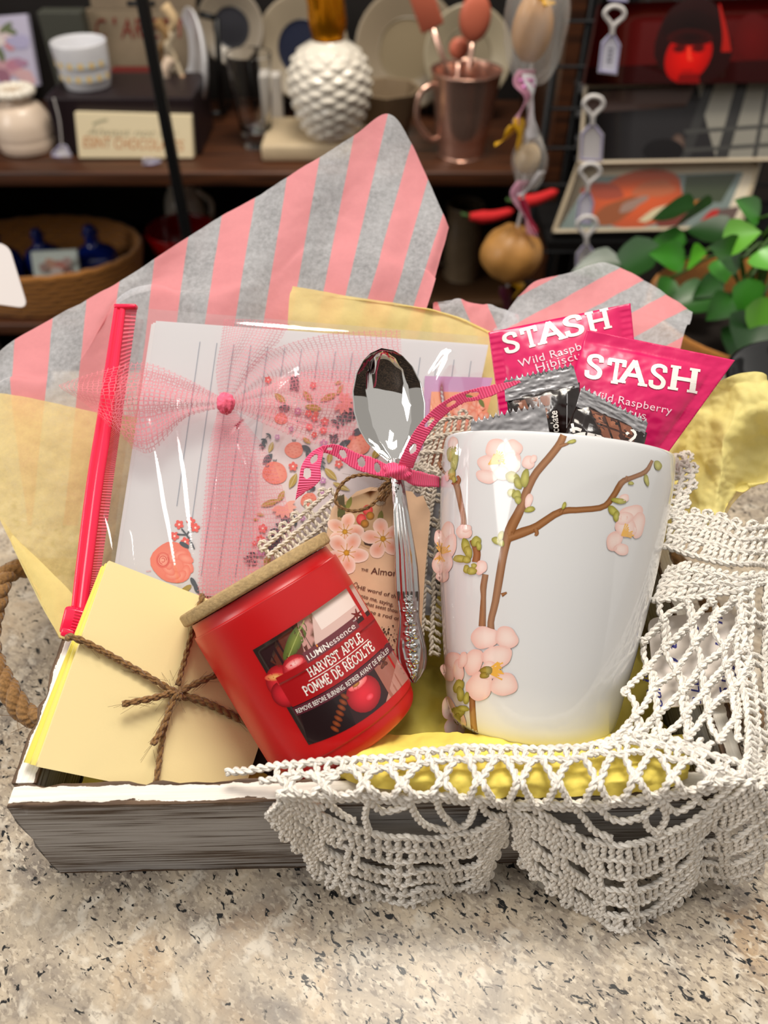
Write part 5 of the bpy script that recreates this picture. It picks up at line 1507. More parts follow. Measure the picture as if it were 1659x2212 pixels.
def fan(A, inner, outer, rows, step=13.0, seed=0, D=None, R=7.3, lift=.0012, slant=.45, picot=True):
    rr = random.Random(seed)
    n0 = 60
    I, O = cr(np.array(inner, float), n0), cr(np.array(outer, float), n0)
    def at(u, v):
        x = np.clip(u, 0, 1) * (n0 - 1); i = np.minimum(np.floor(x).astype(int), n0 - 2); f = x - i
        a = I[i] * (1 - f)[..., None] + I[i + 1] * f[..., None]; b = O[i] * (1 - f)[..., None] + O[i + 1] * f[..., None]
        return a * (1 - v) + b * v
    for k, (v0, v1, kind) in enumerate(rows):
        mid = at(np.linspace(0, 1, n0), (v0 + v1) / 2)
        L = np.linalg.norm(np.diff(mid, axis=0), axis=1).sum()
        m = max(3, int(L / step))
        if kind != 'open':
            yarn(A, at(np.linspace(0, 1, max(8, int(L / 9))), v0) + np.array([[rr.uniform(-1.5, 1.5), rr.uniform(-1.5, 1.5)] for _ in range(max(8, int(L / 9)))]), R * 1.02, lift + .0007, D=D, ph=rr.uniform(0, 6))
        for i in range(m):
            if kind == 'mesh' and (i + k * 2) % 5 > 1: continue
            if kind == 'wide' and (i + k) % 6 > 1: continue
            u = (i + .5) / m
            du = slant / m * rr.uniform(.4, 1.4)
            p0, p1 = at(np.array([u]), v0)[0], at(np.array([min(1, u + du)]), v1)[0]
            j = np.array([rr.uniform(-2, 2), rr.uniform(-2, 2)])
            q = (p0 + p1) / 2 + j
            yarn(A, [(*p0, 0), (*q, 3.5 + rr.uniform(-1, 2)), (*p1, 0)], R, lift, D=D, ph=rr.uniform(0, 6))
    if picot:
        L = np.linalg.norm(np.diff(O, axis=0), axis=1).sum()
        m = int(L / 30)
        yarn(A, at(np.linspace(0, 1, int(L / 8)), .99), R * 1.05, lift + .0006, D=D)
        for i in range(m):
            c_ = at(np.array([(i + .5) / m]), 1.0)[0]; o_ = at(np.array([(i + .5) / m]), 1.045)[0]
            t = np.linspace(-.4, 5.9, 9)
            d_ = (o_ - c_) / (np.linalg.norm(o_ - c_) + 1e-6)
            yarn(A, [tuple(c_ + d_ * 6 + 8.5 * np.array([math.cos(x), math.sin(x)])) for x in t], R * .85, lift + .0004, D=D)
doi = empty('crochet_doily', P(1100, 1700, .29), 'large cream crocheted doily draped under the mug and over the front rim', 'doily')
# chain rows lying over the rim
A = Acc()
rowA = cr(np.array([(488, 1671), (540, 1661), (600, 1653), (690, 1647), (770, 1637), (860, 1633), (930, 1623), (1010, 1614), (1100, 1617), (1180, 1619), (1260, 1615), (1330, 1602), (1400, 1607), (1470, 1616), (1560, 1640), (1620, 1662)], float), 200)
rowC = cr(np.array([(596, 1712), (680, 1718), (760, 1716), (850, 1722), (930, 1718), (1030, 1726), (1110, 1738), (1200, 1736), (1300, 1734), (1400, 1722), (1480, 1708), (1560, 1692), (1618, 1668)], float), 200)
yA_ = lambda x: np.interp(x, rowA[:, 0], rowA[:, 1]); yC_ = lambda x: np.interp(x, rowC[:, 0], rowC[:, 1])
yarn(A, rowA[::6], 8.0, .0020); yarn(A, rowC[::5] + [0, 0], 8.0, .0020); yarn(A, rowC[::5] + [3, 9], 7.0, .0014)
xs = np.arange(600, 1600, 27.0)
yarn(A, [(x, yA_(x) + 24 + 3 * math.sin(x)) for x in np.arange(560, 1610, 20)], 7.2, .0022)
for i, x in enumerate(xs):
    chain_between(A, (x, yA_(x)), (x + (9 if i % 2 else -5), yA_(x) + 25), R=6.5, lift=.0022)
nodes = [625, 700, 790, 872, 955, 1040, 1124, 1206, 1290, 1374, 1456, 1535]
for i, x in enumerate(nodes):
    a, c_ = yA_(x) + 24, yC_(x)
    m = (a + c_) / 2
    yarn(A, [(x - 30, a), (x - 8, m - 6), (x - 7, m + 6), (x - 26, c_)], 7.8, .0024)
    yarn(A, [(x + 28, a), (x + 6, m - 8), (x + 6, m + 8), (x + 27, c_)], 7.8, .0026, ph=2)
    if i % 2: yarn(A, [(x - 6, m - 8), (x + 2, m), (x - 4, m + 10)], 7, .0030)
A.build('lace_band', COTTON, doi, col=False)
# loops between the band and the scallops
A = Acc()
I1 = [(612, 1722), (672, 1752), (742, 1786), (830, 1806), (920, 1810), (1000, 1802), (1052, 1782), (1088, 1760)]
I2 = [(1098, 1752), (1160, 1772), (1230, 1800), (1300, 1822), (1372, 1826), (1440, 1804), (1500, 1772), (1545, 1738)]
for top in ([(640, 1716), (668, 1738), (700, 1750)], [(690, 1718), (720, 1752), (770, 1775)], [(790, 1718), (830, 1752), (880, 1735)], [(880, 1724), (905, 1770), (960, 1795), (1010, 1780), (1030, 1730)], [(940, 1722), (955, 1762), (990, 1790)], [(800, 1722), (790, 1765), (800, 1800)], [(1035, 1730), (1050, 1758), (1080, 1768)],
            [(1130, 1740), (1180, 1765), (1240, 1790)], [(1240, 1738), (1272, 1782), (1320, 1812)], [(1290, 1738), (1320, 1768), (1365, 1775), (1400, 1755), (1420, 1730)], [(1420, 1726), (1440, 1770), (1415, 1806)], [(1425, 1722), (1455, 1755), (1490, 1740), (1510, 1712)], [(1390, 1760), (1400, 1790), (1440, 1802)], [(1500, 1712), (1520, 1738), (1560, 1720), (1590, 1690)]):
    yarn(A, top, 7.4, .0020)
A.build('loop_row', COTTON, doi, col=False)
ROWS = [(0, .18, 'dense'), (.18, .36, 'dense'), (.36, .54, 'mesh'), (.54, .70, 'dense'), (.70, .84, 'mesh'), (.84, 1.0, 'dense')]
A = Acc()
fan(A, I1, [(584, 1748), (612, 1794), (668, 1844), (692, 1890), (762, 1922), (865, 1950), (945, 1938), (1008, 1934), (1044, 1904), (1060, 1852), (1092, 1802)], ROWS, 16.5, 1)
A.build('scallop', COTTON, doi, col=False)
A = Acc()
fan(A, I2, [(1108, 1802), (1140, 1866), (1200, 1922), (1258, 1966), (1300, 1998), (1350, 2010), (1400, 1996), (1440, 1962), (1478, 1930), (1502, 1892)], ROWS, 16.5, 2)
A.build('scallop', COTTON, doi, col=False)
A = Acc()
fan(A, [(1546, 1738), (1580, 1724), (1612, 1698), (1642, 1668), (1672, 1640)], [(1502, 1890), (1560, 1896), (1612, 1884), (1655, 1850), (1700, 1800)], ROWS, 16.5, 3)
A.build('scallop', COTTON, doi, col=False)
# the part beside the mug: shells, net and edge
A = Acc()
fan(A, [(1430, 1182), (1500, 1200), (1580, 1216), (1680, 1228)], [(1452, 1122), (1508, 1112), (1560, 1122), (1612, 1142), (1680, 1132)], [(0, .36, 'dense'), (.36, .7, 'dense'), (.7, 1, 'dense')], 14, 4)
fan(A, [(1408, 1296), (1480, 1292), (1570, 1278), (1680, 1256)], [(1440, 1228), (1500, 1216), (1580, 1236), (1680, 1240)], [(0, .4, 'dense'), (.4, .75, 'dense'), (.75, 1, 'dense')], 14, 5, picot=False)
fan(A, [(1602, 1262), (1592, 1380), (1606, 1500), (1616, 1600), (1600, 1670)], [(1690, 1240), (1690, 1400), (1690, 1520), (1690, 1640), (1680, 1700)], [(0, .3, 'dense'), (.3, .6, 'mesh'), (.6, 1, 'dense')], 15, 6, picot=False)
fan(A, [(1296, 1622), (1350, 1605), (1430, 1612), (1520, 1632)], [(1326, 1588), (1366, 1570), (1440, 1580), (1540, 1604)], [(0, .5, 'dense'), (.5, 1, 'mesh')], 14, 7, picot=False)
A.build('side_shells', COTTON, doi, col=False)
A = Acc()
fan(A, [(1440, 985), (1446, 1050), (1438, 1125)], [(1478, 978), (1494, 1030), (1464, 1110)], [(0, .5, 'dense'), (.5, 1, 'dense')], 14, 8)
A.build('raised_edge', COTTON, doi, col=False)
A = Acc()
rr = random.Random(5)
nd = {}
for j in range(7):
    y = 1292 + j * 50
    x0 = 1424 - (y - 1290) * .33
    for i in range(6):
        nd[j, i] = np.array([x0 + i * 56 + (28 if j % 2 else 0) + rr.uniform(-7, 7), y + rr.uniform(-6, 6)])
for (j, i), p in nd.items():
    if p[0] > 1625: continue
    for di in ((0, -1) if j % 2 == 0 else (0, 1)):
        q = nd.get((j + 1, i + di))
        if q is None or q[0] > 1640: continue
        b = rr.uniform(-6, 6)
        yarn(A, [p, (p + q) / 2 + np.array([b, -b]), q], 7.4, .0020 + rr.uniform(0, .0008), ph=rr.uniform(0, 6))
        if rr.random() < .55: yarn(A, [p + [6, 3], (p + q) / 2 + np.array([b + 9, -b]), q + [5, -3]], 6.6, .0012, ph=rr.uniform(0, 6))
    t = np.linspace(0, 5.6, 8)
    yarn(A, [(p[0] + 6 * math.cos(x), p[1] + 6 * math.sin(x)) for x in t], 6.2, .0034)
A.build('chain_net', COTTON, doi, col=False)

# tag with handwriting under the net
S_hw = lambda px, py: Sz(px, py, .0705 + np.clip((1420 - np.asarray(py, float)) / 320, 0, 1.3) * .016)
c4 = [(1398, 1335), (1586, 1318), (1622, 1512), (1418, 1530)]
ro = []
for k in range(4):
    p, a, b = (np.array(c4[(k + d) % 4], float) for d in (0, -1, 1))
    for t in np.linspace(0, 1, 5):
        u = p + (a - p) / np.linalg.norm(a - p) * 24; w = p + (b - p) / np.linalg.norm(b - p) * 24
        ro.append(tuple((1 - t) ** 2 * u + 2 * t * (1 - t) * p + t * t * w))
V2, F2 = tri_grid_poly(ro, 24)
ht = empty('handwritten_tag', P(1510, 1430, S_hw(1510, 1430)), 'white round-cornered tag with blue ink handwriting under the crochet net', 'tag')
Vf = P(V2[:, 0], V2[:, 1], S_hw(V2[:, 0], V2[:, 1])); A = Acc()
A.add(Vf, F2); A.add(Vf - TZ * .0006, [f[::-1] for f in F2])
rp = np.array(ro); k = len(rp); Rv = P(rp[:, 0], rp[:, 1], S_hw(rp[:, 0], rp[:, 1]))
A.add(np.vstack([Rv, Rv - TZ * .0006]), [(i, (i + 1) % k, k + (i + 1) % k, k + i) for i in range(k)])
A.build('card', pm('tag_card', '#efe6de', 0.6), ht, smooth=False, col=False)
pr = Print(lay_plane(S_hw))
INK = '#26257c'
for txt, a, b, cap in (('Post', (1606, 1496), (1598, 1436), 20), ('5 pz', (1576, 1500), (1568, 1440), 18), ('L   n', (1562, 1398), (1560, 1330), 15), ('3 LL', (1514, 1520), (1508, 1466), 16), ('ge', (1512, 1382), (1508, 1350), 18), ('8 Hu', (1494, 1532), (1484, 1472), 17), ('l t', (1466, 1432), (1460, 1380), 18), ('our', (1432, 1526), (1424, 1476), 16), ('n is', (1410, 1510), (1402, 1448), 15), ('u', (1438, 1424), (1434, 1408), 12)):
    pr.type(txt, a, b, INK, cap=cap * 1.15, shear=.25, bold=.014)
pr.build('handwriting', M_MATTE, ht)

# ================================================================ SECOND LACE PIECE BEHIND THE GIFT TAG
S_l2 = onbag(.0072)
D_l2 = lambda g, lift=0: P(np.asarray(g)[:, 0], np.asarray(g)[:, 1], S_l2(np.asarray(g)[:, 0], np.asarray(g)[:, 1]) - lift)
A = Acc()
fan(A, [(650, 1250), (720, 1190), (800, 1120)], [(562, 1190), (630, 1130), (716, 1055)], [(0, .3, 'dense'), (.3, .55, 'mesh'), (.55, .8, 'dense'), (.8, 1, 'mesh')], 13, 11, D=D_l2, R=5.4)
fan(A, [(895, 1010), (950, 1020), (1020, 1010)], [(920, 935), (962, 905), (1020, 900)], [(0, .4, 'dense'), (.4, .7, 'dense'), (.7, 1, 'dense')], 13, 12, D=D_l2, R=5.4)
fan(A, [(900, 1000), (880, 1150), (872, 1400)], [(1000, 1010), (965, 1180), (950, 1420)], [(0, .25, 'mesh'), (.25, .5, 'dense'), (.5, .75, 'mesh'), (.75, 1, 'dense')], 13, 13, D=D_l2, R=5.4, picot=False)
tag(A.build('crochet_lace', yarn_mat('ivory_yarn', '#e9dccb', .85, 1700.0), col=False), 'small ivory crocheted lace piece behind the gift tag and spoon', 'doily')
# ================================================================ SHOP DISPLAY BEHIND THE COUNTER
ZV = np.array([0, 0, 1.0])
def base(px, py, z=None):
    z = ZS + .0006 if z is None else z
    return Pz(px, py, z), float(Sz(px, py, z)) / FPX          # point on a shelf and metres per photo pixel there
def lobj(name, prof, c, mat, parent, seg=40, smooth=True, n=None, axis=ZV):
    pr_ = np.array(prof, float)
    if n: pr_ = cr(pr_, n); pr_[:, 0] = np.maximum(pr_[:, 0], 0); pr_[:, 1] = np.maximum(pr_[:, 1], np.array(prof)[:, 1].min())
    V, F = lathe(pr_, c, axis, seg)
    return mk(name, V, F, mat, parent, smooth)
def slab(name, quad_y, thick, mat, parent, b=.002):
    """panel from four world corners TL TR BR BL, extruded backwards"""
    q = np.array(quad_y)
    n = np.cross(q[1] - q[0], q[3] - q[0]); n /= np.linalg.norm(n)
    if n[1] < 0: n = -n
    V = np.vstack([q, q + n * thick])
    return mk(name, V, [(0, 1, 2, 3), (7, 6, 5, 4), (0, 4, 5, 1), (1, 5, 6, 2), (2, 6, 7, 3), (3, 7, 4, 0)], mat, parent, smooth=False)
CREAM, WHITEC = pm('cream_glaze', '#e9e1d2', .2, coat=.3), pm('white_glaze', '#e6e6ea', .2, coat=.3)
BLACK, GLASSM = pm('black_metal', '#0b0b0c', .45), pm('clear_glass', '#ffffff', .02, trans=1.0, ior=1.45)
STRING = pm('tag_string', '#cfcbc8', .7)
# --- black upright in front of the shelves
pb = P(355, 250, .95)
po = empty('rack_upright', (pb[0], pb[1], -.95), 'black metal rack upright standing before the cream sign', 'post')
V, F = rbox((pb[0], pb[1], 0.0), .0135, .0135, 1.9, .002); mk('upright_bar', V, F, BLACK, po, smooth=False)
cb = P(303, 8, .95)
V, F, uv = tube(np.array([cb - RT * .016, cb + RT * .018]), .003, 8); mk('hook', V, F, BLACK, po)
# --- dark riser box with bowl on it
B0, m = base(222, 335)
rz = float(Py(222, 212, B0[1])[2]) - ZS
rs = empty('display_riser', B0, 'dark plum riser box under the white bowl', 'riser')
V, F = rbox((B0[0] + .045, B0[1] + .065, ZS + .0008 + rz / 2), .225, .13, rz, .003); mk('riser_box', V, F, pm('plum_lacquer', '#1f1418', .4), rs, smooth=False)
ZR = ZS + rz + .0016
c, m = base(178, 200, ZR)
c = c + [0, .036, 0]
bw = empty('ceramic_bowl', c, 'white ceramic bowl with faint yellow pattern on the dark riser', 'bowl')
R0 = 58 * m
lobj('bowl_body', [(0, .002), (R0 * .72, 0), (R0 * .84, .004), (R0 * .95, .03), (R0 * 1.0, .058), (R0 * .96, .058), (R0 * .9, .03), (R0 * .75, .008), (0, .006)], c, WHITEC, bw, n=40)
A = Acc()
for i in range(14):
    for k in range(2):
        a = -math.pi / 2 + (i - 7) * .2
        p = c + [R0 * (.955 + .018 * k) * math.cos(a) * 1.005, R0 * (.955 + .018 * k) * math.sin(a) * 1.005, .018 + k * .018]
        V, F, T = blob(0, 0, .0045, .0045, 0, 2, 10)
        e = np.array([-math.sin(a), math.cos(a), 0]); nrm = np.array([math.cos(a), math.sin(a), 0])
        A.add(p + nrm * .0006 + V[:, :1] * e + V[:, 1:] * ZV, F, hx('#e9c985' if (i + k) % 2 else '#cfd3d2'))
A.build('bowl_pattern', vcol('bowl_print', .3), bw, uv=False)
# --- cream block sign
q = [Py(160, 243, 1.235), Py(412, 250, 1.235), None, None]
c, m = base(290, 345)
ys = c[1]
sg = empty('block_sign', c, 'cream block sign with grey script and orange capitals before the riser', 'sign')
q = [Py(161, 243, ys + .008), Py(413, 250, ys + .008), Py(418, 346, ys), Py(171, 341, ys)]
zb_ = min(q[2][2], q[3][2]); 
for k in (2, 3): q[k] = np.array([q[k][0], q[k][1], ZS + .0035])
slab('block', q, .022, pm('cream_board', '#f0e0ba', .5), sg)
S_sg = plane3((161, 243, float(Sy(161, 243, ys + .008))), (413, 250, float(Sy(413, 250, ys + .008))), (171, 341, float(Sy(171, 341, ys))))
pr = Print(lay_plane(S_sg, .0006, .00001))
pr.type('Always not for', (186, 291), (384, 296), '#b3ab8a', cap=17, shear=.4, bold=-.01)
pr.strip([(200, 268), (214, 262), (232, 258)], 5, '#b9b391', n=8)
pr.type('ESINT CHOCOLATES', (180, 318), (396, 326), '#d59058', cap=24)
pr.build('sign_print', M_MATTE, sg)
# --- round lidded pot, tags
c, m = base(48, 340)
c = c + [0, .04, 0]
pt = empty('ceramic_pot', c, 'squat cream ribbed pot with ruffled neck beside the cream sign', 'pot')
r = 62 * m
lobj('pot_body', [(0, 0), (r * .85, 0), (r * .98, .006), (r, .014), (r * .99, .02), (r * 1.0, .028), (r * .95, .045), (r * .75, .062), (r * .52, .070), (r * .5, .078), (r * .62, .086), (r * .60, .088), (r * .42, .078), (0, .074)], c, pm('blush_glaze', '#e2cdb8', .3, coat=.2), pt, n=70)
A = Acc()
for i in range(14):
    a = i / 14 * 6.283
    V, F = lathe(cr(np.array([(0, -.008), (.007, -.005), (.009, 0), (.007, .005), (0, .008)]), 9), c + [r * .56 * math.cos(a), r * .56 * math.sin(a), .084], ZV, 8); A.add(V, F)
A.build('ruffle', CREAM, pt, col=False)
def price_tag(px, py, y, rot, label, w=40, h=62, string=None, marks=False, face='#e9e7ee'):
    """small paper tag with pointed top on a loop of string; placed on the upright plane at distance y"""
    def T(dx, dy):
        a = math.radians(rot); return (px + dx * math.cos(a) - dy * math.sin(a), py + dx * math.sin(a) + dy * math.cos(a))
    o = [T(-w / 2, h / 2), T(w / 2, h / 2), T(w / 2, -h / 2 + 14), T(w * .16, -h / 2 - 6), T(-w * .16, -h / 2 - 6), T(-w / 2, -h / 2 + 14)]
    c = Py(px, py, y)
    t = empty('price_tag', c, label, 'price tag', 'white string price tags')
    f = np.array([Py(a, b, y) for a, b in o]); b_ = f + [0, .0012, 0]
    n = len(o)
    mk('tag_card', np.vstack([f, b_]), [tuple(range(n))[::-1], tuple(range(n, 2 * n))] + [(i, (i + 1) % n, n + (i + 1) % n, n + i) for i in range(n)], pm('tag_' + face[1:], face, .6), t, smooth=False)
    o2 = [(px + (a - px) * .86, py + (b - py) * .9) for a, b in o]
    e = np.array([Py(a, b, y - .0008) for a, b in o2])
    V, F, uv = tube(np.vstack([e, e[:1]]), .0008, 5, False); mk('tag_border', V, F, pm('lilac_ink', '#9a94c0', .6), t)
    if marks:
        pr = Print(lambda V, k: np.array([Py(a, b, y - .001) for a, b in V]))
        for k in range(4): pr.strip([T(-5, -14 + k * 9), T(6, -15 + k * 9)], 4, '#7a7a88', n=3)
        pr.build('tag_marks', M_MATTE, t)
    lp = string or [T(0, -h / 2 - 4), T(-4, -h / 2 - 26), T(-22, -h / 2 - 48), T(-8, -h / 2 - 66), T(14, -h / 2 - 64), T(20, -h / 2 - 48), T(2, -h / 2 - 26), T(0, -h / 2 - 4)]
    g = cr(np.array(lp, float), 40)
    V, F, uv = tube(np.array([Py(a, b, y - .001) for a, b in g]), .0026 if string is None else .0012, 6); mk('tag_string', V, F, STRING, t)
    return t
yt = float(base(135, 335)[0][1]) - .005
price_tag(134, 330, yt, 8, 'small white price tag hanging from a string between pot and sign', 44, 22, [(134, 318), (128, 260), (116, 212)])
price_tag(325, 349, float(base(325, 353)[0][1]) - .006, 90, 'tiny white price tag peeking from under the cream sign', 14, 34, [(310, 349), (312, 346), (316, 344)])
# --- painted canvas on easel at the edge
c, m = base(20, 240)
yc = c[1] + .02
ez = empty('painted_canvas', c, 'small canvas painted with pink flowers on lilac sky, on an easel', 'painting')
slab('canvas', [Py(-70, 40, yc + .02), Py(57, 30, yc + .02), Py(84, 185, yc), Py(-60, 185, yc)], .012, pm('lilac_canvas', '#c9c4dc', .7), ez)
S_cv = plane3((-70, 40, float(Sy(-70, 40, yc + .02))), (57, 30, float(Sy(57, 30, yc + .02))), (84, 185, float(Sy(84, 185, yc))))
pr = Print(lay_plane(S_cv, .0006, .00001))
for x, y, r, cc in ((5, 75, 26, '#e9d6d8'), (20, 95, 16, '#d88f96'), (-10, 90, 20, '#f0e4e2'), (10, 150, 30, '#d9a9b4'), (30, 140, 18, '#c98aa0'), (45, 135, 14, '#b88aa8'), (0, 170, 28, '#a8748a'), (55, 165, 22, '#e2b8bc'), (40, 90, 24, '#b9b4d8')): pr.blob(x, y, r, r * .7, 20, cc, wob=.3, seed=int(x), rings=2, seg=14)
for x, y, r in ((12, 60, -40), (2, 118, 70), (20, 66, 20)): pr.blob(x, y, 18, 7, r, '#6f7a58', rings=2, seg=12)
pr.build('flower_paint', M_MATTE, ez)
A = Acc()
for a, b in (((30, 185), (10, 240)), ((55, 185), (68, 238)), ((42, 180), (45, 215))):
    V, F, uv = tube(np.array([Py(*a, yc + .01), Pz(*b, ZS + .004)]), .0025, 6); A.add(V, F)
A.build('easel_leg', pm('teal_wood', '#5d6a66', .6), ez, col=False)
c = Pz(90, 215, ZS) + np.array([0, .10, 0])
fg = empty('figurine', c, 'thin blue and white porcelain figurine beside the canvas', 'figurine')
zt_ = float(Py(92, 62, c[1])[2])
H_ = zt_ - ZS
lobj('figure', [(0, 0), (.018, 0), (.014, .01), (.010, H_ * .4), (.014, H_ * .6), (.009, H_ * .78), (.012, H_ * .88), (.008, H_), (0, H_)], c, WHITEC, fg, n=40)
lobj('figure_coat', [(.0105, H_ * .42), (.0152, H_ * .58), (.0155, H_ * .64), (.0100, H_ * .76)], c, pm('cobalt_glaze', '#2b4a9a', .3), fg, n=20)
# --- board behind with red capitals, grey box, red box
yb_ = YS + .25
vs = empty('wooden_sign', (Py(305, 160, yb_)[0], yb_, ZS), 'old beige board sign with dark red capitals behind the riser', 'sign')
for k in range(2):
    t_, b_ = ((-60, 20), (21, 230))[k]
    slab('sign_plank', [Py(185, t_, yb_), Py(423, t_, yb_), Py(421, b_, yb_), Py(198, b_, yb_)], .012, pm('aged_plank%d' % k, ('#8d7c66', '#98876f')[k], .7, var=.25, vscale=20), vs)
pr = Print(lambda V, k: np.array([Py(a, b, yb_ - .001 - k * 1e-5) for a, b in V]))
for ch, x0, x1 in (('C', 206, 228), ("'", 244, 250), ('A', 262, 288), ('R', 292, 308), ('E', 322, 344), ('T', 348, 372), ('T', 376, 400)):
    pr.type(ch, (x0, 82), (x1, 82), '#7b1c12', cap=44)
pr.build('sign_letters', M_MATTE, vs)
def crate(name, px0, px1, pyt, pyb, y, d, color, label, cat, z0=None, rough=.6):
    z0 = ZS + .001 if z0 is None else z0
    a, b = Py(px0, pyb, y), Py(px1, pyb, y)
    zt = float(Py((px0 + px1) / 2, pyt, y)[2])
    V, F = rbox(((a[0] + b[0]) / 2, y + d / 2, (zt + z0) / 2), b[0] - a[0], d, zt - z0, .002)
    return tag(mk(name, V, F, pm(name + color, color, rough), smooth=False), label, cat)
crate('storage_box', 104, 196, 26, 120, YS + .215, .03, '#41423a', 'dark olive grey box standing behind the white bowl', 'box')
crate('gift_box', 242, 345, 158, 200, YS + .19, .04, '#5c0b0b', 'dark red box between the riser and the beige board sign', 'box')
# --- oval plate on a black stand with a raffia bow
c, m = base(405, 265)
yp = YS + .205
pl = empty('oval_plate', c + [0, .06, 0], 'white oval plate edge-on with raffia bow on a black stand', 'plate')
ctr = Py(432, 128, yp)
ax_ = np.array([-.90, -.42, .12]); ax_ /= np.linalg.norm(ax_)
lobj('plate', [(0, 0), (.05, .001), (.068, .008), (.071, .012), (.069, .013), (.05, .004), (0, .003)], ctr, WHITEC, pl, n=36, axis=ax_)
A = Acc()
for k, (dx, dz_) in enumerate(((-.035, .05), (-.028, .02), (-.05, .03), (-.04, -.02), (-.03, -.05), (-.045, -.03))):
    p = ctr + np.array([dx, -.03, dz_]); g = cr(np.array([p + [0, 0, .03], p + [.012 * (-1) ** k, -.006, .01], p + [-.006, 0, -.015], p + [.004, 0, -.045]]), 14)
    V, F, uv = tube(g, np.linspace(.009, .003, 14), 8); A.add(V, F, hx(('#c9ad84', '#d9c7a8', '#8a6a40', '#e0c8b0', '#c79a78', '#e8dcc8')[k]))
A.build('raffia_bow', vcol('raffia', .8), pl, uv=False)
A = Acc()
for a, b in (((468, 40), (480, 245)), ((480, 245), (446, 247)), ((430, 30), (468, 40))):
    e0, e1 = Py(*a, yp + .02), Py(*b, yp + .02)
    for e in (e0, e1): e[2] = max(e[2], ZS + .0065)
    V, F, uv = tube(np.array([e0, e1]), .005, 8); A.add(V, F)
A.build('plate_stand', BLACK, pl, col=False)
# --- glass tumbler, white box, slab board, pineapple
c, m = base(553, 325)
c = c + [0, .025, 0]
gl = empty('glass_tumbler', c, 'clear drinking glass standing beside the pineapple', 'glass')
r0, r1 = 31 * m, 46 * m; hg = float(Py(545, 140, c[1] - .01)[2]) - ZS
lobj('tumbler', [(0, 0), (r0, 0), (r0 * 1.02, .004), (r1, hg), (r1 * .95, hg), (r0 * .92, .03), (0, .026)], c, GLASSM, gl, n=60)
crate('paper_box', 572, 612, 165, 280, YS + .17, .03, '#cfc9c2', 'narrow white box standing behind the drinking glass', 'box')
c, m = base(655, 352)
sb_ = empty('wooden_slab', c, 'pale bevelled wooden slab under the pineapple jar', 'board')
a, b = Pz(566, 352, ZS), Pz(800, 352, ZS)
V, F = rbox(((a[0] + b[0]) / 2, a[1] + .065, ZS + .0135), b[0] - a[0], .13, .026, .005); mk('slab', V, F, pm('pale_wood', '#cdb896', .55, var=.15, vscale=30), sb_)
c, m = base(716, 306, ZS + .0272)
c = c + [0, .028, 0]
hp_ = float(Py(716, 84, c[1])[2]) - c[2]; rp_ = 84 * m
pn = empty('pineapple_jar', c, 'white ceramic pineapple jar with gold crown lid', 'jar')
nz_, na = 150, 140
tz_ = np.linspace(0, 1, nz_); an = np.linspace(0, 2 * math.pi, na, endpoint=False)
rad = rp_ * np.interp(tz_, [0, .02, .1, .3, .5, .68, .82, .92, .98, 1], [.55, .62, .72, .9, 1.0, .98, .86, .66, .44, .40])
K = 10
u_ = tz_[:, None] * 8; v_ = an[None] / (2 * math.pi) * K
d1 = np.abs(((u_ + v_ * 1.0) % 1) - .5) * 2; d2 = np.abs(((u_ - v_) % 1) - .5) * 2
bumpy = .0048 * np.minimum(1, 1.3 * np.minimum(1 - d1, 1 - d2))
rr_ = rad[:, None] + bumpy * np.clip(tz_ * 12, 0, 1)[:, None] * np.clip((1 - tz_) * 9, 0, 1)[:, None]
V = c + np.stack([rr_ * np.cos(an), rr_ * np.sin(an), tz_[:, None] * hp_ + 0 * rr_], -1)
mk('jar_body', V.reshape(-1, 3), gridF(nz_, na, True) + [tuple(range(na))[::-1]], CREAM, pn)
A = Acc()
for i in range(22):
    a = i * 2.4; L = .075 + .03 * (i % 3) * .5; sp_ = .10 + .34 * ((i * 7) % 11) / 11
    d = np.array([math.cos(a) * sp_, math.sin(a) * sp_, 1.0]); o = np.array([math.cos(a), math.sin(a), 0])
    g = cr(np.array([c + ZV * (hp_ - .004) + o * .012, c + ZV * (hp_ + L * .4) + o * .018, c + ZV * hp_ + d * L]), 10)
    V, F, uv = tube(g, np.interp(np.linspace(0, 1, 10), [0, .4, 1], [.010, .012, .0012]), 6); A.add(V, F)
A.build('crown', pm('gold_glaze', '#d98c12', .22, .85), pn, col=False)
# --- plates on stands at the back
def plate(px, py, rpx, y, col, cin, label):
    c = Py(px, py, y); m_ = float(Sy(px, py, y)) / FPX; r = rpx * m_
    t = empty('display_plate', c - ZV * r, label, 'plate', 'plates leaning on the shelf back')
    ax = np.array([0, -.95, .3]); ax /= np.linalg.norm(ax)
    lobj('plate_rim', [(r * .55, .002), (r * .9, .012), (r, .014), (r * .99, .010), (r * .55, -.002)], c, pm('plate' + col, col, .3), t, n=30, axis=ax)
    lobj('plate_well', [(0, .001), (r * .5, .001), (r * .55, .003), (r * .56, -.001), (0, -.002)], c, pm('well' + cin, cin, .3), t, n=20, axis=ax)
    for s in (-1, 1):
        zb_ = ZS; 
        g = np.array([c + [s * r * .5, -.03, -r * .95], [c[0] + s * r * .5, c[1] - .02, zb_ + .004], [c[0] + s * r * .5, c[1] + .04, zb_ + .004]])
        V, F, uv = tube(g, .003, 6); mk('stand_leg', V, F, BLACK, t)
plate(655, 105, 96, YS + .27, '#9a8d78', '#1d2236', 'beige plate with navy centre behind the pineapple jar')
plate(880, 110, 110, YS + .28, '#8f816c', '#86785f', 'plain beige plate behind the copper utensils')
plate(1010, 120, 92, YS + .24, '#a59a82', '#8f846e', 'stone coloured plate behind the copper pitcher')
plate(500, 60, 70, YS + .27, '#8d8272', '#2a2a30', 'grey plate with dark centre behind the drinking glass')
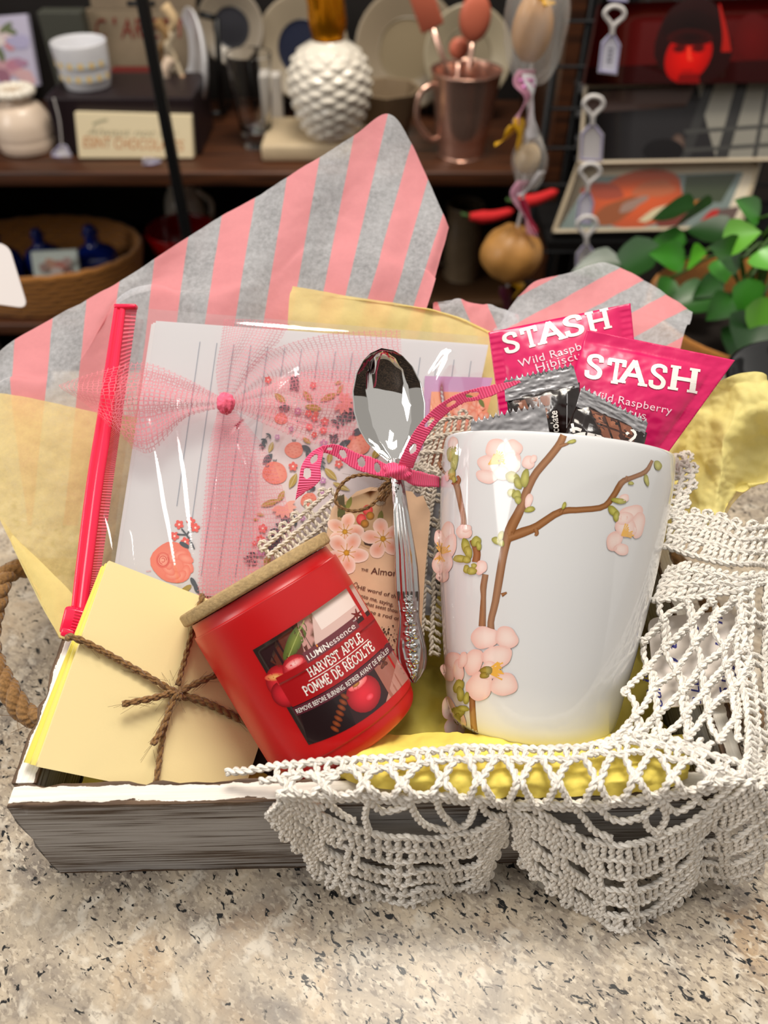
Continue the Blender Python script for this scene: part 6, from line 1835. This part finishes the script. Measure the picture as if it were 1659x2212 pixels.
# --- tapered beige cup
c, m = base(835, 318)
c = c + [0, .055, 0]
cu = empty('stone_cup', c, 'beige faceted stone cup between pineapple jar and copper pitcher', 'cup')
hc = float(Py(835, 190, c[1])[2]) - ZS
lobj('cup_body', [(0, 0), (46 * m, 0), (76 * m, hc), (68 * m, hc), (42 * m, .01), (0, .01)], c, pm('beige_stone', '#8d795f', .6, var=.2, vscale=25), cu, seg=8, smooth=False)
# --- copper pitcher with utensils
COPPER = pm('copper', '#e3b9a6', .2, .85)
c, m = base(1000, 352)
c = c + [0, .042, 0]
cp = empty('copper_pitcher', c, 'shiny copper pitcher holding utensils beside the hanging garland', 'pitcher')
hc = float(Py(1000, 165, c[1] - .03)[2]) - ZS
lobj('pitcher_body', [(0, 0), (48 * m, 0), (51 * m, .004), (58 * m, hc * .35), (72 * m, hc * .92), (76 * m, hc), (73 * m, hc), (69 * m, hc * .9), (50 * m, .012), (0, .010)], c, COPPER, cp, n=60)
hl = cr(np.array([c + [-66 * m, 0, hc * .85], c + [-95 * m, -.01, hc * .75], c + [-100 * m, -.012, hc * .45], c + [-72 * m, -.004, hc * .2], c + [-52 * m, 0, hc * .18]]), 30)
V, F, uv = tube(hl, .0045, 10); mk('pitcher_handle', V, F, COPPER, cp)
CORAL = pm('coral_silicone', '#cf6f55', .45)
def utensil(label, p0, tip, blade, w, l, kind):
    t = empty('kitchen_utensil', p0, label, 'utensil', 'utensils in the copper pitcher')
    V, F, uv = tube(np.array([p0, p0 * .4 + tip * .6, tip]), .0042, 8); mk('utensil_handle', V, F, COPPER, t)
    d = (tip - p0) / np.linalg.norm(tip - p0); e = np.cross(d, [0, 1, 0]); e /= np.linalg.norm(e); f = np.cross(d, e)
    if kind == 'spat':
        V, F = rbox(tip + d * l * .5, w, .006, l, .0025, np.stack([e, f, d], 1)); mk('blade', V, F, CORAL, t)
    else:
        a, b = np.meshgrid(np.linspace(.05, math.pi - .05, 16), np.linspace(0, 6.283, 20, endpoint=False), indexing='ij')
        V = tip + d * l * .5 + (np.cos(a) * l * .5)[..., None] * d + (np.sin(a) * np.cos(b) * w * .5)[..., None] * e + (np.sin(a) * np.sin(b) * .008)[..., None] * f
        mk('blade', V.reshape(-1, 3), gridF(16, 20, True), CORAL, t)
inside = c + ZV * .03
utensil('coral spatula tilted out of the copper pitcher', inside + [.01, 0, 0], Py(935, 62, c[1] - .01), 0, .034, .078, 'spat')
utensil('coral serving spoon upright in the copper pitcher', inside + [.0, .01, 0], Py(1020, 92, c[1] + .01), 0, .046, .062, 'spoon')
utensil('dark round ladle low in the copper pitcher', inside + [-.012, .015, 0], Py(990, 130, c[1] + .03), 0, .03, .03, 'spoon')

# ================================================================ LOWER SHELF
ZLs = ZL
def lbase(px, py): return base(px, py, ZL + .0006)
c, m = lbase(90, 668)
c = c + [0, .075, 0]
bk = empty('wicker_basket', c, 'round brown wicker basket of blue bottles on the lower shelf', 'basket')
WICK = yarn_mat('wicker', '#b87a38', .6, 900.0)
A = Acc()
R1 = 212 * m
for k in range(9):
    t = np.linspace(0, 2 * math.pi, 70)
    r = R1 * (.86 + .14 * (k / 8) ** .7)
    g = c + np.stack([r * np.cos(t), r * .68 * np.sin(t), .006 + k * .0095 + .0012 * np.sin(t * 26 + k * 3.14)], -1)
    V, F, uv = tube(g, .0058, 6, False); A.add(V, F, None, uv)
A.build('woven_wall', WICK, bk, col=False)
V, F = lathe(np.array([(0, .002), (R1 * .72, .002), (R1 * .72, .006), (0, .006)]), c, ZV, 40)
V[:, 1] = c[1] + (V[:, 1] - c[1]) * .68
mk('basket_floor', V, F, pm('wicker_floor', '#5a3716', .7), bk)
COBALT = pm('cobalt_glass', '#0c1f66', .06, coat=.6)
def bottle(px, py, y, r, label):
    c = Py(px, py, y); z0 = ZL + .007
    c = np.array([c[0], c[1], z0])
    t = empty('glass_bottle', c, label, 'bottle', 'cobalt bottles in the basket')
    lobj('bottle_body', [(0, 0), (r * .6, 0), (r * .95, r * .5), (r, r * 1.0), (r * .85, r * 1.5), (r * .35, r * 1.85), (r * .28, r * 2.3), (r * .36, r * 2.35), (r * .3, r * 2.4), (0, r * 2.4)], c, COBALT, t, n=50)
    lobj('bottle_stopper', [(0, r * 2.4), (r * .22, r * 2.4), (r * .24, r * 2.6), (0, r * 2.7)], c, COBALT, t, n=16)
bottle(205, 540, c[1] + .01, .042, 'round cobalt blue glass bottle at the inner end of the basket')
bottle(92, 545, c[1] + .03, .036, 'cobalt blue bottle behind the little floral tile')
bottle(0, 560, c[1] + .0, .040, 'dark blue bottle under a bright highlight near the white card')
ct = Py(118, 575, c[1] - .055)
tl = empty('floral_tile', ct - ZV * .03, 'small white tile painted with pink flowers leaning in the basket', 'tile')
yt = float(ct[1])
slab('tile', [Py(66, 545, yt + .01), Py(165, 540, yt + .01), Py(172, 602, yt), Py(76, 612, yt)], .008, pm('tile_glaze', '#d9e4dc', .3), tl)
pr = Print(lambda V, k: np.array([Py(a, b, yt - .002 - k * 1e-5) for a, b in V]))
for x, y, r, cc in ((110, 570, 14, '#d8a890'), (130, 575, 15, '#d58f80'), (95, 578, 12, '#b89a90'), (145, 565, 11, '#c9a8a0'), (120, 590, 16, '#e6d6cc'), (150, 588, 10, '#a87a70')): pr.blob(x, y, r, r * .8, 0, cc, wob=.3, seed=x, rings=2, seg=12)
pr.build('tile_paint', M_MATTE, tl)
c2 = Pz(118, 500, ZL) + np.array([0, .04, 0])
a_ = Py(85, 430, c2[1]); b_ = Py(160, 520, c2[1])
V = np.array([Py(85, 425, c2[1]), Py(110, 430, c2[1]), Py(165, 530, c2[1]), Py(100, 545, c2[1])])
V = np.vstack([V, V + [0, .006, 0]])
tag(mk('folded_card', V, [(0, 1, 2, 3), (7, 6, 5, 4), (0, 4, 5, 1), (1, 5, 6, 2), (2, 6, 7, 3), (3, 7, 4, 0)], pm('dim_card', '#8a8480', .7), smooth=False), 'grey pointed card standing among the blue bottles', 'card')
c, m = lbase(385, 618); c = c + [0.01, .055, 0]
rb_ = empty('red_bowl', c, 'glossy red bowl on the lower shelf behind the striped tissue', 'bowl')
lobj('bowl_body', [(0, 0), (.03, 0), (.034, .01), (.058, .05), (.064, .085), (.061, .085), (.054, .05), (.03, .014), (0, .012)], c, pm('red_enamel', '#8c0508', .2, coat=.4), rb_, n=40)
cc_ = c + [-.012, .112, 0]; cc_[1] = min(cc_[1], YS + .295)
hj = float(Py(345, 385, cc_[1])[2]) - ZL
jr = empty('cream_jug', cc_, 'cream jug half in shade on the lower shelf above the red bowl', 'jug')
lobj('jug_body', [(0, 0), (.032, 0), (.042, hj * .3), (.036, hj * .7), (.025, hj * .88), (.032, hj), (.028, hj), (.02, hj * .85), (0, hj * .8)], cc_, CREAM, jr, n=40)
hd_ = cr(np.array([cc_ + [.03, -.005, hj * .85], cc_ + [.055, -.01, hj * .7], cc_ + [.05, -.01, hj * .45], cc_ + [.038, -.005, hj * .35]]), 20)
V, F, uv = tube(hd_, .005, 8); mk('jug_handle', V, F, CREAM, jr)
c, m = lbase(1010, 645); c = c + [-.01, .05, .0215]
mgz = float(Py(1010, 470, c[1])[2]) - ZL
dm = empty('stoneware_mug', c, 'brown and white stoneware mug on the lower shelf beside the hanging gourd', 'mug')
lobj('mug_body', [(0, 0), (.03, 0), (.033, .006), (.034, mgz * .55), (.03, mgz * .85), (.034, mgz), (.030, mgz), (.028, mgz * .8), (0, mgz * .2)], c, pm('stoneware', '#7d6a52', .35, var=.5, vscale=14), dm, n=40)
hd_ = cr(np.array([c + [-.03, -.01, mgz * .75], c + [-.055, -.018, mgz * .65], c + [-.055, -.018, mgz * .3], c + [-.032, -.01, mgz * .2]]), 20)
V, F, uv = tube(hd_, .0055, 8); mk('mug_handle', V, F, pm('stone_dark', '#54463a', .4), dm)
c, m = lbase(1000, 668)
c = c + [0, .05, 0]
V, F = rbox(c + [-.01, 0, .010], .18, .12, .02, .004); tag(mk('cutting_board', V, F, pm('cutting_wood', '#4a3018', .6, var=.3, vscale=20), smooth=False), 'dark wooden board under the stoneware mug on the lower shelf', 'board')
for k, (a, b, lbl) in enumerate((((1015, 468), (1110, 455), 'red felt chilli pepper reaching from the mug towards the garland'), ((1112, 437), (1205, 412), 'red felt chilli pepper pointing up behind the garland ribbon'))):
    y_ = 1.02
    g = cr(np.array([Py(*a, y_), (Py(*a, y_) + Py(*b, y_)) / 2 - ZV * .004, Py(*b, y_)]), 20)
    V, F, uv = tube(g, np.interp(np.linspace(0, 1, 20), [0, .3, .9, 1], [.005, .009, .006, .001]), 8)
    ch = empty('felt_chilli', g[0], lbl, 'chilli', 'red felt chillies')
    mk('pod', V, F, pm('red_felt', '#c3161a', .8), ch)
    V, F, uv = tube(np.array([g[0], g[0] + [-.012, 0, .004]]), .002, 6); mk('stalk', V, F, pm('green_felt', '#3a5a26', .8), ch)

# ================================================================ HANGING GARLAND
yg = .80
def G(px, py): return Py(px, py, yg)
gm = float(Sy(1140, 300, yg)) / FPX
ga = empty('hanging_garland', G(1105, 640), 'hanging garland of golden gourds wrapped in clear film with ribbons', 'garland')
SILK = pm('sheer_film', '#f2f0ee', .12, coat=.5)
def film2():
    m, nt, out = nmat('cellophane')
    g = N(nt, 'BsdfPrincipled', Roughness=.12); g.inputs['Base Color'].default_value = hx4('#f0ece6')
    t = N(nt, 'BsdfTransparent'); mx = N(nt, 'MixShader', i0=.80)
    nt.links.new(g.outputs[0], mx.inputs[1]); nt.links.new(t.outputs[0], mx.inputs[2]); nt.links.new(mx.outputs[0], out.inputs[0]); return m
CELLO = film2()
GOURD = pm('gourd_skin', '#c08a48', .42, var=.35, vscale=45, bump=.1, bscale=200)
def ball(name, px, py, rx, ry, mat, seed=0, wob=.03, parent=ga):
    a, b = np.meshgrid(np.linspace(.03, math.pi - .03, 30), np.linspace(0, 6.283, 36, endpoint=False), indexing='ij')
    c = G(px, py); w = 1 + wob * np.sin(b * 3 + seed) * np.sin(a * 2) + wob * .6 * np.sin(b * 7 + a * 3)
    V = c + (np.sin(a) * np.cos(b) * rx * gm * w)[..., None] * RT + (np.cos(a) * ry * gm * w)[..., None] * ZV + (np.sin(a) * np.sin(b) * rx * gm * w)[..., None] * np.array([0, 1.0, 0])
    return mk(name, V.reshape(-1, 3), gridF(30, 36, True), mat, parent)
ball('gourd', 1150, 62, 40, 58, GOURD, 1); ball('gourd', 1140, 342, 28, 32, pm('pale_gourd', '#d3b483', .4, var=.3, vscale=60), 2); ball('gourd', 1104, 548, 74, 66, GOURD, 3)
ball('film_wrap', 1158, 52, 60, 104, CELLO, 4, .12); ball('film_wrap', 1144, 350, 38, 58, CELLO, 5, .12)
def rb2(pts, w, mat, name='ribbon', tw=1.0):
    g = cr(np.array(pts, float), 40)
    p = np.array([Py(a, b, yg - .01 + (c_ * .001)) for a, b, c_ in g])
    t, n_, b_ = frames(p); an = np.linspace(0, tw * 3, 40)
    e = RT * np.cos(an)[:, None] + np.array([0, 1.0, 0]) * np.sin(an)[:, None]
    ww = w * gm * (1 + .3 * np.sin(np.linspace(0, 9, 40)))[:, None] / 2
    o = mk(name, np.stack([p - e * ww, p, p + e * ww], 1).reshape(-1, 3), gridF(40, 3), mat, ga)
    s = o.modifiers.new('thickness', 'SOLIDIFY'); s.thickness = .0008
RP, RY, RW = pm('pink_satin', '#e7a8c0', .3), pm('gold_satin', '#dba519', .35), pm('white_lace_ribbon', '#e9e6ea', .5)
rb2([(1138, 150, 0), (1128, 180, 2), (1140, 210, -4), (1122, 245, 0), (1112, 270, 2)], 34, RP, tw=.6); rb2([(1140, 160, -6), (1150, 200, -8), (1146, 260, -6), (1152, 300, -6)], 22, RW, tw=1.2); rb2([(1136, 170, -8), (1142, 190, -9)], 26, pm('magenta_satin', '#dc7fc0', .3), tw=.2)
rb2([(1120, 255, -6), (1124, 290, -8), (1118, 325, -6)], 20, RY, tw=.4); rb2([(1110, 270, -4), (1090, 300, -2), (1068, 312, 0)], 18, RY, tw=.5)
rb2([(1130, 390, 0), (1112, 425, 0), (1135, 470, -4), (1150, 510, -6)], 26, RP, tw=.8); rb2([(1170, 370, 0), (1140, 410, 0), (1118, 420, 0)], 14, RW, tw=.5); rb2([(1128, 430, -4), (1142, 470, -8), (1158, 505, -10)], 14, pm('crimson_satin', '#8c1030', .4), tw=.3)
rb2([(1110, 606, -6), (1125, 622, -8), (1110, 640, -4)], 26, RY, tw=.4); rb2([(1090, 620, 0), (1095, 660, 0), (1085, 690, 0)], 24, pm('plum_satin', '#5a2638', .4), tw=.3); rb2([(1168, -10, -8), (1178, 0, -9), (1190, 12, -8)], 26, RY, tw=.3)
V, F, uv = tube(np.array([G(1160, -60), G(1150, 100), G(1140, 300), G(1128, 450), G(1104, 548), G(1090, 690)]), .002, 6); mk('cord', V, F, STRING, ga)
bt = ball('bead', 1152, 502, 10, 8, pm('silver_bead', '#d8d8de', .2, .6), 3, .0)

# ================================================================ WIRE RACK AND FRAMED PICTURES
yr = 1.10
rk = empty('wire_rack', (float(Py(1450, 300, yr)[0]), yr, -.95), 'black wire grid rack behind the framed pictures', 'rack')
xa, xb = float(Py(1175, 300, yr)[0]), float(Py(1720, 300, yr)[0])
for k in range(11):
    x = xa + (xb - xa) * k / 10
    V, F, uv = tube(np.array([[x, yr, -.95], [x, yr, .45]]), .0022 if 0 < k < 10 else .006, 6); mk('wire_upright', V, F, BLACK, rk)
for k in range(22):
    z = -.7 + k * .05
    V, F, uv = tube(np.array([[xa, yr - .003, z], [xb, yr - .003, z]]), .0022, 6); mk('wire_crossbar', V, F, BLACK, rk)
yw = 1.45
bs = empty('slatted_shelving', (float(Py(1240, 300, yw)[0]), yw, -.95), 'dim row of white slatted shelving behind the wire rack', 'shelving')
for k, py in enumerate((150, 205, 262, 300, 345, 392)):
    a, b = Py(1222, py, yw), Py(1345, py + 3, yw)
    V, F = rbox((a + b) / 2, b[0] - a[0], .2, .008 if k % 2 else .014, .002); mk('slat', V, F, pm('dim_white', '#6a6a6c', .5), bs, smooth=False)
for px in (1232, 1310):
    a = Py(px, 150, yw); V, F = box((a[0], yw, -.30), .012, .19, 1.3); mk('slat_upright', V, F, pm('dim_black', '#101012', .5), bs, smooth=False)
def picture(name, quad, ys_, label, frame_c, fw, paint, thick=.014):
    """framed picture: quad in photo pixels TL TR BR BL, distances for top and bottom edge"""
    yt_, yb__ = ys_
    q = np.array([Py(*quad[0], yt_), Py(*quad[1], yt_), Py(*quad[2], yb__), Py(*quad[3], yb__)])
    t = empty(name, q[2:].mean(0), label, 'picture', 'framed pictures on the wire rack')
    slab('picture_panel', q, thick, pm('panel' + frame_c, frame_c, .5), t)
    n = np.cross(q[1] - q[0], q[3] - q[0]); n /= np.linalg.norm(n)
    if n[1] > 0: n = -n
    qm = lambda u, v: (q[0] * (1 - u) * (1 - v) + q[1] * u * (1 - v) + q[2] * u * v + q[3] * (1 - u) * v)
    pr = Print(lambda V, k: np.array([qm(u, v) for u, v in V]) + n * (.0008 + 2e-5 * k))
    paint(pr)
    pr.build('picture_print', vcol('gloss_print', .25, coat=.3), t)
    A = Acc()
    if fw:
        for a, b in ((0, 1), (1, 2), (2, 3), (3, 0)):
            V, F, uv = tube(np.array([q[a], q[b]]) + n * .001, fw, 4); A.add(V, F)
        A.build('frame_moulding', pm('frame' + frame_c, frame_c, .4), t, col=False, smooth=False)
def P_red(pr):
    pr.poly([(0, 0), (1, 0), (1, 1), (0, 1)], '#4e0606', .25)
    pr.poly([(0, .78), (1, .72), (1, 1), (0, 1)], '#2a0304', .25)
    pr.blob(.52, .5, .20, .52, 0, '#170304', '#240404', wob=.1, seed=2); pr.blob(.50, .66, .115, .34, 4, '#e01008', '#a80806', 1.5, wob=.04, seed=3); pr.poly([(.465, .88), (.56, .88), (.57, 1), (.455, 1)], '#7a0606', .25)
    pr.blob(.50, .30, .14, .20, 0, '#120202', '#1c0303', wob=.2, seed=4)
    for x in (.452, .548): pr.blob(x, .57, .036, .05, 0, '#240303', '#700806', 1, wob=.1, seed=5)
    pr.blob(.50, .44, .12, .10, 0, '#1a0303', '#3a0504', 2, wob=.1, seed=15)
    pr.strip([(.50, .55), (.505, .68), (.515, .72)], [.012, .02, .03], '#f04028', n=8); pr.strip([(.475, .84), (.5, .85), (.53, .84)], .03, '#a80a08', n=8)
    pr.strip([(.64, .05), (.68, .4), (.69, .62)], [.01, .03, .05], '#a81810', n=10); pr.blob(.82, .45, .09, .28, 0, '#5e0808', '#520606')
def P_grey(pr):
    pr.poly([(0, 0), (1, 0), (1, 1), (0, 1)], '#2c2b2d', .25); pr.poly([(0, .08), (.55, .02), (.5, .3), (.02, .34)], '#54423d', .25); pr.poly([(.55, .0), (1, 0), (1, 1), (.66, 1)], '#8f8c82', .25)
    for a, b, w in (((.62, 0), (.5, 1), .05), ((.78, 0), (.68, 1), .06), ((.9, .1), (.84, 1), .02)): pr.strip([a, b], w, '#3c3c3c', n=8)
    for y in (.62, .86): pr.strip([(.5, y), (1, y - .06)], .05, '#4a4a48', n=8)
    pr.blob(.47, .78, .035, .14, 0, '#7d675c', '#4a3c36'); pr.blob(.40, .86, .10, .16, 0, '#1d1c1e')
def P_orange(pr):
    pr.poly([(0, 0), (1, 0), (1, 1), (0, 1)], '#d8ccb4', .25); pr.poly([(.1, .2), (.93, .18), (.9, 1), (.02, 1)], '#74827e', .25)
    pr.poly([(.62, .22), (.9, .2), (.86, .62), (.64, .6)], '#3c4630', .25)
    pr.blob(.40, .55, .26, .42, 6, '#d4561e', '#b04a20', 1.5, wob=.14, seed=2); pr.blob(.19, .42, .09, .16, -40, '#9a4028', wob=.2, seed=3); pr.blob(.30, .72, .1, .2, 20, '#8c4a22', wob=.2, seed=6); pr.blob(.47, .4, .1, .14, 20, '#b4603a', wob=.3, seed=4); pr.blob(.38, .62, .05, .12, 20, '#96786a', wob=.3, seed=5)
    pr.strip([(.46, .88), (.54, .72), (.62, .62)], [.05, .09, .03], '#cbbf9a', n=10); pr.blob(.62, .84, .08, .15, 0, '#6e2a1c', wob=.2, seed=7)
    pr.blob(.74, .64, .05, .07, 0, '#b06a20', wob=.2, seed=8); pr.blob(.82, .86, .035, .16, 10, '#b01a0e', wob=.2, seed=9); pr.poly([(.86, .72), (.97, .68), (.95, 1), (.86, 1)], '#5e4a44', .25)
picture('framed_print', [(1296, 8), (1700, -6), (1700, 178), (1262, 182)], (1.06, 1.03), 'dark red portrait print of a shadowed face, upper picture on the rack', '#3a0808', 0, P_red)
picture('framed_print', [(1266, 186), (1700, 172), (1700, 344), (1252, 352)], (1.05, 1.015), 'grey interior photograph in a pale frame between two other pictures', '#b9aa92', .0025, P_grey)
picture('framed_print', [(1250, 352), (1642, 344), (1596, 492), (1196, 500)], (1.035, 0.99), 'orange and teal painting in a cream frame, lowest picture on the rack', '#b5a68c', .003, P_orange)
ld = Py(1262, 500, 1.0)
V, F = box((float(Py(1450, 500, 1.03)[0]), 1.045, float(Py(1450, 505, 1.0)[2]) - .008), .36, .13, .012)
tag(mk('rack_ledge', V, F, BLACK, smooth=False), 'black ledge carrying the lowest picture on the rack', 'ledge')
price_tag(1317, 120, .96, 7, 'white price tag with printed digits before the red portrait', 42, 80, None, True, '#e8e8f6')
price_tag(1336, -12, .96, 5, 'white price tag cut by the top of the picture above the red portrait', 44, 30, None, False, '#e8e8f6')
price_tag(1278, 312, .95, 3, 'plain white price tag before the grey photograph', 50, 74, None, False, '#dcd8d8')
price_tag(1264, 452, .94, 8, 'narrow white price tag before the orange painting', 34, 64, None, False, '#e2e0ec')
price_tag(1266, 560, .93, 2, 'white price tag with dark hole low behind the striped tissue', 44, 50, None, True, '#d4d0cc')
# ================================================================ PLANT AND BLACK BOWL BESIDE THE RACK
pc = np.array([float(Pz(1640, 800, 0.0)[0]) + .05, .60, -.30])
pc = np.array([.36, .66, -.20])
pp = empty('potted_plant', pc, 'leafy green pothos plant in a brown basket beside the pictures', 'plant')
lobj('basket_pot', [(0, 0), (.075, 0), (.082, .01), (.10, .10), (.105, .15), (.098, .15), (.07, .02), (0, .018)], pc, WICK, pp, n=40)
lobj('soil', [(0, .125), (.092, .125)], pc, pm('soil', '#1a120c', .9), pp, seg=30)
V, F = lathe(np.array([(.0, -.30), (.12, -.30), (.12, -.002), (0, -.002)]), pc, ZV, 30)
tag(mk('plant_stool', V, F, W_DARK), 'dark round stool under the potted plant', 'stool')
LEAF = vcol('leaf_green', .35, spec=.5)
def leaf_mesh(base_, tip, width, up, c):
    n, m = 14, 7
    d = tip - base_; L = np.linalg.norm(d); d = d / L
    e = np.cross(d, up); e /= np.linalg.norm(e) + 1e-9; f = np.cross(e, d)
    t = np.linspace(0, 1, n); w = width * np.interp(t, [0, .08, .25, .5, .8, 1], [.03, .55, .98, .9, .45, .0])
    k = np.linspace(-1, 1, m)
    V = base_ + t[:, None, None] * L * d + (w[:, None] * k)[..., None] * e + (-.35 * w[:, None] * np.abs(k) ** 1.5 * -.6 - .12 * L * t[:, None] ** 2)[..., None] * f
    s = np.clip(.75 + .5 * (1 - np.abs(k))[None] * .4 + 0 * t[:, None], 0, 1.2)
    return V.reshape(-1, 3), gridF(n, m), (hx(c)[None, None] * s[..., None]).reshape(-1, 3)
rr = random.Random(12)
leaves = [((1480, 560), (1412, 545), 34, .68), ((1490, 560), (1520, 545), 30, .67), ((1450, 600), (1425, 650), 26, .69), ((1560, 520), (1640, 500), 40, .64), ((1600, 560), (1545, 530), 42, .63), ((1620, 600), (1610, 690), 40, .62), ((1640, 540), (1680, 580), 44, .61), ((1580, 640), (1530, 690), 34, .66), ((1650, 640), (1640, 740), 42, .60), ((1560, 600), (1500, 640), 28, .70), ((1640, 470), (1600, 430), 30, .68), ((1660, 500), (1690, 460), 34, .66), ((1530, 700), (1500, 740), 26, .70), ((1600, 700), (1650, 690), 36, .63), ((1480, 660), (1440, 720), 24, .72), ((1550, 560), (1570, 610), 30, .65)]
A0 = None
for i, (a, b, w, y) in enumerate(leaves):
    p, q_ = Py(*a, y), Py(*b, y - .02)
    c_ = ('#3c8a22', '#5aa82c', '#2f6e1e', '#6fb83a', '#24561a')[i % 5]
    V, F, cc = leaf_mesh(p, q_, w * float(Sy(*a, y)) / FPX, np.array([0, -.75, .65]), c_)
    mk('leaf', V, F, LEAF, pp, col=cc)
    root_ = pc + [0, 0, .13]
    g = cr(np.array([root_, (root_ + p) / 2 + [0, 0, .05], p]), 16)
    V, F, uv = tube(g, .0016, 5); mk('stem', V, F, pm('stem_green', '#37551e', .5), pp)
for i in range(26):
    a = rr.uniform(0, 6.28); r = rr.uniform(.03, .13); h_ = rr.uniform(.12, .24)
    p = pc + np.array([r * math.cos(a), r * math.sin(a) + .03, h_]); q_ = p + np.array([math.cos(a) * .05, math.sin(a) * .05 - .01, -.02 + rr.uniform(-.02, .02)])
    V, F, cc = leaf_mesh(p, q_, .022, np.array([0, -.3, .9]), ('#1d4a16', '#2c661c', '#173c12')[i % 3])
    mk('leaf', V, F, LEAF, pp, col=cc)
c, m = base(1690, 850, 0.0)
c = np.array([float(Pz(1672, 838, 0)[0]), .435, 0.0])
bb = empty('black_dish', c, 'glossy black dish on the counter edge behind the yellow tissue', 'dish')
lobj('dish_body', [(0, 0), (.03, 0), (.035, .004), (.052, .022), (.056, .030), (.053, .031), (.045, .02), (.03, .008), (0, .007)], c, pm('black_gloss', '#0c0c0e', .12, coat=.6), bb, n=40)
# ================================================================ WHITE CARD ON A STAND AT THE FRAME EDGE
cs = P(-70, 600, .52)
sc = empty('card_holder', (cs[0], cs[1], 0), 'white round-cornered card on a thin stand behind the striped tissue', 'card holder')
lobj('stand_foot', [(0, 0), (.03, 0), (.03, .004), (.004, .006), (.0025, .01), (0, .01)], (cs[0], cs[1], .0005), BLACK, sc)
V, F, uv = tube(np.array([[cs[0], cs[1] + .003, .006], [cs[0], cs[1] + .003, cs[2]]]), .0022, 8); mk('stand_rod', V, F, BLACK, sc)
ro = []
c4 = [(-170, 500), (18, 528), (60, 666), (-130, 640)]
for k in range(4):
    p, a, b = (np.array(c4[(k + d) % 4], float) for d in (0, -1, 1))
    for t in np.linspace(0, 1, 6):
        u = p + (a - p) / np.linalg.norm(a - p) * 22; w = p + (b - p) / np.linalg.norm(b - p) * 22
        ro.append((1 - t) ** 2 * u + 2 * t * (1 - t) * p + t * t * w)
ro = np.array(ro)
f = P(ro[:, 0], ro[:, 1], .52); n = len(ro)
mk('card', np.vstack([f, f + FW * .0012]), [tuple(range(n))[::-1], tuple(range(n, 2 * n))] + [(i, (i + 1) % n, n + (i + 1) % n, n + i) for i in range(n)], pm('white_card', '#d9d3d2', .5), sc, smooth=False)
